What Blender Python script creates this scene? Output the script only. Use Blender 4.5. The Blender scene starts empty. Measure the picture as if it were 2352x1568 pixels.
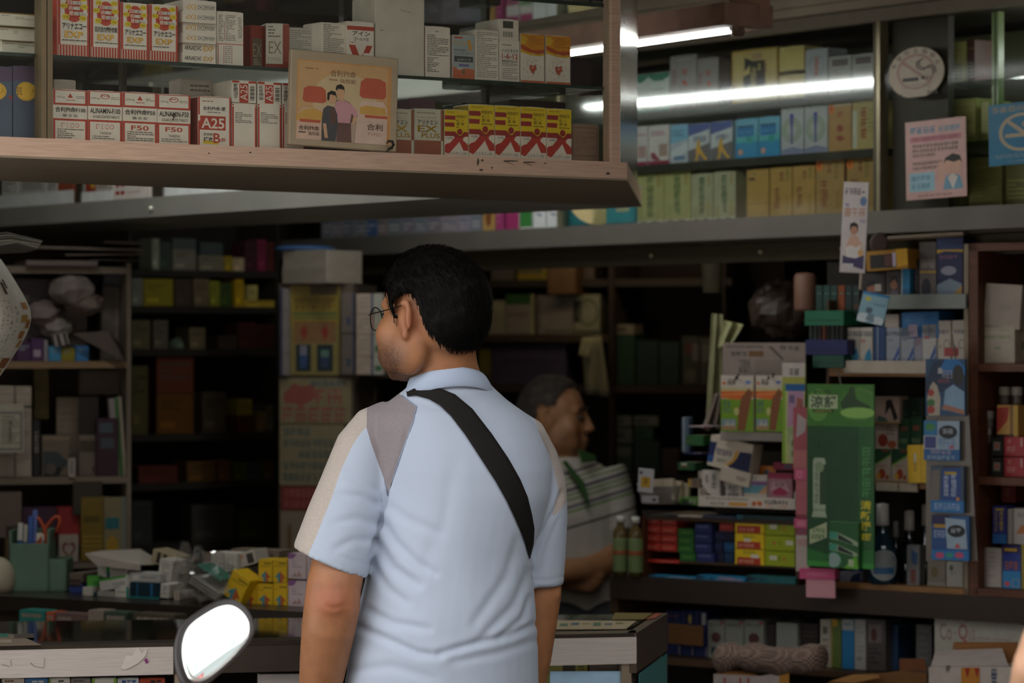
import bpy, bmesh, math, random
import numpy as np
from mathutils import Vector, Matrix, noise
from mathutils.bvhtree import BVHTree

SC = bpy.context.scene
COL = SC.collection
# ------------------------------------------------------------------ camera, sky, exposure
F = 6533.3; CX = 1176.0; CY = 784.0; H = 1.55          # focal length in pixels of the 2352 x 1568 frame, eye height
cd = bpy.data.cameras.new('camera'); cam = bpy.data.objects.new('camera', cd); COL.objects.link(cam)
cam.location = (0, 0, H); cam.rotation_euler = (math.pi/2, 0, 0)
cd.sensor_width = 36; cd.lens = 100.0; cd.clip_end = 300; cd.clip_start = 0.05
cd.dof.use_dof = True; cd.dof.focus_distance = 5.15; cd.dof.aperture_fstop = 4.8
SC.camera = cam
w = bpy.data.worlds.new('overcast_sky'); SC.world = w; w.use_nodes = True
bg = w.node_tree.nodes['Background']; bg.inputs[0].default_value = (1.0, 0.985, 0.965, 1); bg.inputs[1].default_value = 2.9
vs = SC.view_settings; vs.view_transform = 'Standard'; vs.look = 'None'; vs.gamma = 1; vs.exposure = 0.0
vs.use_curve_mapping = False
SC.cycles.use_denoising = True
SC.cycles.max_bounces = 7; SC.cycles.transparent_max_bounces = 16; SC.cycles.diffuse_bounces = 3

# ------------------------------------------------------------------ helpers
def P(px, py, d): return Vector(((px-CX)/F*d, d, H+(CY-py)/F*d))
def zat(py, d): return H+(CY-py)/F*d
class Strip:                                   # a straight vertical plane given by two bearings and their distances
    def __init__(s, p0, d0, p1, d1): s.p0, s.i0, s.p1, s.i1 = p0, 1/d0, p1, 1/d1
    def d(s, px): return 1/(s.i0+(s.i1-s.i0)*(px-s.p0)/(s.p1-s.p0))
    def at(s, px, py=CY): return P(px, py, s.d(px))
    def off(s, m): return Strip(s.p0, 1/s.i0+m, s.p1, 1/s.i1+m)
    def ang(s, a=0, b=1000):
        u = s.at(b)-s.at(a); return math.atan2(u.y, u.x)
def lin(h):
    h = h.lstrip('#'); c = [int(h[i:i+2], 16)/255 for i in (0, 2, 4)]
    return tuple(x/12.92 if x <= .04045 else ((x+.055)/1.055)**2.4 for x in c)+(1,)
MATS = {}
def mat(hexc, rough=.6, metal=0., var=.10, scale=30., bump=0., spec=.35, name=None, stretch=None, coat=0.):
    key = (hexc, rough, metal, var, scale, bump, spec, stretch, coat)
    if key in MATS: return MATS[key]
    m = bpy.data.materials.new(name or 'paint_'+hexc.strip('#')); m.use_nodes = True
    nt = m.node_tree; b = nt.nodes['Principled BSDF']
    b.inputs['Roughness'].default_value = rough; b.inputs['Metallic'].default_value = metal
    b.inputs['Specular IOR Level'].default_value = spec; b.inputs['Coat Weight'].default_value = coat
    c = lin(hexc)
    tc = nt.nodes.new('ShaderNodeTexCoord'); n = nt.nodes.new('ShaderNodeTexNoise')
    n.inputs['Scale'].default_value = scale; n.inputs['Detail'].default_value = 4
    if stretch:
        mp = nt.nodes.new('ShaderNodeMapping'); mp.inputs['Scale'].default_value = stretch
        nt.links.new(tc.outputs['Object'], mp.inputs[0]); nt.links.new(mp.outputs[0], n.inputs['Vector'])
    else: nt.links.new(tc.outputs['Object'], n.inputs['Vector'])
    r = nt.nodes.new('ShaderNodeValToRGB'); e = r.color_ramp.elements
    e[0].position = .3; e[1].position = .7
    e[0].color = tuple(max(0, x*(1-var)) for x in c[:3])+(1,); e[1].color = tuple(min(1, x*(1+var*.5)) for x in c[:3])+(1,)
    nt.links.new(n.outputs['Fac'], r.inputs[0]); nt.links.new(r.outputs[0], b.inputs['Base Color'])
    if bump:
        bp = nt.nodes.new('ShaderNodeBump'); bp.inputs['Strength'].default_value = bump; bp.inputs['Distance'].default_value = .004
        nt.links.new(n.outputs['Fac'], bp.inputs['Height']); nt.links.new(bp.outputs[0], b.inputs['Normal'])
    MATS[key] = m; return m
def metal(hexc='9a938a', rough=.32, st=(2, 2, 60)): return mat(hexc, rough, 1., .18, 12., .05, name='brushed_steel', stretch=st)
def glass_mat(name, tint=(1, 1, 1), boost=1.0, haze=0.0, gr=.02):
    if name in MATS: return MATS[name]
    m = bpy.data.materials.new(name); m.use_nodes = True; nt = m.node_tree; nt.nodes.clear()
    o = nt.nodes.new('ShaderNodeOutputMaterial'); mx = nt.nodes.new('ShaderNodeMixShader')
    t = nt.nodes.new('ShaderNodeBsdfTransparent'); t.inputs[0].default_value = tint+(1,)
    g = nt.nodes.new('ShaderNodeBsdfGlossy'); g.inputs['Roughness'].default_value = gr
    lw = nt.nodes.new('ShaderNodeLayerWeight'); lw.inputs[0].default_value = .5      # Schlick reflectance, the same from both sides
    pw = nt.nodes.new('ShaderNodeMath'); pw.operation = 'POWER'; pw.inputs[1].default_value = 5; nt.links.new(lw.outputs['Facing'], pw.inputs[0])
    mu = nt.nodes.new('ShaderNodeMath'); mu.operation = 'MULTIPLY_ADD'; mu.inputs[1].default_value = .96*boost; mu.inputs[2].default_value = .04*boost; mu.use_clamp = True
    nt.links.new(pw.outputs[0], mu.inputs[0]); nt.links.new(mu.outputs[0], mx.inputs[0])
    nt.links.new(t.outputs[0], mx.inputs[1]); nt.links.new(g.outputs[0], mx.inputs[2])
    if haze:
        d = nt.nodes.new('ShaderNodeBsdfDiffuse'); d.inputs[0].default_value = (.6, .58, .54, 1); m2 = nt.nodes.new('ShaderNodeMixShader')
        ns = nt.nodes.new('ShaderNodeTexNoise'); ns.inputs['Scale'].default_value = 3; mm = nt.nodes.new('ShaderNodeMath'); mm.operation = 'MULTIPLY'
        mm.inputs[1].default_value = haze*2; nt.links.new(ns.outputs['Fac'], mm.inputs[0]); nt.links.new(mm.outputs[0], m2.inputs[0])
        nt.links.new(mx.outputs[0], m2.inputs[1]); nt.links.new(d.outputs[0], m2.inputs[2]); mx = m2
    nt.links.new(mx.outputs[0], o.inputs[0]); MATS[name] = m; return m
def emit_mat(name, col, s):
    if name in MATS: return MATS[name]
    m = bpy.data.materials.new(name); m.use_nodes = True; nt = m.node_tree; nt.nodes.clear()
    o = nt.nodes.new('ShaderNodeOutputMaterial'); e = nt.nodes.new('ShaderNodeEmission')
    e.inputs[0].default_value = col+(1,); e.inputs[1].default_value = s; nt.links.new(e.outputs[0], o.inputs[0]); MATS[name] = m; return m
def link(name, me, parent=None):
    o = bpy.data.objects.new(name, me); COL.objects.link(o)
    if parent is not None: o.parent = parent
    return o
LABELS = {}
def tag(o, label, cat, group=None):
    if label in LABELS and not group: print('DUP LABEL', label)
    LABELS[label] = 1
    n = len(label.replace('-', 'x').split())
    if n < 4 or n > 16: print('LABEL LEN', n, label)
    o['label'] = label; o['category'] = cat
    if group: o['group'] = group
    return o
def thing(name, label, cat, loc, group=None, rz=0):
    o = link(name, None); o.location = loc; o.rotation_euler[2] = rz
    return tag(o, label, cat, group)
class MB:                                       # collects shapes, builds ONE mesh
    def __init__(s): s.v, s.f, s.m, s.mats = [], [], [], []
    def mi(s, m):
        if m not in s.mats: s.mats.append(m)
        return s.mats.index(m)
    def add(s, vs, fs, m):
        b = len(s.v); s.v += [tuple(x) for x in vs]; k = s.mi(m)
        for f in fs: s.f.append(tuple(i+b for i in f)); s.m.append(k)
        return s
    def box(s, c, size, m, M=None, bev=0.):
        x, y, z = [q/2 for q in size]; c = Vector(c); b = min(bev, x*.45, y*.45, z*.45)
        if b <= 0:
            vs = [Vector((i, j, k)) for i in (-x, x) for j in (-y, y) for k in (-z, z)]
            fs = [(0, 1, 3, 2), (4, 6, 7, 5), (0, 4, 5, 1), (2, 3, 7, 6), (0, 2, 6, 4), (1, 5, 7, 3)]
        else:
            vs, idx = [], {}
            for i in (-1, 1):
                for j in (-1, 1):
                    for k in (-1, 1):
                        for a in range(3):
                            idx[(i, j, k, a)] = len(vs); q = [i*(x-b), j*(y-b), k*(z-b)]; q[a] = (i*x, j*y, k*z)[a]; vs.append(Vector(q))
            fs = []
            for a in range(3):
                o1, o2 = [t for t in range(3) if t != a]
                for sg in (-1, 1):
                    q = []
                    for p1, p2 in ((-1, -1), (1, -1), (1, 1), (-1, 1)):
                        t = [0, 0, 0]; t[a] = sg; t[o1] = p1; t[o2] = p2; q.append(idx[tuple(t)+(a,)])
                    fs.append(tuple(q))
                for p1 in (-1, 1):
                    for p2 in (-1, 1):
                        t0 = [0, 0, 0]; t0[o1] = p1; t0[o2] = p2; t0[a] = -1; t1 = list(t0); t1[a] = 1
                        fs.append((idx[tuple(t0)+(o1,)], idx[tuple(t1)+(o1,)], idx[tuple(t1)+(o2,)], idx[tuple(t0)+(o2,)]))
            for i in (-1, 1):
                for j in (-1, 1):
                    for k in (-1, 1): fs.append((idx[(i, j, k, 0)], idx[(i, j, k, 1)], idx[(i, j, k, 2)]))
        vs = [(M @ q if M else q)+c for q in vs]
        return s.add(vs, fs, m)
    def prism(s, poly, z0, z1, m):              # vertical prism over a floor plan
        n = len(poly); vs = [(p[0], p[1], z0) for p in poly]+[(p[0], p[1], z1) for p in poly]
        fs = [tuple(range(n-1, -1, -1)), tuple(range(n, 2*n))]+[(i, (i+1) % n, (i+1) % n+n, i+n) for i in range(n)]
        return s.add(vs, fs, m)
    def slab(s, pts, thick, m):                 # planar polygon in space with a thickness along its normal
        pts = [Vector(p) for p in pts]; nrm = (pts[1]-pts[0]).cross(pts[2]-pts[0]).normalized()*thick; n = len(pts)
        vs = pts+[p+nrm for p in pts]
        return s.add(vs, [tuple(range(n-1, -1, -1)), tuple(range(n, 2*n))]+[(i, (i+1) % n, (i+1) % n+n, i+n) for i in range(n)], m)
    def rings(s, rs, m, cap=True):
        n = len(rs[0]); b = []; vs = [p for r in rs for p in r]
        for k in range(len(rs)-1):
            for i in range(n): b.append((k*n+i, k*n+(i+1) % n, (k+1)*n+(i+1) % n, (k+1)*n+i))
        if cap: b += [tuple(range(n-1, -1, -1)), tuple(range((len(rs)-1)*n, len(rs)*n))]
        return s.add(vs, b, m)
    def tube(s, path, r, m, n=10):
        path = [Vector(p) for p in path]; rs = []
        rr = r if isinstance(r, (list, tuple)) else [r]*len(path)
        for i, p in enumerate(path):
            t = (path[min(i+1, len(path)-1)]-path[max(i-1, 0)]).normalized()
            a = t.cross(Vector((0, 0, 1)) if abs(t.z) < .9 else Vector((1, 0, 0))).normalized(); c = t.cross(a)
            rs.append([p+(a*math.cos(2*math.pi*k/n)+c*math.sin(2*math.pi*k/n))*rr[i] for k in range(n)])
        return s.rings(rs, m)
    def lathe(s, c, prof, m, n=20):             # prof: (radius, height)
        c = Vector(c)
        return s.rings([[c+Vector((r*math.cos(2*math.pi*k/n), r*math.sin(2*math.pi*k/n), z)) for k in range(n)] for r, z in prof], m)
    def loft(s, secs, m, n=22, p=2.0):          # secs: (centre, half axis, half axis)
        def se(x): return math.copysign(abs(x)**(2/p), x)
        return s.rings([[Vector(c)+Vector(a)*se(math.cos(2*math.pi*k/n))+Vector(b)*se(math.sin(2*math.pi*k/n)) for k in range(n)] for c, a, b in secs], m)
    def ell(s, c, ax, ay, az, m, nu=16, nv=10):
        c, ax, ay, az = Vector(c), Vector(ax), Vector(ay), Vector(az)
        rs = []
        for j in range(nv+1):
            t = -math.pi/2+math.pi*(j+.02 if j == 0 else j-.02 if j == nv else j)/nv
            rs.append([c+az*math.sin(t)+(ax*math.cos(2*math.pi*k/nu)+ay*math.sin(2*math.pi*k/nu))*math.cos(t) for k in range(nu)])
        return s.rings(rs, m)
    def mesh(s, name, o=(0, 0, 0), smooth=False):
        me = bpy.data.meshes.new(name); o = Vector(o)
        me.from_pydata([tuple(Vector(q)-o) for q in s.v], [], s.f)
        for m in s.mats: me.materials.append(m)
        me.polygons.foreach_set('material_index', s.m)
        if smooth: me.polygons.foreach_set('use_smooth', [True]*len(s.f))
        me.validate(); me.update(); return me
    def part(s, name, parent, smooth=False, label=None):  # verts are world points, parent is an unrotated Empty or mesh at its location
        r = parent; o = Vector((0, 0, 0))
        while r is not None: o += r.location; r = r.parent
        ob = link(name, s.mesh(name, o, smooth), parent)
        if label: ob['label'] = label
        return ob
    def top(s, name, label, cat, group=None, smooth=False, kind=None):
        vs = np.array(s.v); lo, hi = vs.min(0), vs.max(0); o = ((lo[0]+hi[0])/2, (lo[1]+hi[1])/2, lo[2])
        ob = link(name, s.mesh(name, o, smooth)); ob.location = o
        if kind: ob['kind'] = kind
        if kind == 'structure': return ob
        return tag(ob, label, cat, group)

# ------------------------------------------------------------------ flat print: lettering and shapes on a card or carton
TEXT = {}
def text_mesh(s, bold=0):
    if (s, bold) in TEXT: return TEXT[(s, bold)]
    c = bpy.data.curves.new('glyphs', 'FONT'); c.body = s; c.resolution_u = 2; c.offset = bold
    o = bpy.data.objects.new('glyphs', c); COL.objects.link(o)
    me = o.evaluated_get(bpy.context.evaluated_depsgraph_get()).to_mesh()
    v = [(q.co.x, q.co.y) for q in me.vertices]; f = [tuple(p.vertices) for p in me.polygons]
    bpy.data.objects.remove(o); bpy.data.curves.remove(c)
    xs = [q[0] for q in v] or [0, 1]; ys = [q[1] for q in v] or [0, 1]
    x0, x1, y0, y1 = min(xs), max(xs), min(ys), max(ys)
    r = ([((a-x0)/max(x1-x0, 1e-6), (b-y0)/max(y1-y0, 1e-6)) for a, b in v], f); TEXT[(s, bold)] = r; return r
def rect(u0, v0, u1, v1): return [(u0, v0), (u1, v0), (u1, v1), (u0, v1)]
def ellp(u, v, ru, rv, n=20): return [(u+ru*math.cos(2*math.pi*k/n), v+rv*math.sin(2*math.pi*k/n)) for k in range(n)]
def print_mesh(name, design, w, h, seed=0):
    mb = MB(); eps = [.0003]; rnd = random.Random(seed)
    def put(vs, fs, col):
        gold = col.startswith('@')
        m = mat(col[1:], .28, .9, .15, 60) if gold else mat(col, .45)
        mb.add([((min(max(u, 0), 1)-.5)*w, -eps[0], min(max(v, 0), 1)*h) for u, v in vs], fs, m)
    def poly(ps, col): put(ps, [tuple(range(len(ps)))], col)
    for q in design:
        k = q[0]; eps[0] += .00004
        if k == 'r': poly(rect(*q[1:5]), q[5])
        elif k == 'p': poly(q[1], q[2])
        elif k == 'e': poly(ellp(*q[1:5]), q[5])
        elif k == 'o':                           # ring: u v ru rv thickness(0..1) col
            _, u, v, ru, rv, t, col = q; n = 28; a = ellp(u, v, ru, rv, n); b = ellp(u, v, ru*(1-t), rv*(1-t), n)
            put(a+b, [(i, (i+1) % n, (i+1) % n+n, i+n) for i in range(n)], col)
        elif k == 'b':                           # frame: u0 v0 u1 v1 tu tv col
            _, a, b, c, d, tu, tv, col = q
            put(rect(a, b, c, d)+rect(a+tu, b+tv, c-tu, d-tv), [(i, (i+1) % 4, (i+1) % 4+4, i+4) for i in range(4)], col)
        elif k in ('t', 'T', 't180', 't90'):
            v, f = text_mesh(q[1], .018 if k == 'T' else 0); a, b, c, d = q[2:6]
            if k == 't180': v = [(1-x, 1-y) for x, y in v]
            if k == 't90': v = [(1-y, x) for x, y in v]
            put([(a+x*(c-a), b+y*(d-b)) for x, y in v], f, q[6])
        elif k == 'tv':
            _, s, a, b, c, d, col = q; n = len(s)
            for i, ch in enumerate(s):
                v, f = text_mesh(ch, .018); y1 = d-(d-b)*i/n; y0 = y1-(d-b)/n*.86
                put([(a+x*(c-a), y0+y*(y1-y0)) for x, y in v], f, col)
        elif k == 'l':                           # lines of fine print
            _, a, b, c, d, n, col = q; vs, fs = [], []
            for i in range(n):
                y1 = d-(d-b)*i/n; y0 = y1-(d-b)/n*.42; x = a
                while x < c-.02:
                    l = min(rnd.uniform(.03, .16), c-x)
                    if rnd.random() < .12 and x > a+.3*(c-a): break
                    vs += rect(x, y0, x+l, y1); n0 = len(vs)-4; fs.append((n0, n0+1, n0+2, n0+3)); x += l+.018
            put(vs, fs, col)
        elif k == 'g':                           # marks too blurred to read: n characters along a row ('h') or column ('v')
            _, n, a, b, c, d, col, o = q; vs, fs = [], []
            for i in range(n):
                if o == 'h': x0, x1, y0, y1 = a+(c-a)*i/n, a+(c-a)*(i+.85)/n, b, d
                else: x0, x1, y1, y0 = a, c, d-(d-b)*i/n, d-(d-b)*(i+.85)/n
                dx, dy = x1-x0, y1-y0
                rs = [(0, rnd.uniform(.75, .9), 1, .99), (.05, .4, .95, .54), (rnd.uniform(.4, .5), 0, rnd.uniform(.55, .62), 1)]
                if rnd.random() < .7: rs.append((.02, .02, .2, .75))
                if rnd.random() < .6: rs.append((.78, .0, .94, .7))
                if rnd.random() < .6: rs.append((.1, .0, .9, .14))
                for r in rs:
                    vs += rect(x0+r[0]*dx, y0+r[1]*dy, x0+r[2]*dx, y0+r[3]*dy); n0 = len(vs)-4; fs.append((n0, n0+1, n0+2, n0+3))
            put(vs, fs, col)
    return mb.mesh(name)
def carton(S, x0, y0, x1, y1, dep, col, design, name, label, cat, group=None, z=None, roll=0, yaw=0, push=0, side=None, rough=.5, flap=True, bev=.0012, lean=0, stk=False):
    """A folded-board carton (or a card when thin) whose front lies in the vertical plane S, between two bearings."""
    if push: S = S.off(push)
    A, B = S.at(x0), S.at(x1); w = (B-A).length; dm = S.d((x0+x1)/2)
    if z is None: z = zat(y1, dm)
    h = (y1-y0)/F*dm if stk else zat(y0, dm)-z; c = (A+B)/2
    mb = MB(); m = mat(col, rough)
    mb.box((0, dep/2, h/2), (w, dep, h), m, bev=bev)
    if flap and dep > .02:                        # the tucked end flaps stand a little proud of the ends
        mb.box((0, dep*.5, h+.0004), (w*.94, dep*.9, .0012), m); mb.box((0, dep*.04+.0005, h+.0006), (w*.5, dep*.05, .0014), m)
    o = link(name, mb.mesh(name)); o.location = (c.x, c.y, z)
    o.rotation_mode = 'YXZ'
    o.rotation_euler = (math.radians(lean), math.radians(roll), math.atan2(B.y-A.y, B.x-A.x)+math.radians(yaw))
    tag(o, label, cat, group)
    if design: link('front_print', print_mesh('front_print', [('r', .01, .01, .99, .99, col)]+design, w, h, len(label)*7+int(x0)), o)
    if side:
        sm = MB()
        for sx in (-1, 1): sm.box((sx*(w/2+.0003), dep/2, h/2), (.0004, dep*.96, h*.96), mat(side, .5))
        link('side_print', sm.mesh('side_print'), o)
    return o
ORD = 'zeroth first second third fourth fifth sixth seventh eighth ninth tenth eleventh twelfth thirteenth fourteenth fifteenth sixteenth'.split()
# ------------------------------------------------------------------ the setting
def struct(name, mb): return mb.top(name, None, None, kind='structure')
M_WALL = mat('4a4238', .85, var=.25, scale=4); M_CEIL = mat('6b6256', .8, var=.2, scale=3)
mb = MB(); mb.box((0, 3, -.05), (8, 18, .1), mat('5a554e', .8, var=.3, scale=3, bump=.2)); struct('floor', mb)
mb = MB(); mb.box((0, 11.3, 1.35), (4.6, .15, 2.7), M_WALL); struct('wall_back', mb)
mb = MB(); mb.box((-2.2, 8.1, 1.35), (.15, 6.3, 2.7), M_WALL); struct('wall_left', mb)
mb = MB(); mb.box((2.2, 6.65, 1.35), (.15, 9.2, 2.7), M_WALL); struct('wall_right', mb)  # front stretch added to keep sky light off the cabinet glass
mb = MB(); mb.box((0, 8.3, 2.72), (4.6, 6.2, .08), M_CEIL); struct('ceiling', mb)
# unseen awning slab, added overhead to shade the cabinet and the shop
mb = MB(); mb.slab([(-3.2, 4.15, 2.84), (3.2, 4.15, 2.84), (3.2, 5.5, 3.0), (-3.2, 5.5, 3.0)], .02, mat('6a6258', .8, var=.2, scale=2)); struct('ceiling_added_awning', mb)
mb = MB(); mb.box((0, 5.45, 2.86), (5, .12, .26), M_WALL); struct('wall_front_lintel', mb)

# strips (vertical planes)
SA = Strip(0, 4.90, 1440, 5.61)                # street-side glass of the hanging cabinet
SB = Strip(1470, 7.6, 2352, 7.6*5470/6352)     # glass wall cabinet on the right
Z0, Z1 = 1.867, 1.903
def ext(p, q, t): return p+(q-p)*t             # point along p->q
def bz(px, py, dz=Z0): return P(px, py, (dz-H)*F/(CY-py))
a0, a1 = SA.at(0), SA.at(1440); e1 = bz(1474, 475); w0 = bz(1010, 455); i0 = bz(0, 415); j0 = bz(0, 520); k0 = bz(0, 545)
a0 = ext(a1, a0, 1.22); i0 = ext(w0, i0, 1.25); j0 = ext(w0, j0, 1.12); k0 = ext(e1, k0, 1.08)
STEEL = mat('c6a690', .42, .4, .16, 10., .05, name='brushed_steel', stretch=(2, 2, 50)); STEELD = metal('77706a', .35); BRONZE = mat('4e463a', .45, .6)
# ---- street-side hanging display cabinet
cabA = thing('hanging_display_cabinet', 'steel and glass display cabinet hung over the pavement counter, full of vitamin cartons', 'cabinet', (a1.x-.5, a1.y, Z0))
SG = Strip(0, 4.915, 1424, 5.61)
mb = MB(); mb.prism([a0.xy, a1.xy, e1.xy, w0.xy, i0.xy], Z0+.004, Z1, STEEL); mb.part('base', cabA)
mb = MB(); mb.prism([a0.xy, a1.xy, e1.xy, w0.xy, i0.xy], Z0, Z0+.004, mat('8a7a66', .5, .3, .1, 5)); mb.part('underside_panel', cabA)
n = (SA.at(1000)-SA.at(0)).xy.normalized(); nrm = Vector((-n.y, n.x))
def onA(px, back=0.): p = SA.at(px).xy; return p+nrm*back
def wallA(p0, p1, z0, z1, back, th, m): return MB().prism([onA(p0, back), onA(p1, back), onA(p1, back+th), onA(p0, back+th)], z0, z1, m)
wallA(118, 1406, Z1, 2.55, .006, .004, glass_mat('display_glass', (.93, .95, .93), .8, .008)).part('glass_pane', cabA, label='dusty front glass')
wallA(-260, 97, Z1, 2.55, .012, .004, glass_mat('display_glass', (.93, .95, .93), .8, .008)).part('glass_pane', cabA)
for q0, q1 in ((95, 107), (109, 121)): wallA(q0, q1, Z1, 2.55, 0, .03, mat('6b5c45', .45, .5)).part('sliding_door_stile', cabA)
wallA(1405, 1424, Z1, 2.55, 0, .03, STEEL).part('front_post', cabA)
q0 = onA(1425); q1 = bz(1464, 460).xy; t = (q1-q0).normalized()
MB().prism([q0, q1, q1+Vector((-t.y, t.x))*.02, q0+Vector((-t.y, t.x))*.02], Z0+.002, 2.55, mat('b0a89c', .18, 1., .2, 8, .06, name='polished_steel', stretch=(30, 30, 1))).part('end_panel', cabA)
for zz, nm in ((2.052, 1), (2.215, 2)):
    mb = wallA(-260, 1404, zz-.0055, zz-.0008, .03, .42, glass_mat('shelf_glass', (.80, .88, .82), 1.)); mb.part('glass_shelf', cabA)
    wallA(-260, 1404, zz-.0062, zz, .026, .004, mat('23322a', .25)).part('shelf_edge', cabA)
for px in (520, 1050, 1390): wallA(px, px+9, Z1, 2.55, .44, .02, mat('5a5148', .5, .4)).part('rear_post', cabA)
wallA(-260, 1404, 2.5, 2.56, 0, .5, M_CEIL).part('cabinet_top', cabA)
# dents, scuffs and old black sealant on the front rail
mb = MB()
rn = random.Random(4)
for px, py, wx, wy in [(1098, 372, 5, 16), (1108, 368, 6, 5), (1104, 390, 12, 5), (1160, 370, 70, 3), (1205, 372, 60, 3), (1252, 375, 8, 2), (925, 400, 4, 3), (575, 350, 5, 3), (480, 352, 4, 3), (1395, 398, 10, 6), (1130, 385, 3, 6)]:
    d = SA.d(px)-.0015; 
    pts = [P(px+wx/2*math.cos(t)*(1+rn.uniform(-.4, .3)), py+wy/2*math.sin(t)*(1+rn.uniform(-.4, .3)), d) for t in np.linspace(0, 2*math.pi, 11)[:-1]]
    mb.slab(pts, .0005, mat('1a1510', .7))
mb.part('sealant_stain', cabA)['kind'] = 'stuff'
# ---- the second hanging cabinet running back into the shop
cabJ = thing('hanging_rear_cabinet', 'grey steel cabinet arm hung behind the street cabinet, running back into the shop', 'cabinet', (j0.x, j0.y, Z0))
mb = MB(); mb.prism([w0.xy+Vector((.004, .004)), e1.xy, k0.xy, j0.xy], Z0, 1.917, mat('a8a59c', .5, .25, .12, 6)); mb.part('base', cabJ)
SJ = Strip(0, 7.86, 1010, 6.32)
def wallJ(p0, p1, z0, z1, m, off=.0, th=.006):
    s = SJ.off(off); A, B = s.at(p0).xy, s.at(p1).xy
    return MB().prism([A, B, B+Vector((0, th)), A+Vector((0, th))], z0, z1, m)
for p0, p1, py0, py1 in ((-60, 170, 449, 478), (184, 258, 442, 468), (372, 700, 425, 462)):
    s = SJ.off(.02); wallJ(p0, p1, 1.917, zat((py0), s.d(max(p0, 0))), mat('eef0ee', .5), .02, .008).part('shelf_rail', cabJ)
for px in (174, 350, 362): wallJ(px, px+10, 1.917, 2.5, mat('4f483a', .5, .3), .0, .03).part('door_stile', cabJ)
pt = SJ.at(349, 479); MB().lathe((0, 0, 0), [(.0001, 0), (.008, 0), (.008, .003), (.004, .005), (.0001, .005)], mat('c8c2b4', .3, .8), 12)
mb = MB(); mb.ell(pt+Vector((0, -.02, 0)), (.007, 0, 0), (0, .004, 0), (0, 0, .007), mat('d8d4c8', .3, .6)); mb.part('screw_head', cabJ, True)
for i, (x0, x1, y0, c, de) in enumerate([(4, 40, 405, 'd9d6cc', 'white carton with a grey photo panel'), (44, 105, 400, 'd0ccc4', 'white carton with a bar code'), (107, 131, 402, 'c9c4bb', 'slim white carton end'), (133, 168, 404, 'a5563a', 'rust-red carton'),
     (178, 196, 400, 'd9d6cc', 'narrow white carton'), (197, 218, 404, 'a8432f', 'red carton with a yellow corner'), (220, 258, 402, 'bdb3a8', 'grey-white patterned carton')]):
    carton(SJ, x0, y0, x1, 470, .05, c, [('r', .1, .1, .9, .4, 'b0aaa0'), ('l', .15, .5, .85, .9, 4, '6a625a')] if c[0] != 'a' else [('r', .55, .55, .95, .95, 'd8b13a')] if i == 5 else None, 'medicine_carton', de+' standing on the rear hanging cabinet', 'carton', 'cartons in the rear cabinet', z=1.9175, push=.06)
carton(SJ, 262, 405, 345, 463, .05, 'e2d9d0', [('e', .10, .62, .05, .07, 'a8332a'), ('e', .10, .30, .06, .10, 'a8332a'), ('e', .24, .62, .05, .07, 'a8332a'), ('e', .24, .30, .06, .10, 'a8332a'), ('p', [(.35, .75), (.45, .68), (.9, .72), (.95, .9), (.5, .95)], '8e2a22'), ('l', .38, .2, .9, .32, 1, 'c08a80')], 'medicine_carton', 'white carton with dark red dots and banner in the rear cabinet', 'carton', z=1.9175, push=.0)

# ---- glass wall cabinet on the right
cabB = thing('glass_wall_cabinet', 'long glazed wall cabinet with three lit shelves of boxed remedies over the counter', 'cabinet', SB.at(1700, 510))
def onB(px, back=0.):
    n = (SB.at(2000)-SB.at(1000)).xy.normalized(); return SB.at(px).xy+Vector((-n.y, n.x))*back
def wallB(p0, p1, z0, z1, back, th, m): return MB().prism([onB(p0, back), onB(p1, back), onB(p1, back+th), onB(p0, back+th)], z0, z1, m)
ZB1, ZB2, ZB3, ZBT = 2.164, 2.022, 1.8664, 2.326
GREYB = mat('67615a', .5, .2, .12, 8)
wallB(560, 2500, 1.812, ZB3, -.012, .03, GREYB).part('sill_rail', cabB)
wallB(560, 2500, 1.805, ZB3-.002, .018, .50, mat('4a3f33', .7)).part('bottom_board', cabB)
wallB(560, 2500, ZBT, ZBT+.03, -.012, .03, mat('8a7f70', .5, .3)).part('top_rail', cabB)
wallB(560, 2500, ZBT+.03, ZBT+.05, -.01, .5, M_CEIL).part('cabinet_top', cabB)
for zz in (ZB1, ZB2):
    wallB(560, 2008, zz-.007, zz-.001, .02, .4, glass_mat('shelf_glass_green', (.70, .82, .68), 1.)).part('glass_shelf', cabB)
    wallB(560, 2008, zz-.022, zz-.001, .014, .006, mat('2a2a1e', .35)).part('shelf_edge', cabB)
wallB(1290, 2011, ZB3, ZBT, .0, .004, glass_mat('cabinet_glass', (.95, .97, .95), 3.4, 0, .08)).part('glass_pane', cabB)
wallB(2027, 2500, ZB3, ZBT, .0, .004, glass_mat('sash_glass', (.95, .97, .95), .12, 0, .12)).part('glass_pane', cabB)
for q0, q1, m in ((2011, 2017, mat('4d4535', .4, .5)), (2018, 2026, mat('93886f', .35, .6)), (1284, 1290, mat('93886f', .35, .6))): wallB(q0, q1, ZB3, ZBT, -.008, .03, m).part('door_stile', cabB)
wallB(560, 2500, ZB3, ZBT, .42, .01, mat('6b6a4a', .7, var=.2, scale=3)).part('back_board', cabB)
wallB(2030, 2158, ZB3, ZBT, .03, .02, mat('3a3129', .6)).part('dark_backing_panel', cabB)
# corrugated panel above it
mb = MB()
for k in range(16): mb.prism([onB(1200, -.02-.012*(k % 2)), onB(2600, -.02-.012*(k % 2)), onB(2600, .02), onB(1200, .02)], ZBT+.035+k*.022, ZBT+.035+(k+1)*.022-.001, mat('a39684', .55, .0, .15, 6))
struct('wall_right_corrugated_panel', mb)
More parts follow.
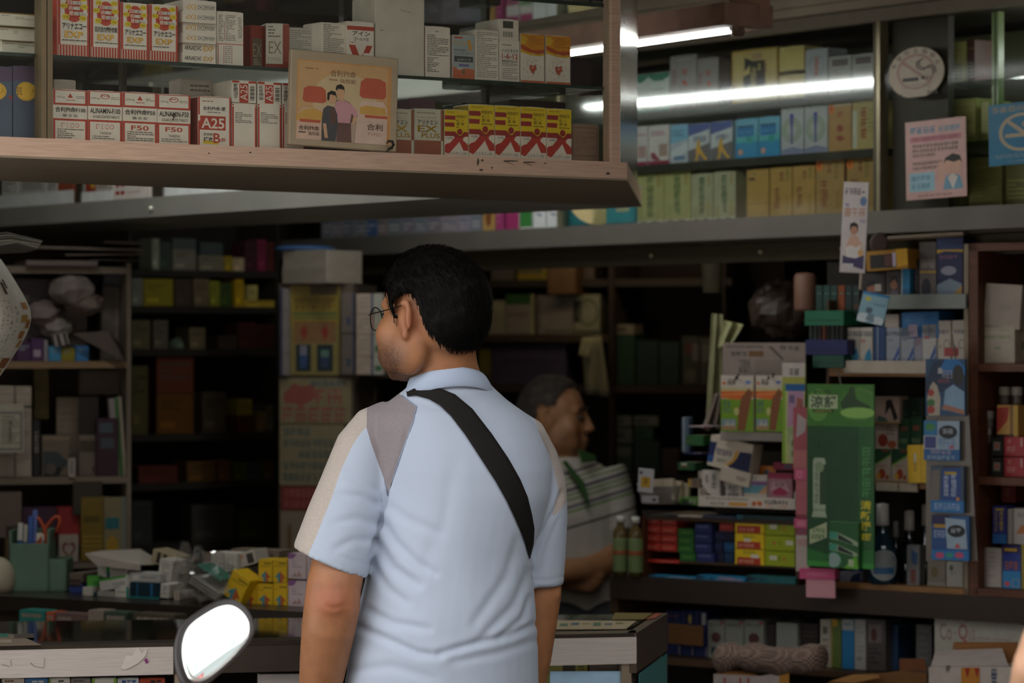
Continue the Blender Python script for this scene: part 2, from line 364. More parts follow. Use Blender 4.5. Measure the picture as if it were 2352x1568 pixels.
# shop shelves above the left part, carcass under the cabinet
wallB(560, 2500, 1.757, 1.806, .10, .02, mat('4b4433', .6, .15)).part('lower_fascia', cabB)
for px in (1435, 1685, 1872):
    q = onB(px, .095); mb = MB(); mb.ell((q.x, q.y, 1.782), (.007, 0, 0), (0, .005, 0), (0, 0, .007), mat('b0a58a', .3, .7)); mb.part('screw_head', cabB, True)
# ---- fluorescent tubes, the last an added fill
def tube_lamp(pa, pb, label, strength, full=True):
    d = (pb-pa).normalized(); t = thing('fluorescent_lamp', label, 'lamp', (pa+pb)/2)
    MB().tube([pa, pb], .0145, emit_mat('tube_glow_%d' % strength, (1.0, .80, .52) if strength == 8 else (.95, 1.0, .96), strength), 12).part('tube', t, True)
    for e, s in ((pa, 1), (pb, -1)): MB().tube([e-d*s*.02, e+d*s*.006], .0155, mat('c9c6bd', .4, .6), 12).part('end_cap', t, True)
    if full:
        hi = Vector((0, 0, 1)); sd = d.cross(hi).normalized(); mb = MB()
        mb.slab([pa-sd*.07+hi*.045-d*.05, pb-sd*.07+hi*.045+d*.05, pb+sd*.07+hi*.045+d*.05, pa+sd*.07+hi*.045-d*.05], .05, mat('8f6f60', .7, var=.3, scale=14)); mb.part('housing', t)
        for e in (pa-d*.01, pb+d*.01):
            mb = MB(); mb.box(e+hi*.012, (.03, .03, .07), mat('6a5044', .6), bev=.004); mb.part('socket', t)
    return t
tp = Strip(1464, 6.72, 1690, 6.42)
def tubeP(px, z): q = tp.at(px); return Vector((q.x, q.y, z))
lampB = tube_lamp(tubeP(725, 2.262), tubeP(1688, 2.262), 'bright white fluorescent tube hung before the glass wall cabinet', 42)
q = tubeP(1690, 2.262); mb = MB(); mb.slab([q+Vector((-.03, -.02, .075)), q+Vector((.04, -.02, -.005)), q+Vector((.075, -.02, .03)), q+Vector((.075, -.02, .14)), q+Vector((-.05, -.02, .14))], -.03, mat('96735f', .7, var=.25, scale=20)); mb.part('end_bracket', lampB)
tube_lamp(Vector((-1.5, 6.75, 2.40)), Vector((-.35, 6.35, 2.40)), 'white fluorescent tube high behind the street cabinet, above the picture', 46)
qa, qb = onB(2290, .30), onB(2480, .30); tube_lamp(Vector((qa.x, qa.y, 2.25)), Vector((qb.x, qb.y, 2.25)), 'short glowing tube inside the far end of the wall cabinet', 24, False)
tube_lamp(Vector((-.10, 9.27, 1.90)), Vector((.75, 9.2, 1.90)), 'unseen warm fill tube added behind the wall cabinet to lift the back shelves', 8, False)  # no lamp known here; added warm fill for the dark shelves
# ------------------------------------------------------------------ cartons in the street cabinet
WH = 'e4d4c7'; RED = 'b5402f'; BLK = '201c1a'; YEL = 'e0bd1f'; GLD = '@c9963a'
ZA1, ZA2 = 2.0525, Z1+.0005
SAi = SA.off(.055)
def d_echo(t):
    q = [('r', 0, 0, .09, 1, RED), ('r', .93, 0, 1, 1, RED), ('r', 0, 0, 1, .19, RED)]
    q += [('r', .03+.094*i, 0, .065+.094*i, .185, 'd8b9a4') for i in range(10)]
    q += [('e', .51, .755, .30, .205, 'c2452f'), ('e', .51, .755, .235, .15, 'b03526')]
    for u, v, s in ((.27, .93, 'V.B'), (.80, .93, 'V.E'), (.2, .80, 'ParCa'), (.83, .80, '1-OKG'), (.25, .63, 'V.B'), (.79, .62, 'V.Be')): q += [('e', u, v, .12, .045, 'e2c024'), ('t', s, u-.08, v-.017, u+.08, v+.017, '5a4a12')]
    for i, (a, b) in enumerate((('目', 'の疲れ'), ('肩', 'こり'), ('腰', 'の痛みに'))):
        v = .83-.085*i; u = .30+.02*i
        q += [('r', u, v-.01, u+.15, v+.07, 'c4482f'), ('t', a, u+.01, v-.005, u+.14, v+.065, 'f0ddd0'), ('r', u+.16, v, u+.16+.11*len(b), v+.055, WH), ('t', b, u+.17, v, u+.16+.105*len(b), v+.05, BLK)]
    q += [('T', t, .14, .44, .90, .535, BLK), ('T', 'EXP', .22, .305, .80, .405, GLD), ('l', .14, .235, .90, .27, 1, '6a5a50')]
    return q
names = ['アリナエコー', '日方活力康糖衣錠', 'アリナエコー', 'アリナエコー']
for i, (x0, x1, y0) in enumerate([(132, 205, -14), (208, 275, -2), (277, 341, 8), (343, 408, 12)]):
    carton(SAi, x0, y0, x1, 130, .06, WH, d_echo(names[i]), 'vitamin_carton', f'red-striped white EXP tablet carton, {ORD[i+1]} of four from the door stile', 'carton', 'red-striped cartons on the upper street shelf', z=ZA1, side=RED, push=-.005)
for i, (a, b) in enumerate([(2, 25), (27, 48), (50, 72), (75, 96), (97, 120), (122, 144)]):
    up = i >= 4; k = 'T' if up else 't180'
    d = [(k, 'ARINAECHO', .05 if up else .42, .3, .56 if up else .95, .68, BLK), (k, 'EXP', .62 if up else .08, .28, .93 if up else .38, .70, GLD)]
    dd = SAi.d(458); zz = ZA1+(5-i)*(23.4/F*dd)
    carton(SAi, 420+(i % 3 == 0), a, 497-(i > 3), b, .09, WH, d, 'vitamin_carton', f'flat white carton lettered in black and gold, {ORD[i+1]} down its stack of six', 'carton', 'flat cartons stacked beside the red-striped ones', z=zz, push=-.01 if i % 2 else 0)
    SC.objects[-1] if False else None
carton(SAi, 498, 101, 559, 147, .06, WH, [('r', .03, .0, .06, .95, 'a8473a'), ('r', .25, .1, .27, .9, 'a8473a'), ('r', .55, .1, .57, .9, 'a8473a'), ('l', .3, .1, .52, .9, 9, '8a8078'), ('r', 0, .97, 1, 1, RED)], 'vitamin_carton', 'white carton with thin red rules, lower of the pair beside the flat stack', 'carton', z=ZA1)
carton(SAi, 498, 28, 559, 99, .06, WH, [('l', .06, .08, .24, .9, 16, '7a7068'), ('r', .27, .15, .29, .7, 'a8473a'), ('l', .32, .1, .7, .9, 16, '7a7068'), ('l', .8, .2, .95, .85, 12, '7a7068')], 'vitamin_carton', 'white carton of fine print, upper of the pair beside the flat stack', 'carton', z=ZA1+49/F*SAi.d(530))
exf = [('r', .72, 0, 1, 1, '8e3428'), ('r', 0, 0, 1, .14, '8e3428'), ('t', 'EX', .12, .36, .66, .62, '8d7a62'), ('l', .1, .68, .62, .95, 4, '6e6258'), ('t', 'アリナミン', .08, .2, .64, .28, '54473c')]
carton(SAi, 613, 55, 662, 156, .07, 'cabfb0', exf, 'vitamin_carton', 'red and white EX carton turned at an angle on the upper street shelf', 'carton', z=ZA1, yaw=-14, side='8e3428', push=.03)
carton(SAi, 574, 60, 610, 153, .03, '8e3428', [('r', .12, .05, .8, .72, '6a5a4c'), ('t', 'EX', .15, .3, .75, .6, '9a8a70'), ('l', .2, .1, .75, .25, 3, 'b0a08a')], 'vitamin_carton', 'dark red EX carton face behind the angled red and white one', 'carton', z=ZA1, yaw=10, push=.05)
carton(SAi, 664, 65, 719, 166, .06, 'b9afa4', [('l', .08, .3, .9, .95, 14, '8d8278'), ('r', .2, .32, .8, .4, '8d8a70')], 'vitamin_carton', 'dull grey-white printed carton half behind the poster corner', 'carton', z=ZA1, push=.03)
fine = [('l', .06, .06, .94, .97, 26, '7d736a')]
carton(SAi, 737, 54, 797, 168, .06, WH, fine, 'vitamin_carton', 'white carton of dense fine print above the framed poster', 'carton', z=ZA1, yaw=9)
SCV = [('r', 0, .84, 1, .92, RED), ('T', 'アイン', .2, .73, .85, .825, BLK), ('T', 'ゴールド', .25, .635, .68, .705, BLK), ('t', '錠', .70, .635, .80, .705, BLK), ('l', .08, .575, .92, .605, 1, 'b5543f'), ('p', [(.06, .55), (.30, .55), (.5, .28), (.72, .55), (.94, .55), (.6, .12), (.36, .12)], RED), ('r', .60, .28, .9, .40, WH), ('p', [(.7, .2), (.9, .38), (.8, .26)], RED)]
carton(SAi, 797, 51, 859, 168, .06, WH, SCV, 'vitamin_carton', 'white carton with a big red V under a red band', 'carton', z=ZA1, push=-.005)
carton(SAi, 862, -6, 975, 176, .09, 'cfc3b4', [('l', .1, .55, .16, .57, 1, '7a7068'), ('p', [(.5, .84), (.72, .81), (.72, .815), (.5, .845)], '6a6058')], 'plain_carton', 'tall plain cream-white carton, largest on the upper street shelf', 'carton', z=ZA1, rough=.7)
carton(SAi, 834, 2, 860, 100, .03, '8f8474', [('r', .3, .1, .7, .9, '877c6c')], 'plain_carton', 'grey end of a plain carton just behind the tall cream one', 'carton', z=ZA1, push=.06, yaw=-20)  # the tall carton's side, its shade given as a darker grey
carton(SAi, 977, 62, 1034, 178, .06, WH, [('l', .07, .42, .93, .84, 13, '4c443e'), ('l', .07, .1, .55, .40, 9, '4c443e'), ('l', .4, .88, .55, .92, 1, '7a7068')], 'vitamin_carton', 'white fine-print carton with a dark red side by the plain carton', 'carton', z=ZA1, side='7a3a34')
q10 = [('r', 0, .25, 1, 1, 'a9adae'), ('p', [(0, 0), (1, 0), (1, .24), (.6, .26), (.3, .22), (0, .29)], 'c96a4a'), ('r', .06, .93, .45, .97, 'c0553a'), ('t', 'Q10', .06, .76, .62, .88, 'd0a04a'), ('p', [(.72, .90), (.8, .93), (.86, .80), (.95, .74), (.84, .74), (.92, .63), (.75, .7), (.7, .62), (.74, .78), (.64, .86)], 'd8983a'), ('t', '燃焼代謝を', .06, .64, .62, .69, BLK), ('t', 'スムーズにサポート', .08, .57, .95, .62, BLK), ('r', .06, .40, .94, .53, '4a4a52'), ('t', 'Q10サトウ', .2, .42, .82, .48, 'cfcac4'), ('r', .28, .30, .76, .35, '6a6a98'), ('e', .5, .18, .07, .05, '7a6a52')]
carton(SAi, 1040, 82, 1089, 182, .05, WH, q10, 'vitamin_carton', 'small Q10 carton, grey above and orange below', 'carton', z=ZA1)
carton(SAi, 1091, 70, 1145, 184, .06, WH, [('l', .07, .05, .93, .96, 24, '8a8178')], 'vitamin_carton', 'white carton of pale print between Q10 and 1-6-12', 'carton', z=ZA1)
carton(SAi, 1147, 92, 1193, 187, .07, WH, [('l', .12, .84, .6, .89, 1, '6a625a'), ('T', 'ハイビタミネ', .12, .70, .93, .79, BLK), ('T', '1-6-12', .12, .55, .92, .68, 'a8352a'), ('g', 7, .12, .46, .92, .52, '3a3632', 'h'), ('l', .12, .36, .9, .44, 2, '6a625a'), ('l', .12, .05, .9, .33, 6, '8a8178')], 'vitamin_carton', 'white carton marked 1-6-12 in dark red', 'carton', z=ZA1)
carton(SAi, 1147, 45, 1191, 91, .09, WH, [('r', .18, .58, .72, .92, '46423e')]+[('r', .2+.045*i, .15, .2+.045*i+(.012+.018*(i % 3 == 0)), .42, '3a3632') for i in range(12)], 'vitamin_carton', 'white carton with a bar code lying on the 1-6-12 carton', 'carton', z=ZA1+96/F*SAi.d(1170))
hr = []
for k in range(26):
    a = k*2.4; r = .13+.16*((k*37) % 10)/10; hr.append(('e', .5+r*1.35*math.cos(a), .30+r*.75*math.sin(a), .018, .010, '8a7a78'))
heart = [(.5+.15*(16*math.sin(t)**3)/16, .30+.09*(13*math.cos(t)-5*math.cos(2*t)-2*math.cos(3*t)-math.cos(4*t))/13) for t in np.linspace(0, 2*math.pi, 25)[:-1]]
d_heart = [('r', 0, .62, 1, 1, 'd58a1f'), ('p', [(0, .70), (.3, .64), (.7, .60), (1, .63), (1, .70), (.5, .68), (0, .80)], 'b5502a'), ('p', [(0, .63), (.4, .575), (.8, .56), (1, .59), (1, .62), (.6, .60), (.2, .65), (0, .70)], 'd9a62a'), ('p', [(0, .95), (.15, .97), (.3, .9), (.2, .8), (0, .78)], 'dfae2a'), ('l', .35, .74, .95, .95, 5, 'b06a22')]+hr+[('p', heart, 'b5543a'), ('l', .42, .29, .58, .33, 1, 'd8b0a0'), ('r', 0, 0, 1, .06, 'c96a4a')]
for i, (x0, x1, y0) in enumerate([(1196, 1250, 79), (1254, 1310, 83)]):
    carton(SAi, x0, y0, x1, 190+i*4, .06, WH, d_heart, 'vitamin_carton', f'orange-topped white carton with a red heart, {("beside the 1-6-12 carton", "at the end of the row")[i]}', 'carton', z=ZA1)
carton(SAi, 1314, 134, 1358, 196, .07, '4a3436', [('r', .05, .05, .95, .95, '453033')], 'dark_carton', 'dark maroon rounded carton set behind the heart cartons', 'carton', z=ZA1, push=.14, bev=.01)
carton(SAi, 1352, 150, 1384, 197, .05, '412f31', [('r', .05, .05, .95, .95, '3c2b2d')], 'dark_carton', 'smaller dark maroon carton at the cabinet end', 'carton', z=ZA1, push=.18, bev=.008)
for i, (x0, x1, c) in enumerate([(1240, 1284, '2a2430'), (1288, 1354, '4c443e'), (1357, 1400, '2a2634')]):
    carton(SAi, x0, -40, x1, 9, .06, c, [('l', .1, .02, .9, .16, 1, '8a8078')], 'dark_carton', f'dark carton foot on the topmost street shelf, {ORD[i+1]} of three', 'carton', z=2.2155)
# white cartons lying flat at the far end, by the door stile
for i, (x0, x1, a, b) in enumerate([(-4, 88, 22, 50), (-10, 84, 56, 85), (4, 95, 88, 119)]):
    zz = ZA1+(2-i)*.0243; dd = SAi.d(45)
    carton(SAi, x0, CY-(zz+.0225-H)*F/dd, x1, b, .08, 'd2c6b6', [('l', .08, .7, .3, .8, 1, '6a5c4a'), ('l', .42, .45, .88, .72, 2, '9a8f80'), ('r', 0, .9, 1, 1, '8d6f3a')], 'flat_carton', f'flat cream carton with a brown top edge, {("topmost", "middle", "lowest")[i]} of three in the corner compartment', 'carton', z=zz, flap=False, push=.01*i)
for i, (x0, x1) in enumerate([(-46, 28), (30, 95)]):
    carton(SAi, x0, 153, x1, 316, .06, '4b5568', [('r', 0, .80, 1, 1, '54405a'), ('r', 0, .45, 1, .6, '4a5064'), ('e', .46, .66, .36, .13, 'd8a83c'), ('o', .46, .66, .33, .118, .06, 'b08428'), ('t90', '2段', .1, .6, .32, .72, '5a4030'), ('p', [(.62, .6), (.7, .72), (.78, .62), (.72, .66)], 'b08428'), ('e', .95, .58, .07, .03, '8a3a34')], 'tonic_carton', f'violet-blue carton with a round gold seal, {("cut by the picture edge", "beside the door stile")[i]}', 'carton', 'violet-blue cartons with gold seals', z=ZA2)
def d_ali(top, sub, title, t2, big, outline, latin):
    q = [('b', 0, 0, 1, 1, .06, .015, RED), ('r', 0, .705, 1, .745, RED), ('r', 0, .40, 1, .44, RED), ('r', .0, .44, .06, .705, WH), ('r', .94, .44, 1, .705, WH)]
    q += [('t', sub, .1, .83, .34, .88, '6a5a52'), ('l', .68, .83, .92, .89, 2, '8a7a70')]
    q += [('p', [(.42, .85), (.58, .85), (.5, .94)], 'b5402f'), ('l', .38, .78, .64, .81, 1, 'b5402f')] if not latin else [('o', .5, .90, .14, .05, .2, 'b5402f'), ('l', .4, .88, .6, .92, 1, 'b5402f')]
    q += [('T', title, .06, .565, .95, .67, BLK), ('t', t2, .14 if latin else .28, .475, .92 if latin else .72, .53, '4a4440')]
    q += [('T', big, .24, .265, .76, .36, RED)] + ([('t', big, .255, .275, .745, .35, WH)] if outline else [])
    q += [('t', 'TAKEDA', .34, .16, .68, .21, '54483f'), ('l', .12, .05, .9, .13, 2, '7a6e64')] if latin else [('l', .12, .04, .9, .24, 5, '6a5e56')]
    return q
for i, (x0, x1, y0, a) in enumerate([(122, 200, 207, ('', '100mg', '合利他命F100', '糖 衣 錠', 'F100', 1, 0)), (202, 280, 210, ('', '100mg', 'ALINAMIN-F100', 'SUGAR-COATED TABLETS', 'F100', 1, 1)), (282, 360, 213, ('', '50mg', '合利他命F50', '糖 衣 錠', 'F50', 0, 0)), (361, 437, 218, ('', '50mg', 'ALINAMIN-F50', 'SUGAR-COATED TABLETS', 'F50', 0, 1))]):
    carton(SAi, x0, y0, x1, 325, .07, WH, d_ali(*a), 'vitamin_carton', f'red-framed white carton of sugar-coated tablets, {a[4]} in {("Chinese", "Latin")[a[6]]} lettering', 'carton', 'red-framed tablet cartons on the lower street shelf', z=ZA2, side=RED)
carton(SAi, 124, 184, 174, 208, .05, 'a8978c', [('r', .05, .1, .95, .9, 'a08e84')], 'small_carton', 'small brownish carton resting on top of the first red-framed carton', 'carton', z=ZA2+.0905, push=.03)
carton(SAi, 414, 183, 489, 222, .05, 'c9b8b0', [('l', .3, .45, .9, .8, 2, '7a6860'), ('r', .35, .0, .85, .3, 'b5402f'), ('t', 'A25', .45, .03, .8, .26, WH)], 'small_carton', 'cellophane-wrapped A25 carton standing behind the F50 cartons', 'carton', z=ZA2+.082, push=.09)
carton(SAi, 414, 222, 489, 330, .05, 'b5a59a', [('l', .1, .1, .9, .9, 12, '8a7a70')], 'small_carton', 'printed carton under the cellophane-wrapped one, mostly hidden', 'carton', z=ZA2, push=.09)
a25 = [('b', 0, 0, 1, 1, .05, .01, RED), ('r', .04, .34, .84, .62, RED), ('r', .0, .52, .06, .64, WH), ('T', 'A25', .1, .37, .80, .58, WH), ('l', .12, .88, .5, .92, 1, '9a5a4a'), ('T', '合利他命-愛', .14, .73, .84, .81, BLK), ('l', .28, .665, .68, .70, 1, '6a5e56'), ('p', [(.14, .07), (.6, .05), (.62, .11), (.14, .13)], YEL), ('T', '補充', .16, .10, .44, .20, BLK), ('t', '疲勞時', .16, .22, .44, .28, BLK), ('T', 'B', .46, .08, .68, .28, 'b5402f'), ('t', '群', .70, .11, .84, .19, 'b5402f')]
carton(SAi, 455, 223, 530, 336, .06, WH, a25, 'vitamin_carton', 'white carton with a big A25 on a red block', 'carton', z=ZA2, side='9a4034')
back = [('b', 0, 0, 1, 1, .07, .01, RED), ('l', .12, .55, .85, .80, 7, '5a504a'), ('b', 0, .93, 1, 1, .0, .02, WH)]
t25 = [('r', .30, .0, .68, 1, 'b5402f'), ('r', 0, .9, 1, 1, 'b5402f'), ('r', .30, .88, .68, 1, WH), ('t90', 'A25', .34, .12, .64, .82, WH), ('g', 4, .06, .15, .24, .85, '3a3430', 'v')]+[('r', .74, .12+.06*i, .93, .14+.06*i+(.02 if i % 3 else 0), '3a3430') for i in range(11)]
for i, (x0, x1) in enumerate([(533, 589), (592, 646), (649, 700)]):
    h = 104/F*SAi.d(560)
    carton(SAi, x0, 238, x1, 340, .07, WH, back, 'vitamin_carton', f'A25 carton turned to its white fine-print back, {ORD[i+1]} of three', 'carton', z=ZA2, group='A25 carton backs')
    carton(SAi, x0, CY-(ZA2+h+.0405-H)*F/SAi.d(x0+28), x1-1, 237, .10, WH, t25, 'vitamin_carton', f'A25 carton lying end-on upon the {ORD[i+1]} turned carton', 'carton', 'A25 carton ends lying on top', z=ZA2+h+.0005)
    # keep the lower one exactly below
exp_ = [('r', 0, 0, 1, .33, '96543c'), ('r', .92, .0, 1, .33, 'c9bfae'), ('r', .91, .33, 1, 1, '96543c'), ('r', 0, .36, .9, .60, 'c9bfae'), ('l', .08, .88, .8, .93, 1, '8a7a6a'), ('l', .08, .79, .8, .83, 1, 'a09080'), ('T', 'アリナミン', .10, .67, .80, .77, BLK), ('T', 'EX', .10, .51, .80, .65, '@d2a02e'), ('T', 'PLUS', .24, .38, .88, .49, '@d2a02e')]
for i, (x0, x1) in enumerate([(884, 950), (952, 1018)]):
    carton(SAi, x0, 251, x1, 357, .06, 'c6bba8', exp_, 'vitamin_carton', f'grey and brown carton with gold EX PLUS letters, {("half hidden by the poster", "next to the yellow cartons")[i]}', 'carton', 'EX PLUS cartons', z=ZA2)
carton(SAi, 940, 228, 1000, 252, .05, '7a5a66', [('r', .05, .1, .95, .9, '75545f')], 'small_carton', 'mauve carton top behind the EX PLUS cartons', 'carton', z=ZA2+.06, push=.09)
carton(SAi, 940, 254, 1000, 352, .05, '6a4a50', [('r', .05, .1, .95, .9, '644449')], 'small_carton', 'mauve carton hidden behind the EX PLUS cartons', 'carton', z=ZA2, push=.09)
DR = '9c2f2c'
bil = [('r', 0, .5, 1, 1, YEL), ('r', .0, .79, .46, .88, DR), ('r', .0, .64, .42, .73, DR), ('l', .1, .92, .9, .96, 1, 'a08418'), ('t', '眼精疲労', .5, .83, .93, .90, BLK), ('t', '肩こり', .5, .75, .80, .81, BLK), ('t', '腰 痛', .5, .68, .82, .74, BLK), ('l', .5, .61, .92, .65, 1, '4a4210'), ('r', 0, .44, 1, .54, DR),
       ('p', [(.44, .54), (.82, .54), (.66, .44)], YEL), ('e', .64, .54, .115, .065, DR), ('p', [(0, .10), (0, .24), (.42, .44), (.75, .44), (1, .24), (1, .14), (.80, .14), (.62, .33), (.2, .05)], 'b5382e'), ('r', .4, .42, 1, .46, DR), ('p', [(0, .26), (.32, .44), (.40, .44), (.40, .40), (.22, .30)], WH), ('p', [(.76, .37), (.86, .44), (1, .44), (1, .30), (.92, .30)], WH),
       ('p', [(0, 0), (1, 0), (1, .14), (.78, .14), (.58, .30), (.2, .08), (0, .0)], WH), ('t', '270錠', .08, .375, .34, .42, '3a3430'), ('e', .2, .33, .07, .03, 'd8d0b0'), ('t', 'ビルタミンEX', .26, .055, .93, .115, BLK)]
for i, (x0, x1, y0) in enumerate([(1021, 1075, 253), (1077, 1135, 241), (1137, 1194, 244), (1196, 1254, 247), (1256, 1312, 251)]):
    d = [(q if not (q[0] == 't' and q[1] == '270錠' and i == 0) else ('t', '120錠')+q[2:]) for q in bil]
    carton(SAi, x0, y0, x1, 360, .06, WH, d, 'vitamin_carton', f'yellow, red and white EX carton, {ORD[i+1]} of five in the row' if i else 'yellow, red and white EX carton marked 120, shortest of five', 'carton', 'yellow and red EX cartons', z=ZA2, side='b59a1c')
carton(SAi, 1314, 286, 1376, 372, .07, '9a7a68', [('b', .05, .18, .93, .92, .012, .012, '5e4a40'), ('l', .12, .28, .85, .8, 9, '8a6a5a')], 'vitamin_carton', 'dusty pinkish-brown carton with a ruled panel at the end', 'carton', z=ZA2, push=.03)
# dull stock in the second rank behind the glass
SAb = SAi.off(.26)
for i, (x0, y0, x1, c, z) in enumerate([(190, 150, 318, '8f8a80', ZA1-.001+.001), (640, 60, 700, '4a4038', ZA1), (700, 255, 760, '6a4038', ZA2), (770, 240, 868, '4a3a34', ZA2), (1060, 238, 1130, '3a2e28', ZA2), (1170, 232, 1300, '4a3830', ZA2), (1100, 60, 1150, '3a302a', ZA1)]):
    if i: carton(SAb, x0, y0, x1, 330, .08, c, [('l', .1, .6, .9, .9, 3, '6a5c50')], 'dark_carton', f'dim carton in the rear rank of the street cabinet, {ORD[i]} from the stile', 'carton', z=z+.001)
# framed poster leaning against the inside of the glass
FRM = 'b89f88'
pz = [('r', .055, .07, .935, .90, 'd99a5e'), ('r', .07, .07, .90, .885, 'd8a878'), ('e', .5, .5, .3, .3, 'dcbc96'), ('r', .07, .07, .90, .30, 'c4a594'),
      ('l', .13, .80, .25, .82, 1, '8a6248'), ('T', '合利他命', .36, .75, .60, .82, '8a6248'), ('T', '強效錠', .45, .685, .60, .735, '9a7258'), ('l', .35, .69, .43, .72, 1, '9a7258'),
      # two medicine jars with red lids
      ('p', [(.06, .30), (.12, .40), (.30, .40), (.33, .32), (.33, .07), (.06, .07)], 'cda894'), ('p', [(.11, .48), (.12, .60), (.16, .63), (.28, .63), (.32, .60), (.33, .48), (.3, .46), (.14, .46)], 'b8583e'), ('p', [(.06, .30), (.12, .38), (.22, .40), (.32, .36), (.33, .28), (.06, .26)], 'c99a4e'), ('r', .09, .25, .28, .28, 'b8583c'),
      ('p', [(.62, .40), (.66, .52), (.86, .52), (.90, .44), (.90, .07), (.60, .07)], 'd0b0a0'), ('p', [(.635, .58), (.645, .72), (.69, .765), (.82, .765), (.88, .73), (.885, .58), (.86, .55), (.66, .55)], 'b8583e'), ('p', [(.64, .45), (.70, .475), (.88, .46), (.89, .38), (.64, .38)], 'c99a4e'), ('r', .69, .345, .90, .375, 'b8583c'),
      ('T', '合利他命', .08, .165, .27, .215, '4a3a32'), ('t', '強效錠', .17, .115, .27, .155, '4a3a32'), ('l', .08, .12, .15, .15, 1, '4a3a32'), ('T', '合利', .71, .215, .86, .285, '5a4438'), ('t', 'アリナミン', .72, .155, .85, .19, '3a302a'),
      # a man in a pink shirt and a shorter person in grey
      ('p', [(.43, .07), (.44, .27), (.40, .40), (.42, .50), (.47, .52), (.54, .49), (.60, .42), (.62, .35), (.56, .27), (.57, .07)], '6a4a44'), ('p', [(.43, .27), (.40, .40), (.42, .49), (.46, .515), (.53, .49), (.60, .43), (.625, .36), (.59, .34), (.565, .38), (.55, .27)], 'c79098'), ('r', .45, .50, .49, .55, 'c89a78'), ('e', .46, .575, .036, .055, 'cf9f7c'), ('p', [(.41, .62), (.42, .66), (.46, .675), (.49, .65), (.495, .59), (.485, .62), (.43, .625), (.425, .6)], '2a211e'), ('p', [(.58, .34), (.615, .36), (.60, .29), (.565, .25)], 'cf9f7c'),
      ('p', [(.29, .07), (.29, .28), (.30, .40), (.34, .44), (.40, .43), (.43, .36), (.44, .25), (.42, .07)], '4c4a4c'), ('p', [(.36, .40), (.41, .42), (.425, .25), (.37, .25)], '5e443a'), ('p', [(.30, .25), (.33, .25), (.35, .10), (.32, .10)], 'c89a78'), ('e', .382, .515, .036, .05, 'cf9f7c'), ('p', [(.335, .50), (.335, .57), (.37, .60), (.41, .59), (.425, .52), (.41, .55), (.36, .56), (.35, .49)], '241d1b')]
po = carton(SA.off(.012), 664, 128, 911, 346, .012, FRM, pz, 'framed_poster', 'pale framed advertising poster of two people and red-lidded jars behind the glass', 'poster', z=ZA2, roll=1.6, flap=False, bev=.002)
po.location += Vector((0, 0, .004))
hk = [SA.at(px, py)+Vector((0, -.004, 0)) for px, py in ((888, 330), (893, 324), (901, 325), (904, 333), (900, 340), (894, 342), (888, 348))]
MB().tube(hk, [.001, .0025, .003, .0032, .003, .0028, .001], mat('2a211a', .7), 6).top('curled_tape', 'curl of old dark tape stuck to the glass at the poster corner', 'tape', smooth=True)
for nm, px, py in (('dried_smudge', 365, 258),):
    MB().tube([SA.at(px+28, py+4)+Vector((0, -.003, 0)), SA.at(px+36, py+10)+Vector((0, -.003, 0)), SA.at(px+32, py+18)+Vector((0, -.003, 0))], [.001, .002, .001], mat('4a3420', .8), 6).top('tape_scrap', 'small brown scrap of tape stuck on the glass before a tablet carton', 'tape', smooth=True)
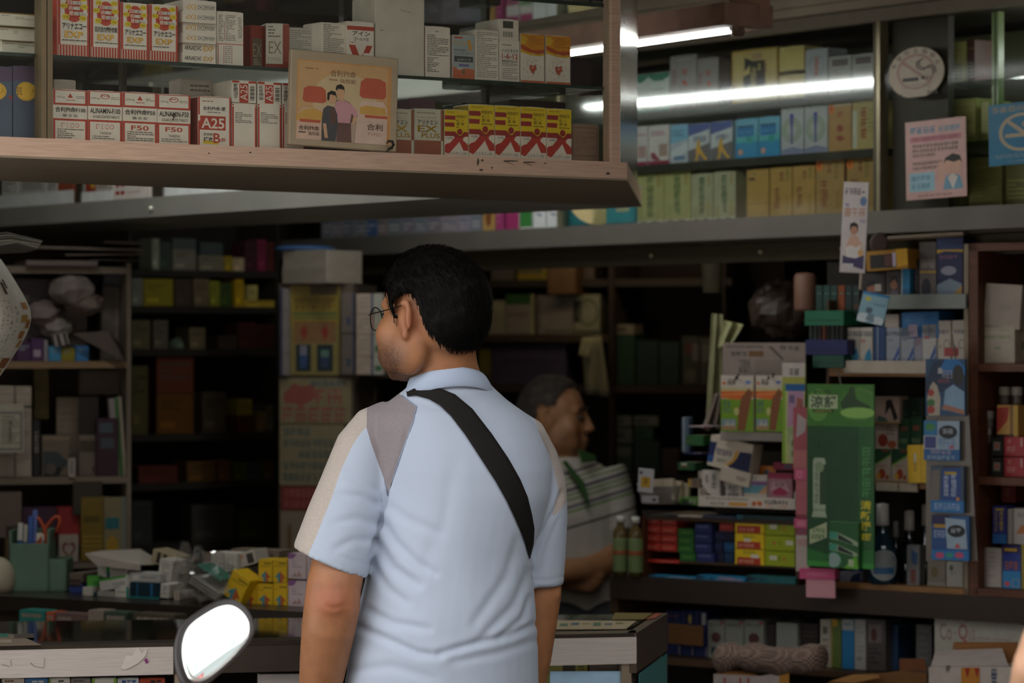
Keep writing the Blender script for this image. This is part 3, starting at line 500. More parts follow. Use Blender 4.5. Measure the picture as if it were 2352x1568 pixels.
# ------------------------------------------------------------------ boxed remedies in the glass wall cabinet
SBi = SB.off(.05)
def simple(c1, c2, tc, n=4, v=1):
    return [('r', 0, .55, 1, 1, c1), ('r', 0, 0, 1, .5, c2), ('g', n, .38, .15, .62, .85, tc, 'v') if v else ('g', n, .15, .6, .85, .78, tc, 'h')]
rowsB = [
 (ZB1, 'the top wall-cabinet shelf', [
  (1462, 1488, 172, 'cfd6d2', 'white carton with a teal corner', [('p', [(0, 1), (1, 1), (1, .9), (.4, .78), (0, .8)], '2f7a68'), ('r', 0, 0, 1, .09, '2f7a68')]),
  (1489, 1537, 168, 'd2d9d5', 'white carton with a teal arc top', [('p', [(0, 1), (1, 1), (1, .9), (.7, .8), (.3, .8), (0, .92)], '2f7a68'), ('r', 0, 0, 1, .08, '2f7a68'), ('r', .05, .42, .95, .44, '7aa89a'), ('l', .15, .5, .8, .6, 1, 'a0a8a4')]),
  (1539, 1600, 127, 'a39c9c', 'tall silver-grey carton with red characters', [('g', 1, .42, .6, .68, .74, 'b83a34', 'v'), ('p', [(.45, .5), (.55, .55), (.66, .44), (.6, .43)], 'c8402f'), ('g', 3, .1, .45, .25, .75, '9a5a58', 'v'), ('l', .25, .88, .75, .93, 1, 'cfc8c4'), ('r', 0, 0, 1, .05, '6a3a3a')]),
  (1602, 1650, 133, '9d9494', 'shorter silver-grey carton with red characters', [('g', 1, .42, .6, .68, .74, 'b83a34', 'v'), ('p', [(.45, .48), (.55, .53), (.66, .42), (.6, .41)], 'c8402f'), ('g', 3, .08, .45, .22, .75, '9a5a58', 'v'), ('r', 0, 0, 1, .05, '6a3a3a')]),
  (1654, 1677, 138, '4a382c', 'narrow dark brown carton', None),  # dark box put where there is only a dark gap
  (1681, 1786, 113, 'cfb878', 'wide gold gift carton with black lettering', [('b', 0, 0, 1, 1, .03, .03, 'b8923a'), ('p', [(.28, .86), (.42, .8), (.45, .78), (.72, .78), (.74, .3), (.25, .3), (.25, .5), (.4, .55), (.4, .7), (.28, .6)], '2e2a22'), ('r', .44, .8, .66, .92, 'b99a78'), ('g', 4, .42, .3, .54, .66, 'cfb878', 'v'), ('g', 2, .57, .58, .64, .72, 'cdb46a', 'v'), ('g', 4, .71, .5, .77, .78, '7a3a2a', 'v')]),
  (1790, 1847, 172, 'cfc088', 'gold foil carton, lower of two', [('r', .05, .05, .95, .95, 'cdb868')]),
  (1850, 1901, 112, 'a9aab0', 'silver carton with a red column of characters', [('o', .5, .65, .33, .22, .12, '9095a0'), ('g', 4, .42, .42, .6, .82, 'b8423a', 'v'), ('r', 0, 0, 1, .05, '6a3a44')]),
  (1904, 1955, 129, 'aba6a6', 'silver carton with a dark panel', [('b', .08, .3, .92, .95, .03, .02, '8a8688'), ('r', .14, .74, .86, .92, '5e5454'), ('l', .15, .5, .85, .68, 3, '7a7476')]),
  (1958, 2008, 124, 'aba6a6', 'silver carton with a dark panel at the stile', [('b', .08, .3, .92, .95, .03, .02, '8a8688'), ('r', .14, .74, .86, .92, '5e4e50'), ('l', .15, .5, .85, .68, 3, '7a7476')])]),
 (ZB2, 'the middle wall-cabinet shelf', [
  (1460, 1487, 291, 'c9c2c0', 'white carton with crimson foot', [('r', 0, 0, 1, .1, '8a2040'), ('l', .1, .72, .9, .8, 1, 'a03a5a'), ('r', .2, .2, .9, .5, 'a88a86')]),
  (1489, 1537, 288, 'cfc8c6', 'white carton with crimson foot and flower', [('r', 0, 0, 1, .1, '8a2040'), ('l', .12, .7, .85, .84, 2, 'a03a5a'), ('r', .52, .2, .92, .52, 'a58c80'), ('p', [(.15, .15), (.1, .3), (.3, .32), (.45, .2), (.6, .12), (.4, .1)], '8a3a48')]),
  (1540, 1580, 286, 'b4bac2', 'light blue and white carton', [('p', [(0, 1), (1, 1), (1, .6), (0, .5)], '7fb2d0'), ('l', .12, .66, .8, .85, 4, '3a5a7a'), ('p', [(0, .3), (1, .55), (1, .3), (0, .1)], 'c6ccd2'), ('r', .2, .08, .85, .18, '5a7aa0')]),
  (1581, 1630, 284, 'c2c6cc', 'blue and white carton with a yellow figure', 'fig'),
  (1632, 1682, 279, 'c2c6cc', 'second blue and white carton with a yellow figure', 'fig'),
  (1690, 1741, 273, '6fb0cc', 'bright blue carton with a deep blue panel', 'blue'),
  (1743, 1791, 268, '6fb0cc', 'second bright blue carton with a deep blue panel', 'blue'),
  (1794, 1846, 243, 'b9b9be', 'pale carton with a green ring and violet figure', 'ring'),
  (1848, 1901, 239, 'b9b9be', 'second pale carton with a green ring and violet figure', 'ring'),
  (1903, 1956, 237, 'b58a52', 'brown-gold carton with a round orange sticker', [('g', 1, .4, .7, .62, .82, '9a3a2a', 'v'), ('p', [(.36, .5), (.5, .56), (.66, .48), (.55, .4), (.42, .42)], '9a4232'), ('p', [(.3, .28), (.5, .34), (.75, .26), (.5, .2)], '9a4a3a'), ('r', 0, .95, 1, 1, 'cfc0a0'), ('e', .13, .89, .13, .1, 'e8792a'), ('g', 2, .08, .83, .18, .95, '4a2a12', 'v')]),
  (1958, 2008, 230, 'b9a468', 'pale gold carton with red calligraphy', [('r', 0, .04, .22, .8, 'c6c4b0'), ('g', 3, .40, .2, .68, .85, '9a3a2a', 'v'), ('l', .75, .3, .95, .8, 6, '8a8a50')])]),
 (ZB3+.0005, 'the bottom wall-cabinet shelf', [
  (1464, 1524, 398, 'a8a46e', 'yellow-green carton with a dark green column', 'herb'), (1526, 1586, 391, 'a8a46e', 'second yellow-green carton with a dark green column', 'herb'),
  (1588, 1637, 399, 'a6a486', 'pale green carton with a dark green column', 'herb'), (1639, 1689, 393, 'a6a486', 'second pale green carton with a dark green column', 'herb'),
  (1715, 1766, 389, 'b08c4a', 'plain gold carton with two black labels', [('r', .1, .78, .38, .83, '3a3018'), ('l', .3, .86, .55, .92, 1, '5a6030'), ('r', 0, .29, 1, .305, '6a5020')]),
  (1769, 1819, 384, 'b08c4a', 'gold carton with dark red characters', 'gold'), (1821, 1872, 380, 'b08c4a', 'second gold carton with dark red characters', 'gold'),
  (1874, 1939, 364, 'a5834c', 'tall gold carton with an orange sticker', 'golds'), (1945, 2008, 360, 'a5834c', 'second tall gold carton with an orange sticker', 'golds')])]
KIT = {
 'fig': [('p', [(0, 1), (1, 1), (1, .84), (0, .68)], '4f5fa0'), ('p', [(0, 0), (1, 0), (1, .48), (0, .3)], '6e6a6c'), ('g', 4, .25, .52, .85, .66, '3a5078', 'h'), ('p', [(.42, .52), (.5, .6), (.56, .52), (.56, .36), (.7, .2), (.92, .04), (.78, .03), (.58, .18), (.5, .24), (.46, .12), (.42, .02), (.3, .03), (.38, .16), (.36, .34)], 'd6a43a')],
 'blue': [('r', 0, 0, 1, .5, '2f8fc0'), ('r', .08, .55, .82, .8, '2277b5'), ('r', .08, .8, .82, .83, '23303a'), ('p', [(0, .5), (1, .58), (1, .42), (0, .4)], '58b5b8'), ('g', 4, .15, .62, .75, .70, '5aa0cc', 'h'), ('e', .62, .46, .15, .09, '3aa09a'), ('e', .22, .16, .11, .075, 'd9b0a0'), ('o', .22, .16, .11, .075, .3, 'd87a4a')],
 'ring': [('o', .48, .5, .42, .26, .10, '7d9a70'), ('o', .48, .5, .33, .2, .12, '6f8f66'), ('o', .48, .5, .24, .14, .16, '88a86a'), ('e', .48, .79, .09, .055, '4a4aa0'), ('p', [(.40, .74), (.56, .74), (.52, .5), (.52, .22), (.44, .22), (.44, .5)], '55559c'), ('p', [(0, 0), (1, 0), (1, .1), (.5, .16), (0, .1)], '8488a8'), ('o', .6, .96, .4, .06, .15, '7d9a78')],
 'herb': [('g', 5, .38, .1, .62, .92, '27522f', 'v'), ('g', 3, .76, .7, .9, .95, '9a7a40', 'v'), ('l', .08, .05, .3, .35, 7, '7f8440'), ('l', .7, .06, .95, .4, 8, '8a8a4c'), ('r', 0, 0, 1, .045, 'c9c4b6'), ('r', .12, .008, .35, .035, '4a4a44'), ('r', .55, .008, .8, .035, '4a4a44')],
 'gold': [('g', 2, .45, .7, .62, .9, '7a2f22', 'v'), ('g', 3, .18, .14, .44, .58, '6f2a20', 'v'), ('g', 4, .72, .7, .86, .95, '6a6a2a', 'v'), ('l', .7, .1, .84, .4, 6, '8a6a28')],
 'golds': [('g', 2, .42, .72, .56, .92, '7a2f22', 'v'), ('g', 3, .16, .12, .42, .6, '7a2a1e', 'v'), ('g', 4, .66, .62, .8, .95, '7a6a2a', 'v'), ('l', .7, .1, .84, .4, 6, '8a6a28'), ('e', .12, .88, .12, .085, 'e8792a'), ('g', 2, .07, .83, .17, .94, '4a2a12', 'v')]}
for z, ph, items in rowsB:
    for x0, x1, y0, c, de, dz in items:
        carton(SBi, x0, y0, x1, 500, .07, c, KIT[dz] if isinstance(dz, str) else dz, 'remedy_carton', f'{de} on {ph}', 'carton', 'remedy cartons in the wall cabinet', z=z)
carton(SBi, 1790, 107, 1847, 170, .07, 'd8c682', [('r', .05, .05, .95, .95, 'd2be74'), ('p', [(0, .9), (.2, 1), (.15, .85)], 'e8dca8')], 'remedy_carton', 'crinkled gold foil carton, upper of two on the top wall shelf', 'carton', z=ZB1+(CY-107-(CY-172))/F*SBi.d(1818)-.0005+.0)
# second rank, dim and greenish
SBr = SB.off(.24)
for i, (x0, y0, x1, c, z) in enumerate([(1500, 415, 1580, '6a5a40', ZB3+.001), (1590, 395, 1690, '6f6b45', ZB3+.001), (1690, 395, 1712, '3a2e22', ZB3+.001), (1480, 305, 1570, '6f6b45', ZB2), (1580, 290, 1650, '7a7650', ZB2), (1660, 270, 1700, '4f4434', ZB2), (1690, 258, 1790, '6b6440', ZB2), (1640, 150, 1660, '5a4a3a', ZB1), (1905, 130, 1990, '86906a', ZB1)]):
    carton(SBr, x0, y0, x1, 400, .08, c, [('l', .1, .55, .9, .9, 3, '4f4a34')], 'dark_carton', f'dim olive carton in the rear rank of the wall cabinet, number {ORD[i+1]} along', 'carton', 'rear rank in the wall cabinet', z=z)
# beyond the dark panel: glass end with lit pale cartons
for i, (x0, x1, y0, z, c) in enumerate([(2160, 2216, 98, ZB1, 'c3c27a'), (2222, 2238, 92, ZB1, '5a3028'), (2166, 2240, 228, ZB2, 'b4b070'), (2254, 2272, 232, ZB2, 'a8a468'), (2164, 2205, 372, ZB3+.0005, '8a8450'), (2225, 2300, 362, ZB3+.0005, '7f7a4a'), (2310, 2360, 350, ZB3+.0005, '6a6440')]):
    carton(SB.off(.12), x0, y0, x1, 500, .08, c, [('l', .08, .1, .9, .5, 5, '8f8c54'), ('r', 0, .8, 1, .82, '9a9860')], 'remedy_carton', f'{("lit yellow-green carton high", "thin maroon carton high", "lit yellow-green carton midway", "slim yellow-green carton midway", "dull olive carton low", "wider dull olive carton low", "olive carton cut by the edge")[i]} in the far end of the wall cabinet', 'carton', z=z)
for zz in (ZB1, ZB2): wallB(2160, 2500, zz-.007, zz-.001, .02, .4, glass_mat('shelf_glass_green', (.70, .82, .68), 1.)).part('glass_shelf', cabB)
for p0, p1 in ((2238, 2244), (2248, 2253)): wallB(p0, p1, ZB2-.02, ZBT, .06, .02, mat('7a8a5a', .3)).part('door_stile', cabB)
# signs stuck to the cabinet
SBs = SB.off(-.012)
mb = MB(); pts = ellp(.5, .5, .5, .5, 40)
A, B_ = SBs.at(2041), SBs.at(2168); wd = (B_-A).length; dm = SBs.d(2104); hh = 118/F*dm
rs = [(u, v) for u, v in pts]
rs = [(u, max(v, .03)) for u, v in rs]
sg = MB(); c0 = (A+B_)/2; ang = math.atan2(B_.y-A.y, B_.x-A.x)
sg.add([((u-.5)*wd, 0, v*hh) for u, v in rs]+[((u-.5)*wd, .002, v*hh) for u, v in rs], [tuple(range(40)), tuple(range(79, 39, -1))]+[(i, (i+1) % 40, (i+1) % 40+40, i+40) for i in range(40)], mat('b0a08e', .5))
so = link('no_smoking_sticker', sg.mesh('no_smoking_sticker')); so.location = (c0.x, c0.y, zat(226, dm)); so.rotation_euler[2] = ang; tag(so, 'round cream no-smoking sticker on the dark cabinet panel', 'sign')
arc = []
for k, ch in enumerate('本場所全面禁菸'):
    a = math.radians(158-22.5*k); u, v = .5+.43*math.cos(a), .5+.43*math.sin(a); arc.append(('t', ch, u-.045, v-.045, u+.045, v+.045, '3a322c'))
smoke = []
pp = [(.82, .44), (.80, .56), (.70, .60), (.66, .55), (.60, .55), (.52, .60), (.52, .70), (.60, .74)]
for off in (0, .05):
    for (ax, ay), (bx, by) in zip(pp, pp[1:]):
        dx, dy = bx-ax, by-ay; l = math.hypot(dx, dy); nx, ny = -dy/l*.012, dx/l*.012
        smoke.append(('p', [(ax-nx+off*.9, ay-ny+off*.5), (bx-nx+off*.9, by-ny+off*.5), (bx+nx+off*.9, by+ny+off*.5), (ax+nx+off*.9, ay+ny+off*.5)], '3a3a30'))
link('front_print', print_mesh('front_print', arc+[('o', .5, .52, .345, .345, .12, '9c7a70'), ('p', [(.24, .70), (.28, .74), (.76, .34), (.72, .30)], '9c7a70'), ('r', .26, .34, .55, .41, '2a2622'), ('r', .60, .36, .67, .42, '2a2622'), ('r', .70, .35, .72, .42, '3a3a30'), ('r', .75, .35, .77, .42, '3a3a30'), ('l', .25, .18, .8, .28, 2, '9a847a'), ('g', 2, .15, .03, .27, .1, '3a322c', 'h'), ('g', 3, .7, .06, .9, .13, '3a322c', 'h')]+smoke, wd, hh), so)
notice = [('r', .0, .0, 1, 1, 'c09a94'), ('T', '慰慰浤減', .09, .84, .52, .92, '3a7fa0') if False else ('g', 4, .09, .84, .52, .92, '357a9c', 'h'), ('g', 4, .56, .845, .92, .91, '4a88a0', 'h'), ('r', .08, .73, .93, .80, 'b5747c'), ('g', 12, .13, .745, .88, .785, '8f525c', 'h')]
for v in (.66, .60, .54): notice.append(('g', 13, .12, v, .88 if v > .55 else .5, v+.04, '4a4038', 'h'))
for v in (.44, .38): notice.append(('g', 10, .12, v, .62, v+.035, '4a4038', 'h'))
notice += [('r', .06, .1, .48, .34, '8fb0bc'), ('g', 4, .1, .24, .42, .3, '5f8898', 'h'), ('g', 4, .1, .14, .42, .2, '5f8898', 'h'), ('e', .78, .40, .15, .12, 'c49a86'), ('p', [(.63, .42), (.66, .50), (.78, .55), (.90, .52), (.94, .42), (.90, .46), (.80, .44), (.68, .47)], '2c2622'), ('p', [(.62, .1), (.66, .26), (.78, .3), (.9, .26), (.95, .1)], '6f94a8'), ('p', [(.7, .25), (.78, .3), (.86, .25), (.78, .1)], 'c9bcb4'), ('p', [(.55, .2), (.54, .45), (.60, .46), (.64, .22)], 'c49a86'), ('g', 6, .2, .03, .8, .055, '8a6a66', 'h')]
carton(SBs.off(-.004), 2082, 274, 2221, 455, .0015, 'c09a94', notice, 'notice_sheet', 'pink printed notice with a cartoon pharmacist taped on the dark panel', 'poster', flap=False, bev=0, roll=-1.2)
blue = [('r', 0, 0, 1, 1, '256e90'), ('g', 7, .05, .86, .98, .95, '9a8f7c', 'h'), ('o', .52, .52, .36, .31, .16, 'a89a80'), ('p', [(.24, .72), (.29, .76), (.80, .34), (.75, .30)], 'a89a80'), ('r', .26, .44, .66, .50, 'a89a80'), ('o', .62, .64, .1, .06, .3, 'a89a80'), ('l', .1, .1, .9, .17, 2, '7a9098'), ('l', .3, .03, .9, .06, 1, '7a9098')]
carton(SB.off(-.05), 2272, 234, 2420, 376, .002, '256e90', blue, 'no_smoking_sign', 'blue no-smoking sign with a pale ring, cut by the picture edge', 'sign', flap=False, bev=0, roll=-1)
# small cartons on the far run of the wall cabinet, under the hanging cabinet
xs = 738
pal = ['7a7c84', '857c84', '6f747a', '75757a', '3f5a86', '80706c', '6f7478', '76707a', '747a80', '7a7078', '8a8088', '8a8290']
i = 0
while xs < 1105:
    wd_ = [26, 22, 30, 27, 24, 22, 34, 30, 28, 32, 40, 28][i % 12]; c = pal[i % 12]
    carton(SBi, xs, 470+(i*7) % 12, xs+wd_-2, 545, .06, c, [('l', .15, .1, .85, .4, 2, 'a8a4a8'), ('r', .1, .45, .9, .5, '5a6a80')], 'small_carton', f'bluish-grey carton on the far wall shelf, {ORD[i+1]} from its dark end', 'carton', 'grey cartons on the far wall shelf', z=ZB3+.0005); xs += wd_; i += 1
far = [(1109, 1136, 'b08a52', 'tan carton with a brown flower', [('e', .5, .3, .25, .2, '7a4a2a')]), (1139, 1156, '9a3a6a', 'magenta carton with a white edge', [('l', .2, .1, .7, .5, 3, 'b86a90')]), (1163, 1192, 'c8c4c0', 'white and magenta carton', [('r', 0, .0, 1, .38, '9a3464'), ('r', 0, .62, 1, .9, '9a3464')]), (1195, 1222, 'c8c4c0', 'white carton with a green foot', [('r', 0, .05, 1, .42, '3a7a3c'), ('r', 0, .62, 1, .9, '9a3464')]), (1225, 1253, 'cdcfcf', 'white carton with a small grey ribbon', [('p', [(.2, .35), (.5, .28), (.8, .3), (.5, .34)], '6a7088')]), (1256, 1286, 'cdcfcf', 'second white carton with a small grey ribbon', [('p', [(.2, .35), (.5, .28), (.8, .3), (.5, .34)], '6a7088')])]
for x0, x1, c, de, dz in far: carton(SBi, x0, 425, x1, 540, .06, c, dz, 'small_carton', f'{de} on the far wall shelf', 'carton', z=ZB3+.0005)
carton(SBi, 1299, 435, 1462, 520, .07, '3f96a4', [('b', 0, 0, 1, 1, .03, .06, '2a6a78'), ('r', .72, .35, .9, .75, 'b8b89a')], 'remedy_carton', 'turquoise carton behind the cream disc on the wall shelf', 'carton', z=ZB3+.0005)
c = SBi.off(-.03).at(1372, 448); mb = MB(); r = 68/F*c.y
mb.rings([[c+Vector((math.cos(t)*r, o, math.sin(t)*r)) for t in np.linspace(0, 2*math.pi, 41)[:-1]] for o in (0, .006)], mat('d0bb86', .5)); mb.top('round_disc', 'cream paper disc propped before the turquoise carton', 'disc')
# ------------------------------------------------------------------ pavement counter, shelves and stock on the street side
SE = Strip(0, 5.5, 1462, 5.75); ZC = .953
def quad(S, x0, x1, z0, z1, th, m, mb=None):
    A, B = S.at(x0), S.at(x1); mb = mb or MB(); n = Vector((-(B-A).y, (B-A).x)).normalized() if False else (B-A).xy.normalized(); n = Vector((-n.y, n.x))
    return mb.prism([A.xy, B.xy, B.xy+n*th, A.xy+n*th], z0, z1, m)
def vary_box(S, x0, y0, x1, y1, dep, hexc): pass
ctr = thing('glass_counter', 'glass-topped shop counter with a pale steel front rail', 'counter', (SE.at(700).x, 5.65, 0))
f0, f1 = SE.at(-160), SE.at(1462); r1 = P(1533, 1416, 6.17); r0 = Vector((f0.x-.02, 5.98, 0))
RAIL = mat('c2b8b2', .42, .25, .12, 8., .06, name='rail_steel', stretch=(2, 2, 40)); DARKF = mat('40362f', .5, .3)
quad(SE, -160, 398, .899, ZC, .03, RAIL).part('front_rail', ctr); quad(SE, 1120, 1462, .899, ZC, .03, RAIL).part('front_rail', ctr)
quad(SE.off(.004), 398, 1120, .899, ZC, .03, DARKF).part('front_rail', ctr, label='dark middle front rail')
MB().prism([f0.xy+Vector((0, .002)), f1.xy+Vector((0, .002)), f1.xy+Vector((0, .06)), f0.xy+Vector((0, .06))], ZC, ZC+.008, mat('3a322b', .35, .4)).part('front_frame', ctr)
MB().prism([f0.xy+Vector((0, .061)), f1.xy+Vector((-.02, .061)), r1.xy-Vector((.02, .01)), r0.xy], ZC+.001, ZC+.008, mat('1d1f1a', .06, 0, .1, 6, spec=.6)).part('glass_top', ctr)
s = (r1.xy-f1.xy).normalized(); sn = Vector((s.y, -s.x))
MB().prism([f1.xy, r1.xy, r1.xy-sn*.02, f1.xy-sn*.02], .880, ZC+.008, mat('574a41', .45, .4, .2, 8)).part('side_rail', ctr)
MB().prism([f1.xy+s*.02-sn*.012, r1.xy-sn*.012, r1.xy-sn*.028, f1.xy+s*.02-sn*.028], .05, .88, mat('6f6458', .5, .3)).part('side_board', ctr)
for p in (1428, 1110, 402): quad(SE.off(.006), p, p+22, .05, .899, .03, mat('9a8a78', .4, .5, .2, 8)).part('post', ctr)
quad(SE.off(.3), -160, 1440, .05, .89, .02, mat('2a2520', .8)).part('inner_board', ctr)
quad(SE.off(.03), -160, 1440, .78, .79, .3, mat('4a4038', .5)).part('inner_shelf', ctr)
quad(SE, -160, 1462, .0, .08, .3, mat('3a332c', .7)).part('plinth', ctr)
# old tape residue, scratch and sticker scrap on the rail
def on_rail(pts, c, nm, lab):
    S = SE.off(-.002); MB().slab([P(x, y, S.d(x)) for x, y in pts], -.0006, mat(c, .6)).part(nm, ctr, label=lab)
on_rail([(331, 1514), (337, 1511), (341, 1520), (336, 1524)], '7a2a6a', 'sticker_scrap', 'purple sticker scrap')
on_rail([(278, 1534), (290, 1504), (303, 1506), (316, 1486), (326, 1500), (338, 1490), (334, 1506), (318, 1522), (300, 1532), (286, 1538)], 'c8beb8', 'tape_residue', 'pale tape residue')
for a, b in (((70, 1521), (78, 1530)), ((78, 1530), (101, 1533)), ((101, 1533), (102, 1510)), ((24, 1515), (26, 1528)), ((4, 1525), (22, 1530))):
    MB().tube([P(*a, SE.d(a[0])-.001), P(*b, SE.d(b[0])-.001)], .0005, mat('8a766a', .7), 5).part('scratch', ctr)
# sheets under the glass
SS = Strip(0, 5.8, 1462, 6.0)
def flat_sheet(pts, c, name, label, design=None):
    mb = MB(); vs = [P(x, y, (ZC+.0095-H)*F/(CY-y)) for x, y in pts]; mb.slab(vs, .0006, mat(c, .5))
    if design:
        o, ux, uy = vs[0], vs[1]-vs[0], vs[3]-vs[0]
        rn = random.Random(5)
        for (a, b, cc, d, col) in design: mb.slab([o+ux*a+uy*b+Vector((0, 0, .001)), o+ux*cc+uy*b+Vector((0, 0, .001)), o+ux*cc+uy*d+Vector((0, 0, .001)), o+ux*a+uy*d+Vector((0, 0, .001))], .0003, mat(col, .5))
    return mb.top(name, label, 'paper')
flat_sheet([(1180, 1446), (1438, 1444), (1462, 1426), (1190, 1424)], 'a8987c', 'printed_sheet', 'cream leaflet with blue-green sketches lying on the counter glass', [(.4+.1*i, .3+.1*(i % 3), .47+.1*i, .55+.1*(i % 2), ('4a6a58', '3a5a70', '6a7a4a')[i % 3]) for i in range(6)])
flat_sheet([(1405, 1423), (1478, 1422), (1500, 1408), (1412, 1407)], '6a5a26', 'printed_sheet', 'olive printed sheet at the far corner of the counter glass')
flat_sheet([(1482, 1422), (1505, 1420), (1520, 1409), (1506, 1408)], '8f3f26', 'printed_sheet', 'orange-red card slip at the far corner of the counter glass')
flat_sheet([(-40, 1484), (95, 1481), (40, 1457), (-40, 1452)], '7a6a5a', 'printed_sheet', 'creased brown-grey leaflet on the glass at the street end of the counter', [(.1, .2, .5, .4, '9a8a78'), (.55, .5, .9, .8, '4a4038'), (.2, .6, .45, .85, '2f6a5a')])
# cartons standing in the counter just under the rail
for i, (x0, x1, c, de, dz) in enumerate([(6, 56, 'c8bcae', 'white carton with brown marks', [('l', .1, .82, .9, .97, 2, '6a4a3a'), ('r', 0, .0, 1, .75, '4a8ab0')]), (58, 110, '4a78a8', 'blue carton with white characters', [('g', 2, .3, .82, .85, .96, 'd8d8d0', 'h')]), (112, 161, 'd8d4ca', 'white carton with a green edge', [('r', 0, 0, .1, 1, '7a9a3a'), ('g', 1, .45, .8, .75, .97, '3a3a34', 'h')]), (163, 208, '8a8280', 'grey carton with dark lines', [('l', .1, .75, .9, .97, 3, '4a4442')]),
     (211, 268, 'd8d6cc', 'white carton in a lime frame', [('r', 0, 0, .12, 1, '7fae3a'), ('r', .88, 0, 1, 1, '7fae3a'), ('r', .38, .86, .68, .9, '4a8a5a')]), (270, 319, 'cfd3d6', 'pale carton with slanting blue characters', [('g', 3, .2, .75, .9, .97, '2f5a9a', 'h')]), (321, 379, 'b5482c', 'orange-red carton with black characters', [('g', 2, .42, .72, .88, .97, '2a1a14', 'h')])]):
    carton(SE.off(.045), x0, 1558, x1, 1700, .07, c, dz, 'display_carton', f'{de} in the counter front under the rail', 'carton', z=.7905)
carton(SE.off(.04), 592, 1547, 760, 1700, .02, 'c8bfbc', [('r', 0, .0, 1, .9, 'c9c0bd')], 'display_carton', 'plain pinkish-white board in the counter front beside the mirror', 'carton', z=.7905, roll=.8)
carton(SE.off(.06), 1250, 1524, 1350, 1700, .06, 'cfc87a', [('r', .42, .82, .72, .98, '8a8068')]+[('r', .43+.03*i, .83, .44+.03*i+.01*(i % 2), .97, '4a443a') for i in range(9)]+[('l', .78, .85, .95, .95, 2, '6a6a3a')], 'display_carton', 'pale yellow carton with a bar code in the counter front', 'carton', z=.7905)
carton(SE.off(.06), 1353, 1525, 1424, 1700, .06, '8a7c70', [('r', .05, .88, .95, .97, 'a39488'), ('r', 0, .8, 1, .87, '3a3430')], 'display_carton', 'grey-brown carton with a dark band in the counter front', 'carton', z=.7905)
carton(SE.off(.02), 1262, 1541, 1424, 1640, .002, '9fc0da', [('r', 0, 0, 1, 1, '9fc0da'), ('e', .5, .3, .4, .2, 'b4cfe2')], 'poster_card', 'sky-blue poster behind the counter glass below the yellow carton', 'poster', z=.7905, flap=False, bev=0, roll=1)
# turquoise side poster
pA = f1.xy+s*.03-sn*(-.0015); pB = r1.xy-s*.012+sn*.0015; A3, B3 = Vector((pA.x, pA.y, .3)), Vector((pB.x, pB.y, .3)); wd = (B3-A3).length
mb = MB(); mb.box((0, .0008, .288), (wd, .0012, .575), mat('3f8f92', .45)); po = link('side_poster', mb.mesh('side_poster')); po.location = ((A3+B3)/2)+Vector((0, 0, 0)); po.rotation_euler[2] = math.atan2((B3-A3).y, (B3-A3).x); tag(po, 'turquoise poster with a hand and blue spikes on the counter side', 'poster')
link('front_print', print_mesh('front_print', [('p', [(.12, .60), (.5, .60), (.56, .72), (.6, .86), (.5, .80), (.42, .90), (.36, .76), (.25, .80), (.2, .7)], '2f6ab0'), ('p', [(.2, .55), (.5, .55), (.5, .68), (.55, .82), (.50, .83), (.42, .70), (.34, .72), (.25, .65)], 'c98a6a'), ('p', [(.8, .55), (.95, .6), (.98, .68), (.86, .62)], '2f6ab0')], wd, .575), po)
# ---- second, rear counter with its clutter
SR = Strip(0, 6.85, 700, 6.44)
rc = thing('rear_counter', 'dark low counter behind the glass counter, covered in loose cartons', 'counter', (-.7, 6.9, 0))
ZR = .938
DK = mat('3b322a', .55, var=.2, scale=5)
quad(SR, -160, 760, ZR-.035, ZR, .75, mat('312a24', .3, spec=.5)).part('worktop', rc); quad(SR.off(.04), -160, 760, .02, ZR-.035, .02, DK).part('front_board', rc)
for p in (-158, 730): quad(SR.off(.02), p, p+25, 0, ZR-.035, .7, DK).part('end_board', rc)
quad(SR.off(-.30), -160, 700, .84, .855, .29, DK).part('ledge', rc)
for i, (x0, x1, c) in enumerate([(44, 102, '2f7a70'), (106, 124, 'b0553a'), (126, 200, '6a5450'), (202, 237, '8a7a70'), (240, 290, '3a4a3c'), (305, 400, '4a4236')]):
    carton(SR.off(-.2), x0, 1402+(i % 3)*4, x1, 1450, .05, c, [('l', .1, .3, .9, .9, 2, '8a7c70')], 'loose_carton', f'{("teal", "orange-red", "plum-brown", "pale", "dark green", "olive")[i]} carton on the dim ledge between the two counters', 'carton', z=.8555)
def crumple(c, size, m, seed, name, label, cat, amp=.25, nu=18, nv=12, fr=3.0):
    mb = MB(); c = Vector(c); rs = []
    for j in range(nv+1):
        t = -math.pi/2+math.pi*min(max(j, .05), nv-.05)/nv; r = []
        for k in range(nu):
            d = Vector((math.cos(2*math.pi*k/nu)*math.cos(t), math.sin(2*math.pi*k/nu)*math.cos(t), math.sin(t)))
            q = 1+amp*noise.noise(d*fr+Vector((seed*7.1, 0, 0)))*1.6+amp*.5*noise.noise(d*fr*3+Vector((0, seed*3.3, 0)))
            r.append(c+Vector((d.x*size[0]*q, d.y*size[1]*q, d.z*size[2]*q+size[2])))
        rs.append(r)
    mb.rings(rs, m); zmin = min(v[2] for v in mb.v); mb.v = [(v[0], v[1], v[2]-zmin+c.z) for v in mb.v]
    return mb.top(name, label, cat)
CLEAR = glass_mat('cellophane', (.95, .95, .94), 1.0, .07)
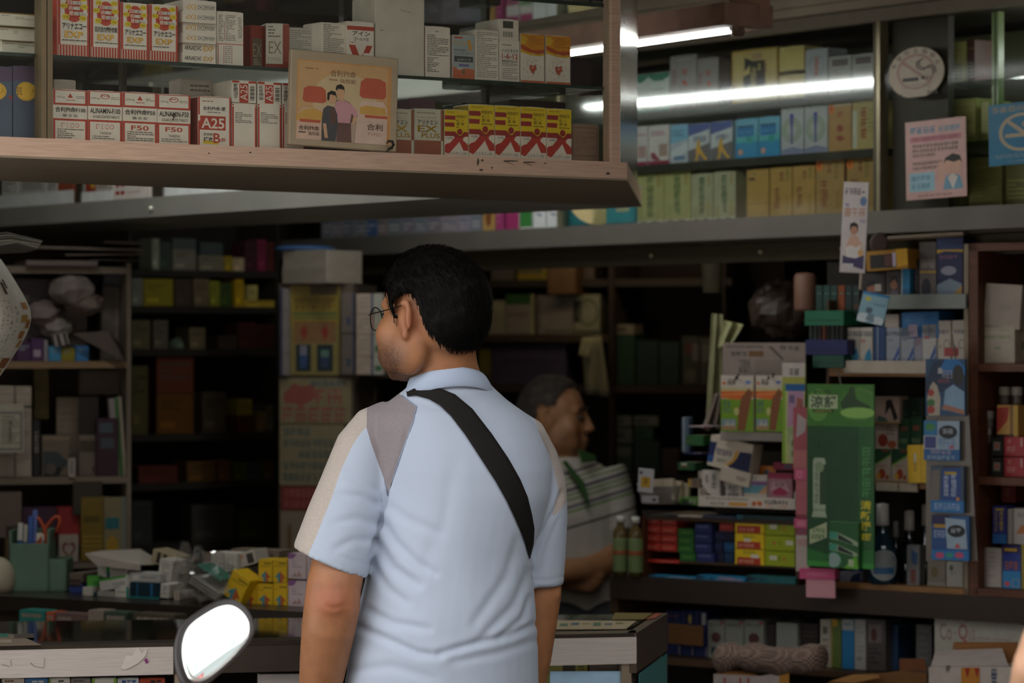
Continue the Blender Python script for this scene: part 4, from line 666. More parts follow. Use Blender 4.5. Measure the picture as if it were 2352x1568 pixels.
# pencil caddy with scissors and pens
cd0 = P(95, 1365, 7.0); cd0.z = ZR; cx, cyy = cd0.x, 7.0
cad = thing('pencil_caddy', 'pale green plastic pencil caddy with a lower front step', 'caddy', (cx, cyy, ZR))
GRN = mat('5a7561', .45)
mb = MB(); wA = 66/F*7; 
for (x0, x1, y0, y1, z0, z1) in ((-wA, .028, -.05, -.044, 0, .118), (-wA, .028, .044, .05, 0, .15), (-wA, -wA+.006, -.05, .05, 0, .15), (.022, .028, -.05, .05, 0, .15), (.028, wA, -.05, -.044, 0, .08), (.028, wA, .044, .05, 0, .08), (wA-.006, wA, -.05, .05, 0, .08), (-wA, wA, -.05, .05, 0, .005)):
    mb.box((cx+(x0+x1)/2, cyy+(y0+y1)/2, ZR+(z0+z1)/2), (x1-x0, y1-y0, z1-z0), GRN, bev=.001)
mb.part('tray', cad)
for i, (px, h, c, nm, lab) in enumerate([(45, .185, 'c8c4bc', 'marker_pen', 'white-capped marker pen standing in the caddy corner'), (55, .18, 'b0aca4', 'marker_pen', 'pale marker with an orange ring in the green caddy'), (66, .20, '4a6ab0', 'ballpoint_pen', 'blue ballpoint pen in the green caddy'), (74, .215, '6a7ab8', 'ballpoint_pen', 'tall light blue pen in the green caddy')]):
    q = P(px, 1365, 7.0); mb = MB(); mb.tube([(q.x, cyy+.01*i-.02, ZR+.006), (q.x+.004, cyy+.01*i-.02, ZR+h-.06)], .006, mat('2f5a8a' if i < 2 else c, .4), 8); mb.tube([(q.x+.004, cyy+.01*i-.02, ZR+h-.06), (q.x+.006, cyy+.01*i-.02, ZR+h-.018)], .0068, mat(c, .4), 8); mb.top(nm, lab, 'pen', smooth=False)
sc = thing('scissors', 'scissors with orange-red loop handles standing in the green caddy', 'scissors', (cx, cyy, ZR))
for i, (px, lean) in enumerate(((88, -.01), (112, .02))):
    q = P(px, 1225, 7.0); q.y = cyy+.01
    lp = [q+Vector((math.cos(t)*.016+lean*(math.sin(t)), 0, math.sin(t)*.042+.0)) for t in np.linspace(-1.2, math.pi+1.2, 14)]
    MB().tube(lp+[q+Vector((.004*(1-2*i), 0, -.10)), q+Vector((.006*(1-2*i), 0, -.15))], .0042, mat('b0492c', .4), 8).part('handle', sc, True)
mb = MB(); mb.box((cx-.005, cyy+.01, ZR+.075), (.02, .002, .13), metal()); mb.part('blade', sc)
# pile of loose cartons
GW = [('r', 0, 0, 1, .12, '3f9a4a'), ('l', .2, .45, .9, .75, 2, '7a7a74'), ('r', .08, .3, .22, .9, '3a8a4a')]
SQ = SR.off(.12)
def pile(x0, y0, x1, y1, c, dz, name, label, dep=.06, roll=0, yaw=0, push=0, z=None, **k): return carton(SQ, x0, y0, x1, y1, dep, c, dz, name, label, 'carton', roll=roll, yaw=yaw, push=push, z=z, flap=False, **k)
D0 = SQ.d(300)
mb = MB(); v = [P(195, 1273, 6.80), P(322, 1298, 6.80), P(380, 1297, 7.0), P(322, 1262, 7.05), P(230, 1266, 7.0)]; mb.slab(v, .002, mat('b0a69a', .6)); v2 = [P(195, 1273, 6.8), P(322, 1298, 6.8), P(322, 1310, 6.8), P(222, 1298, 6.8)]; mb.slab(v2, .002, mat('a89e92', .6)); mb.top('bent_cardboard', 'bent grey carton lid lying over the pile of green-striped cartons', 'cardboard')
pile(224, 1296, 292, 1326, 'd0ccc2', [('r', .3, .2, .42, 1, '3f9a4a'), ('r', .32, 0, .42, .4, '2a5a6a'), ('g', 6, .5, .5, .95, .7, '6a6a66', 'h')], 'medicine_carton', 'white carton with a green and teal stripe, topmost of the pile by the caddy', push=.05)
pile(230, 1325, 293, 1352, 'd0ccc2', [('r', 0, .8, 1, 1, '57a84a'), ('g', 6, .5, .2, .95, .5, '7a7a74', 'h')], 'medicine_carton', 'white carton with a lime top edge slanting in the pile', roll=-10)
pile(200, 1322, 226, 1348, '5fae4a', [('r', .55, 0, 1, .6, '3f8a3a')], 'medicine_carton', 'bright green small carton on the caddy side of the pile', push=.03)
pile(190, 1348, 213, 1373, 'cfcabf', [('r', .1, .1, .9, .9, 'cac5ba')], 'medicine_carton', 'small white carton end at the foot of the pile', z=ZR+.0005)
pile(214, 1360, 222, 1373, '2a4a52', None, 'medicine_carton', 'dark teal carton end at the foot of the pile', z=ZR+.0005)
pile(224, 1357, 262, 1373, 'b5b0a8', [('l', .1, .3, .9, .7, 1, '8a857c')], 'medicine_carton', 'grey-white carton lying at the foot of the pile', z=ZR+.0005)
pile(264, 1347, 296, 1378, 'd5d0c5', [('g', 5, .15, .4, .9, .6, '7a8a74', 'h'), ('r', .82, 0, 1, 1, '2f8a7a')], 'medicine_carton', 'white carton with a teal edge before the dark tray', z=ZR+.0005)
pile(298, 1316, 368, 1336, 'b8b4ae', [('r', .1, .2, .3, .8, 'd5d0c8'), ('l', .4, .3, .9, .6, 1, '7a7672')], 'medicine_carton', 'pale grey carton lying across the dark blue box', push=.02)
pile(298, 1337, 366, 1384, '17303c', [('r', .24, .1, .28, .95, '2a6a8a'), ('r', .70, .1, .78, .95, '2a6a98'), ('r', 0, 0, 1, .12, '2a7a7a')], 'medicine_carton', 'dark blue-black glossy box under the pale grey carton', rough=.15, z=ZR+.0005)
cp = P(315, 1306, 6.95); MB().lathe(cp, [(.0001, -.0), (.0105, 0), (.0105, .028), (.009, .032), (.0001, .0322)], mat('cfc9bd', .4)).top('bottle_cap', 'white ribbed bottle cap standing above the pile of cartons', 'cap', smooth=False)
pile(362, 1284, 392, 1335, 'c4beb4', [('l', .2, .2, .8, .8, 5, '8a847a')], 'medicine_carton', 'white torn carton flap standing beside the dark box', roll=8, push=.05)
pile(368, 1340, 388, 1372, 'cdc8be', [('l', .3, .2, .7, .8, 4, '6a6a7a')], 'medicine_carton', 'slim white carton standing at the edge of the pile', roll=4, z=ZR+.004)
pile(400, 1358, 412, 1390, 'cabfb0', [('l', .25, .1, .75, .9, 8, '6a5a4a')], 'medicine_carton', 'narrow cream carton with vertical print by the plastic bag', z=ZR+.0005)
pile(392, 1300, 432, 1390, '5a4c40', [('r', .1, .1, .9, .9, '544639')], 'medicine_carton', 'brown carton behind the narrow cream one', push=.09, z=ZR+.0005)
pile(345, 1268, 402, 1300, 'a8987c', [('r', .2, .1, .35, .9, '3a3028'), ('r', .45, .1, .6, .9, '3a3028'), ('r', .7, .1, .85, .9, 'b5862a')], 'medicine_carton', 'cream carton with dark slanted bars behind the pile', roll=14, push=.16)
# cellophane bag of cartons
bagc = P(470, 1392, 6.66); bagc.z = ZR
pile(430, 1338, 500, 1376, '9a948c', [('r', .05, .6, .95, .8, '5a5450'), ('r', .05, .25, .95, .4, '5a5450')], 'bagged_carton', 'striped grey carton tilted inside the clear bag', roll=26, push=-.06, z=ZR+.03)
pile(452, 1318, 512, 1330, '2f7a6a', [('r', 0, .1, 1, .3, '8aa89a')], 'bagged_carton', 'teal strip carton tilted in the mouth of the clear bag', roll=28, push=-.05, z=ZR+.075)
crumple((bagc.x+.005, 6.63, ZR+.0005), (.062, .05, .055), CLEAR, 3, 'plastic_bag', 'crumpled clear plastic bag of cartons beside the yellow boxes', 'bag', .35, 26, 18)
mb = MB(); mb.rings([[Vector((bagc.x-.045+.02*math.cos(t)*r, 6.65+.012*math.sin(t)*r, ZR+zz)) for t in np.linspace(0, 6.28, 9)[:-1]] for r, zz in ((1.6, .07), (1.0, .11), (.4, .145))], CLEAR); mb.top('plastic_wrap', 'peaked twist of clear wrap above the cellophane bag', 'wrap')
pile(466, 1268, 484, 1300, '6a4430', [('r', .1, .1, .9, .9, '64402c')], 'medicine_carton', 'brown carton end behind the white ruled carton', push=.12)
pile(484, 1269, 545, 1312, 'd2ccc2', [('r', .12+.1*i, .1, .14+.1*i, .9, 'b0aaa2') for i in range(8)]+[('r', .5, 0, .52, 1, '6a645c')], 'medicine_carton', 'white carton with fine upright rules above the plastic bag', push=.10)
pile(466, 1293, 486, 1312, 'cfc8be', None, 'medicine_carton', 'small white carton below the brown end', push=.09)
pile(552, 1265, 590, 1298, 'c9c0b4', [('r', .5, .1, .9, .8, '4a4440'), ('r', .1, .6, .3, .8, 'c8702a')], 'medicine_carton', 'white carton with a grey panel leaning back on the pile', roll=-16, push=.12)
pile(540, 1298, 600, 1340, '55483a', [('r', .1, .2, .6, .8, '6a6a54')], 'medicine_carton', 'dark olive carton in shade behind the yellow boxes', push=.14, z=ZR+.05)
pile(530, 1262, 640, 1276, '8a7a6a', [('l', .1, .2, .9, .8, 2, '5a4a40')], 'medicine_carton', 'long flat brown carton along the back of the pile', push=.22, z=ZR+.09)
one = [('r', .42, .78, .95, .85, '8a7416'), ('l', .1, .6, .9, .72, 1, 'a08a1c'), ('p', [(.22, .28), (.52, .48), (.52, .0), (.36, 0), (.36, .22), (.22, .14)], '4a8a94'), ('p', [(.52, .48), (.86, .24), (.86, .14), (.72, .2), (.72, 0), (.52, 0)], 'b5562a')]
YB = 'dbb21c'
for i, (x0, x1, y0, y1) in enumerate([(556, 588, 1341, 1392), (589, 626, 1340, 1392), (628, 660, 1338, 1392)]):
    pile(x0, y0, x1, y1, YB, one, 'arrow_carton', f'yellow carton with a teal and red arrow, lower row, {ORD[i+1]} of three', z=ZR+.0005, group='yellow arrow cartons')
hL = .0005+52/F*SQ.d(600)
for i, (x0, x1) in enumerate([(594, 625), (627, 659)]): pile(x0, 1284, x1, 1339, YB, one+[('r', 0, .86, 1, .88, 'b8941a')], 'arrow_carton', f'yellow carton with a teal and red arrow, upper row, {ORD[i+1]} of two', z=ZR+hL+.001, group='yellow arrow cartons')
pile(508, 1312, 552, 1362, YB, one, 'arrow_carton', 'yellow arrow carton tipped over beside the plastic bag', roll=28, push=-.04, z=ZR+.012, group='yellow arrow cartons')
pk = [('p', [(0, 1), (.5, 1), (.3, .8), (0, .78)], '8a5a8a'), ('l', .2, .4, .8, .7, 3, '9a8490'), ('p', [(.2, .08), (.4, .25), (.5, .12), (.6, .35), (.75, .1)], 'a8847a')]
hp = 62/F*SQ.d(690)
for i, (x0, x1, lv) in enumerate([(662, 703, 0), (705, 760, 0), (662, 703, 1), (705, 760, 1)]):
    pile(x0, 1333-lv*62, x1, 1394, 'cdb9bb', pk if i % 2 == 0 else [('l', .1, .3, .9, .8, 4, '9a8490')], 'pink_carton', f'pinkish-white carton, {("lower", "upper")[lv]} of the stack, {("beside the yellow cartons", "behind the arm")[i % 2]}', z=ZR+.0005+lv*(hp+.001))
    if lv == 1: SC.objects
# the upper ones keep the lower height
# ---- bookcase at the far street end
SGb = Strip(0, 7.5, 300, 7.6)
bc = thing('bookcase', 'pale worn bookcase stuffed with papers at the street end of the shop', 'bookcase', (SGb.at(100).x, 7.7, 0))
PW = mat('7a6c5e', .7, var=.2, scale=5)
ZG = [1.749, 1.497, 1.190, .965]
quad(SGb, 291, 301, 0, 1.76, .34, PW).part('side_panel', bc); quad(SGb.off(.34), -160, 300, 0, 1.76, .012, mat('4a4038', .8)).part('back_panel', bc)
for i, z in enumerate(ZG): quad(SGb.off(.004), -160, 291, z-.018, z, .33, PW if i != 1 else mat('8a6f52', .7)).part('shelf', bc)
def gbox(x0, y0, x1, y1, c, dz, name, label, cat='carton', zi=None, dep=.08, o=.03, z=None, **k): return carton(SGb.off(o), x0, y0, x1, y1, dep, c, dz, name, label, cat, z=z if zi is None else ZG[zi]+.0005, flap=False, **k)
for i, (x0, x1, y0, y1, c) in enumerate([(60, 225, 598, 611, '6a5c56'), (210, 322, 598, 608, '6e625a'), (150, 330, 586, 597, '5e5048'), (90, 330, 574, 585, '675950'), (240, 335, 560, 573, '5a4c46')]):
    carton(SGb.off(-.02), x0, y0, x1, y1, .28, c, None, 'paper_sheaf', f'sagging brownish sheaf of papers on the bookcase top, {ORD[5-i]} from the top', 'paper', 'paper sheaves on the bookcase', roll=(.0, .5, -1, 1.2, 1.5)[i], z=ZG[0]+.001+i*.0165, flap=False)
for i, (x0, y0, x1, y1, c, lab, rl) in enumerate([(30, 640, 120, 720, '4a3c40', 'dark plum carton', 0), (122, 650, 200, 700, '54463c', 'brown wrapped bundle', 0), (236, 628, 290, 655, '3a4448', 'dark teal carton', 3), (230, 656, 262, 770, '6a6258', 'grey folder', 2), (264, 660, 288, 790, '86786c', 'pale folder spine', 0)]):
    gbox(x0, y0, x1, y1, c, [('l', .1, .3, .9, .8, 3, '7a6c62')], 'stored_bundle', f'{lab} on the upper level of the bookcase', 'bundle', o=.12+.02*(i > 2), roll=rl, zi=None if i == 2 else 1)
for i, (x, y, sx, sz, c, lab) in enumerate([(165, 700, .06, .04, '7a6e68', 'grey-white crumpled package'), (190, 745, .055, .03, '6e5e54', 'brown crumpled package'), (95, 745, .05, .035, '7a6a68', 'pinkish crumpled package'), (120, 770, .045, .03, '8a8078', 'white crumpled package')]):
    q = P(x, y, 7.58); crumple((q.x, q.y+.02*i, ZG[1]+.03*(3-i)+.06), (sx, .05, sz), mat(c, .6), i+2, 'crumpled_package', f'{lab} heaped on the bookcase middle shelf', 'package', .15, 16, 10, 2.0)
for x0, x1, y0, c, lab in [(38, 70, 785, '4a2a4e', 'dark purple carton'), (72, 99, 777, '52305a', 'purple carton with white labels'), (101, 110, 780, '8a8088', 'slim pale carton'), (112, 140, 795, '3f86b0', 'light blue carton'), (141, 172, 799, '8a7a20', 'olive-yellow carton'), (174, 204, 794, '3a78b0', 'blue carton'), (-30, 36, 790, '40283e', 'dark purple carton half behind the newspaper')]:
    gbox(x0, y0, x1, 830, c, [('r', .2, .2, .8, .5, 'a890a0')] if 'labels' in lab else [('l', .2, .5, .9, .8, 2, '8a9aa0')], 'medicine_carton', f'{lab} in the row on the bookcase middle shelf', zi=1)
mb = MB(); mb.slab([SGb.off(-.02).at(170, 768), SGb.off(-.02).at(250, 762), SGb.off(.12).at(300, 815), SGb.off(-.03).at(285, 830)], .003, mat('54463e', .6)); mb.top('curled_magazine', 'dark curled magazine drooping over the bookcase shelf edge', 'magazine')
gbox(128, 765, 160, 790, '9a9088', [('r', .2, 0, .45, 1, '2a2422'), ('r', .7, 0, .9, 1, '2a2422')], 'striped_packet', 'packet with black and white stripes on top of the blue cartons', 'packet', roll=-14, o=.01, z=ZG[1]+.042)
for i, (x0, y0, x1, y1, z) in enumerate([(-20, 1040, 33, 1092, 0), (36, 1038, 72, 1092, 0), (-20, 985, 33, 1038, 1), (36, 985, 72, 1037, 1), (-20, 930, 33, 984, 2), (36, 936, 72, 984, 2), (-20, 886, 33, 929, 3), (36, 887, 72, 935, 3)]):
    gbox(x0, y0, x1, y1, 'a89a8c', [('l', .1, .5, .9, .9, 3, '8a7c70')], 'white_carton', f'dusty white carton in the stack behind the certificate, {("lowest", "second", "third", "top")[z]} row, {("street side", "shop side")[i % 2]}', 'carton', group='dusty white cartons', z=ZG[2]+.001+z*.0625)
ce = carton(SGb.off(-.05), -14, 928, 55, 1040, .006, 'a89f8e', [('b', .05, .06, .93, .84, .05, .03, '4a4656'), ('g', 5, .3, .72, .7, .76, '4a443c', 'h'), ('l', .25, .15, .85, .68, 8, '6a645a'), ('g', 4, .5, .2, .6, .65, '3a342e', 'v')], 'certificate', 'framed licence sheet with a dark border in a clear sleeve', 'certificate', flap=False)
gbox(76, 965, 92, 1090, '2a2426', [('g', 2, .2, .4, .8, .8, '8a807a', 'v')], 'dark_binder', 'dark binder with two pale marks beside the white cartons', 'binder', zi=2)
gbox(96, 1000, 160, 1092, '6f6052', [('r', .02, .9, 1, .98, '8a7660'), ('p', [(.05, 0), (.05, .62), (.55, .6), (.95, .35), (.6, 0)], '3a4044'), ('p', [(0, 0), (.85, .32), (.6, 0)], '1c1a1a'), ('e', .32, .18, .2, .14, '5a4e4a'), ('e', .72, .22, .06, .07, '4a4442')], 'photo_folder', 'brown folder with a dark curved photograph, on the bookcase lower shelf', 'folder', zi=2, o=.05)
gbox(157, 1052, 173, 1092, 'a89a94', [('g', 4, .3, .15, .7, .85, '3a3230', 'v')], 'white_tag', 'small upright white label with a column of characters', 'label', zi=2, o=-.005, dep=.004)
gbox(130, 912, 180, 1092, '80705f', [('l', .1, .1, .9, .9, 9, '75665a')], 'paper_folder', 'pale brown folder standing behind the photo folder', 'folder', zi=2, o=.12, dep=.02)
gbox(181, 912, 226, 1092, '73655a', [('r', .0, .52, 1, 1, '2c2220'), ('r', .05, .3, .95, .45, '4a4230'), ('r', .7, .05, .8, .12, '3a342c')], 'magazine_file', 'magazine with a dark upper half standing on the bookcase lower shelf', 'magazine', zi=2, o=.05, dep=.02)
gbox(222, 960, 272, 1090, '3d2430', [('r', .12, .75, .75, .92, '4a525a'), ('r', .18, .48, .8, .66, '454c52')], 'plum_book', 'plum book with two grey panels on the bookcase lower shelf', 'book', zi=2, o=.01, dep=.025)
for i, (x0, x1, y0, c, lab) in enumerate([(262, 276, 915, '8f8484', 'white-edged magazine'), (274, 284, 912, '3f6a34', 'green-spined magazine'), (284, 292, 910, '9a8c7e', 'cream magazine')]):
    gbox(x0, y0, x1, 1092, c, None, 'leaning_magazine', f'{lab} leaning against the bookcase side', 'magazine', zi=2, o=.02, dep=.03, roll=-4)
gbox(182, 850, 285, 908, '5a4c40', [('l', .1, .2, .9, .8, 4, '6a5a4c')], 'carton_box', 'brown dim carton lying over the folders', 'carton', o=.14, z=ZG[2]+.215)
gbox(78, 836, 112, 905, '6a5a24', [('r', .1, .1, .7, .5, '75652a')], 'mustard_folder', 'mustard-yellow folder above the dark binder', 'folder', o=.16, z=ZG[2]+.15, dep=.01)
SG2 = SGb.off(-.06)
for x0, y0, x1, y1, c, lab, dz in [(131, 1164, 183, 1222, '8f2a2a', 'flat red box', None), (52, 1165, 130, 1222, '42283a', 'dark plum box', None), (186, 1140, 240, 1256, '7a6224', 'amber sachet pack', [('r', .1, .6, .8, .7, '5a4a1a'), ('l', .1, .1, .9, .4, 4, '9a7e34')]), (236, 1142, 290, 1256, '857a5a', 'amber and teal sachet pack', [('r', .1, .5, .7, .68, '2f6a70'), ('e', .4, .25, .25, .14, 'a8822a'), ('r', .8, 0, 1, 1, '7a7a70')]), (136, 1228, 180, 1290, 'a39488', 'white packet with a dark red heart outline', 'ht'), (-30, 1130, 50, 1200, '6a5a50', 'grey-brown packet', None), (168, 1105, 235, 1150, '3f3830', 'dark brown packet', None), (12, 1206, 46, 1262, '5a4a30', 'small ochre packet', None)]:
    if dz == 'ht': dz = [('p', [(.5+.36*(16*math.sin(t)**3)/16, .45+.30*(13*math.cos(t)-5*math.cos(2*t)-2*math.cos(3*t)-math.cos(4*t))/13) for t in np.linspace(0, 2*math.pi, 25)[:-1]], '6a2f2c'), ('p', [(.5+.24*(16*math.sin(t)**3)/16, .45+.2*(13*math.cos(t)-5*math.cos(2*t)-2*math.cos(3*t)-math.cos(4*t))/13) for t in np.linspace(0, 2*math.pi, 25)[:-1]], 'a39488')]
    carton(SGb.off(.02 if y1 < 1225 and x0 > 100 and x0 < 160 else .0), x0, y0, x1, y1, .06, c, dz, 'stored_packet', f'{lab} on the lowest level of the bookcase', 'packet', z=ZG[3]+.0005 if y1 > 1240 else ZG[3]+.0005+(1258-y1)/F*7.5, flap=False)
mb = MB(); mb.ell(P(-2, 1330, 6.95), (.04, 0, 0), (0, .04, 0), (0, 0, .055), mat('a89c88', .5)); q = P(-2, 1330, 6.95); mb.v = [(a, b, max(c, ZR+.0005)) for a, b, c in mb.v]; mb.top('white_jar', 'cream round jar at the picture edge beside the green caddy', 'jar', smooth=True)
for i, (y, c, x1) in enumerate([(1352, '3a4a8a', 188), (1340, '5a4a44', 186), (1327, '6e6058', 190)]):
    carton(SQ.off(.05), 158, y-11, x1, y, .14, c, None, 'flat_book', f'{("blue", "brown", "grey-brown")[i]} book lying flat between the caddy and the carton pile', 'book', z=ZR+.0005+i*.0135, flap=False)
# ---- newspapers hanging at the street side
nw = thing('hanging_newspaper', 'printed newspaper sheet with small food pictures curling at the picture edge', 'newspaper', P(0, 860, 5.75))
ys = np.linspace(560, 900, 18); ex = np.interp(ys, [560, 590, 640, 690, 725, 770, 800, 862, 900], [-40, 0, 32, 62, 75, 62, 42, 2, -40])
def npt(u, v, off=0.):
    y = 900-v*340; xr = float(np.interp(y, ys, ex)); x = -150+(xr+150)*u
    return P(x, y, 5.72+.10*max(0, u-.55)**2*4+.02*math.sin(v*5)-off)
def surf(f, a, b, c, d, n, m, mb, off):
    rs = [[f(a+(c-a)*i/n, b+(d-b)*j/n, off) for i in range(n+1)] for j in range(n+1)]
    vs = [p for r in rs for p in r]; mb.add(vs, [(j*(n+1)+i, j*(n+1)+i+1, (j+1)*(n+1)+i+1, (j+1)*(n+1)+i) for j in range(n) for i in range(n)], m)
mb = MB(); surf(npt, 0, 0, 1, 1, 18, mat('cfccc0', .8), mb, 0); mb.part('sheet', nw, True)
mb = MB(); rn = random.Random(2)
for u, v, du, dv, c in [(.93, .56, .05, .045, 'a8743a'), (.90, .47, .06, .05, 'b58a50'), (.955, .43, .035, .06, '9a6a34'), (.92, .36, .05, .05, 'a8743a'), (.955, .30, .035, .05, 'b08048'), (.88, .16, .1, .07, '8a5a3a'), (.85, .09, .12, .06, 'a8743a'), (.80, .66, .03, .08, '4a2f2c'), (.84, .70, .02, .06, '4a2f2c')]: surf(npt, u, v, min(u+du, .995), v+dv, 3, mat(c, .7), mb, .002)
for k in range(110):
    u = rn.choice([.70, .745, .79, .84])+rn.uniform(0, .006); v = rn.uniform(.12, .62); surf(npt, u, v, u+.022, v+.004, 1, mat('8d897f', .8), mb, .002)
mb.part('front_print', nw)
mb = MB(); 
for k in range(7): mb.slab([P(-60, 545+k*5, 6.0+.01*k), P(15+k*4, 540+k*4-abs(k-3)*2, 6.0), P(98-k*2, 560+k*3.0-6, 6.02), P(60, 562+k*3, 6.1), P(-60, 556+k*5, 6.1)], .0025, mat('9a968c' if k % 2 else '6a645a', .8))
mb.top('folded_newspapers', 'folded bundle of newspapers poking out above the hanging sheet', 'newspaper', kind=None)
# ---- dim alcove shelving behind
SCs = Strip(300, 8.6, 640, 8.9)
alc = thing('alcove_shelving', 'dark alcove shelving of dim cartons behind the rear counter', 'shelving', (SCs.at(470).x, 8.9, 0))
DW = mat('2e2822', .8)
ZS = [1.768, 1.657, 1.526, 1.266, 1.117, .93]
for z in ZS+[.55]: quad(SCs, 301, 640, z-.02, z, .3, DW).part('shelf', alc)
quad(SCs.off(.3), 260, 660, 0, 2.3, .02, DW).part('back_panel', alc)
for p in (296, 636): quad(SCs.off(.0), p, p+6, 0, 2.3, .3, DW).part('side_panel', alc)
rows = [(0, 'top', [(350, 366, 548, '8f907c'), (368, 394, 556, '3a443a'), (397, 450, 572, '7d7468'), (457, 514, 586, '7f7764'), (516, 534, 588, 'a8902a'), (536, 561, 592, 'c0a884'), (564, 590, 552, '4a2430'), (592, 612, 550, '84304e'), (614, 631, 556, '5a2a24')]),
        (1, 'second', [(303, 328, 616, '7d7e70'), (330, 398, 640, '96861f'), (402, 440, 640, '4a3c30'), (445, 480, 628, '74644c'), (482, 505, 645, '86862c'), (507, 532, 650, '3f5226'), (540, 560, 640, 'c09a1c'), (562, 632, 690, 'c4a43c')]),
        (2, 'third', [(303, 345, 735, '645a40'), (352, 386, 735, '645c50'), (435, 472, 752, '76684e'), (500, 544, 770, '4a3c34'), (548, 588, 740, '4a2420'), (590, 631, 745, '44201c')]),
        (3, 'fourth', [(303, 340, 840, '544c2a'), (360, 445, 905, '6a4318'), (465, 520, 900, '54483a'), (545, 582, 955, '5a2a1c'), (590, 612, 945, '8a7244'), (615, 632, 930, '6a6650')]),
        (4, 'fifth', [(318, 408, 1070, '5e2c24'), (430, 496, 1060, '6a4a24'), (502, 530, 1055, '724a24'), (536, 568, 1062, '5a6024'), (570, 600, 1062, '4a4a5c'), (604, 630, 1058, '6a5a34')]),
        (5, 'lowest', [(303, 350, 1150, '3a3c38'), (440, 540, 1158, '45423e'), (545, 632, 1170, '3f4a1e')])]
CN = {0: 'dim carton'}
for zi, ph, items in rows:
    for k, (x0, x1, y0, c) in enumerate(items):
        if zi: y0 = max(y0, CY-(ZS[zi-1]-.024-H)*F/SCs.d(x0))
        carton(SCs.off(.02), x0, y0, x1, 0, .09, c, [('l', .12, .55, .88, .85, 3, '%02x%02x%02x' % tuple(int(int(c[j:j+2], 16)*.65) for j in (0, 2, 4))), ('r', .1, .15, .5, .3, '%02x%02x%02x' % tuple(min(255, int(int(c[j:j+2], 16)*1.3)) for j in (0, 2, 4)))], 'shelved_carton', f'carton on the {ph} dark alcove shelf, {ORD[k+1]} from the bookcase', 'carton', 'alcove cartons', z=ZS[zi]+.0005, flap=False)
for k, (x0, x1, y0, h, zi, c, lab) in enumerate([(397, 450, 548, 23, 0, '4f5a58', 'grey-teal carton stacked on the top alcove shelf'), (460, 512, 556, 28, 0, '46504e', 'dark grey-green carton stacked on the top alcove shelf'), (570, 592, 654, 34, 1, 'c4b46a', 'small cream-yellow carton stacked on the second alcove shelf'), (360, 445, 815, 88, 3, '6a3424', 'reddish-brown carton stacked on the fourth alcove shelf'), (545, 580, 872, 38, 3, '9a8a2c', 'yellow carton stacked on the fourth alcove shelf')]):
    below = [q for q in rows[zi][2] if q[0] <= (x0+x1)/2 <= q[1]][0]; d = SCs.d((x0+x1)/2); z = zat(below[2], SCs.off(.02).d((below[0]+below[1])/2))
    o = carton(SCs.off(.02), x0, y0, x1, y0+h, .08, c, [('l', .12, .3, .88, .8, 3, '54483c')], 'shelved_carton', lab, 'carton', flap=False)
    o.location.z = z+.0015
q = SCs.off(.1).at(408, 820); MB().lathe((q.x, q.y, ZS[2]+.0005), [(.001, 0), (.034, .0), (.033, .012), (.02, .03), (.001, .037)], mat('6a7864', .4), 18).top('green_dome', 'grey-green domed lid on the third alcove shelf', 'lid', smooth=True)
# ---- the pillar with its notices
SP = Strip(640, 8.3, 810, 8.26)
plr = MB(); quad(SP, 641, 812, 0, 1.718, .3, mat('5a4e42', .8), plr); struct('pillar', plr)
def pc(x0, y0, x1, y1, c, dz, name, lab, off=-.004, dep=.002, cat='poster', **k): return carton(SP.off(off), x0, y0, x1, y1, dep, c, dz, name, lab, cat, flap=False, bev=0 if dep < .01 else .001, **k)
for i, (y0, y1) in enumerate(((610, 645), (575, 609))):
    carton(SP.off(-.05), 634+i*2, y0, 764, y1, .16, '9a8f82', [('r', 0, .02*k+.03*k, 1, .02*k+.03*k+.012, '857a6e') for k in range(1, 19)], 'paper_ream', f'thick ream of off-white paper on the pillar shelf, {("lower", "upper")[i]} of two', 'paper', yaw=-26, z=1.7185+i*.0455, flap=False)
MB().ell(P(700, 571, 8.3), (.09, .01, 0), (0, .05, 0), (0, 0, .011), mat('3a5a86', .4)).top('blue_packet', 'flattened blue plastic packet on the paper reams', 'packet', smooth=True)
for i, (y0, y1) in enumerate(((662, 712), (713, 765), (766, 812), (813, 862))): pc(643, y0, 664, y1, '857c78', [('r', 0, 0, .3, 1, '3a4258')], 'slim_carton', f'slim grey carton with a navy edge on the pillar flank, {ORD[i+1]} from the top', -.022, .02, 'carton', group='slim cartons on the pillar')
yp = [('r', 0, .55, 1, 1, '8f7a2c'), ('r', .4, .89, .95, 1, '5a4c2a'), ('g', 9, .08, .80, .92, .86, '6a4a20', 'h'), ('g', 7, .1, .73, .85, .79, '6a4a20', 'h'), ('r', .06, .67, .95, .70, '5a6a40'), ('r', .06, .63, .95, .65, '5a6a40'), ('r', .08, .36, .92, .60, '84603a'), ('p', [(.2, .5), (.3, .56), (.36, .48), (.28, .38)], '8a2f24'), ('p', [(.62, .5), (.72, .56), (.78, .48), (.7, .38)], '8a2f24'), ('r', .12, .04, .42, .34, '1c2a2c'), ('r', .54, .04, .86, .34, '1c2a2c'), ('r', .2, .08, .34, .22, '2c4a74'), ('r', .62, .08, .78, .22, '2a3c58'), ('r', .2, .22, .34, .33, '7a7a8a'), ('r', .62, .2, .78, .28, '5a7a70')]
pc(666, 655, 781, 861, '857642', yp, 'pillar_poster', 'yellow poster with two dark bottles pinned on the pillar')
for i, (x0, x1, y0, y1, c) in enumerate([(784, 814, 672, 765, '6a5e58'), (784, 814, 767, 860, '675b52')]): pc(x0, y0, x1, y1, c, [('r', .4, .2, .7, .4, '3a4258'), ('r', .85, 0, 1, 1, '3a3f58')], 'slim_carton', f'grey-brown carton beside the yellow poster, {("upper", "lower")[i]} of two', -.03, .028, 'carton')
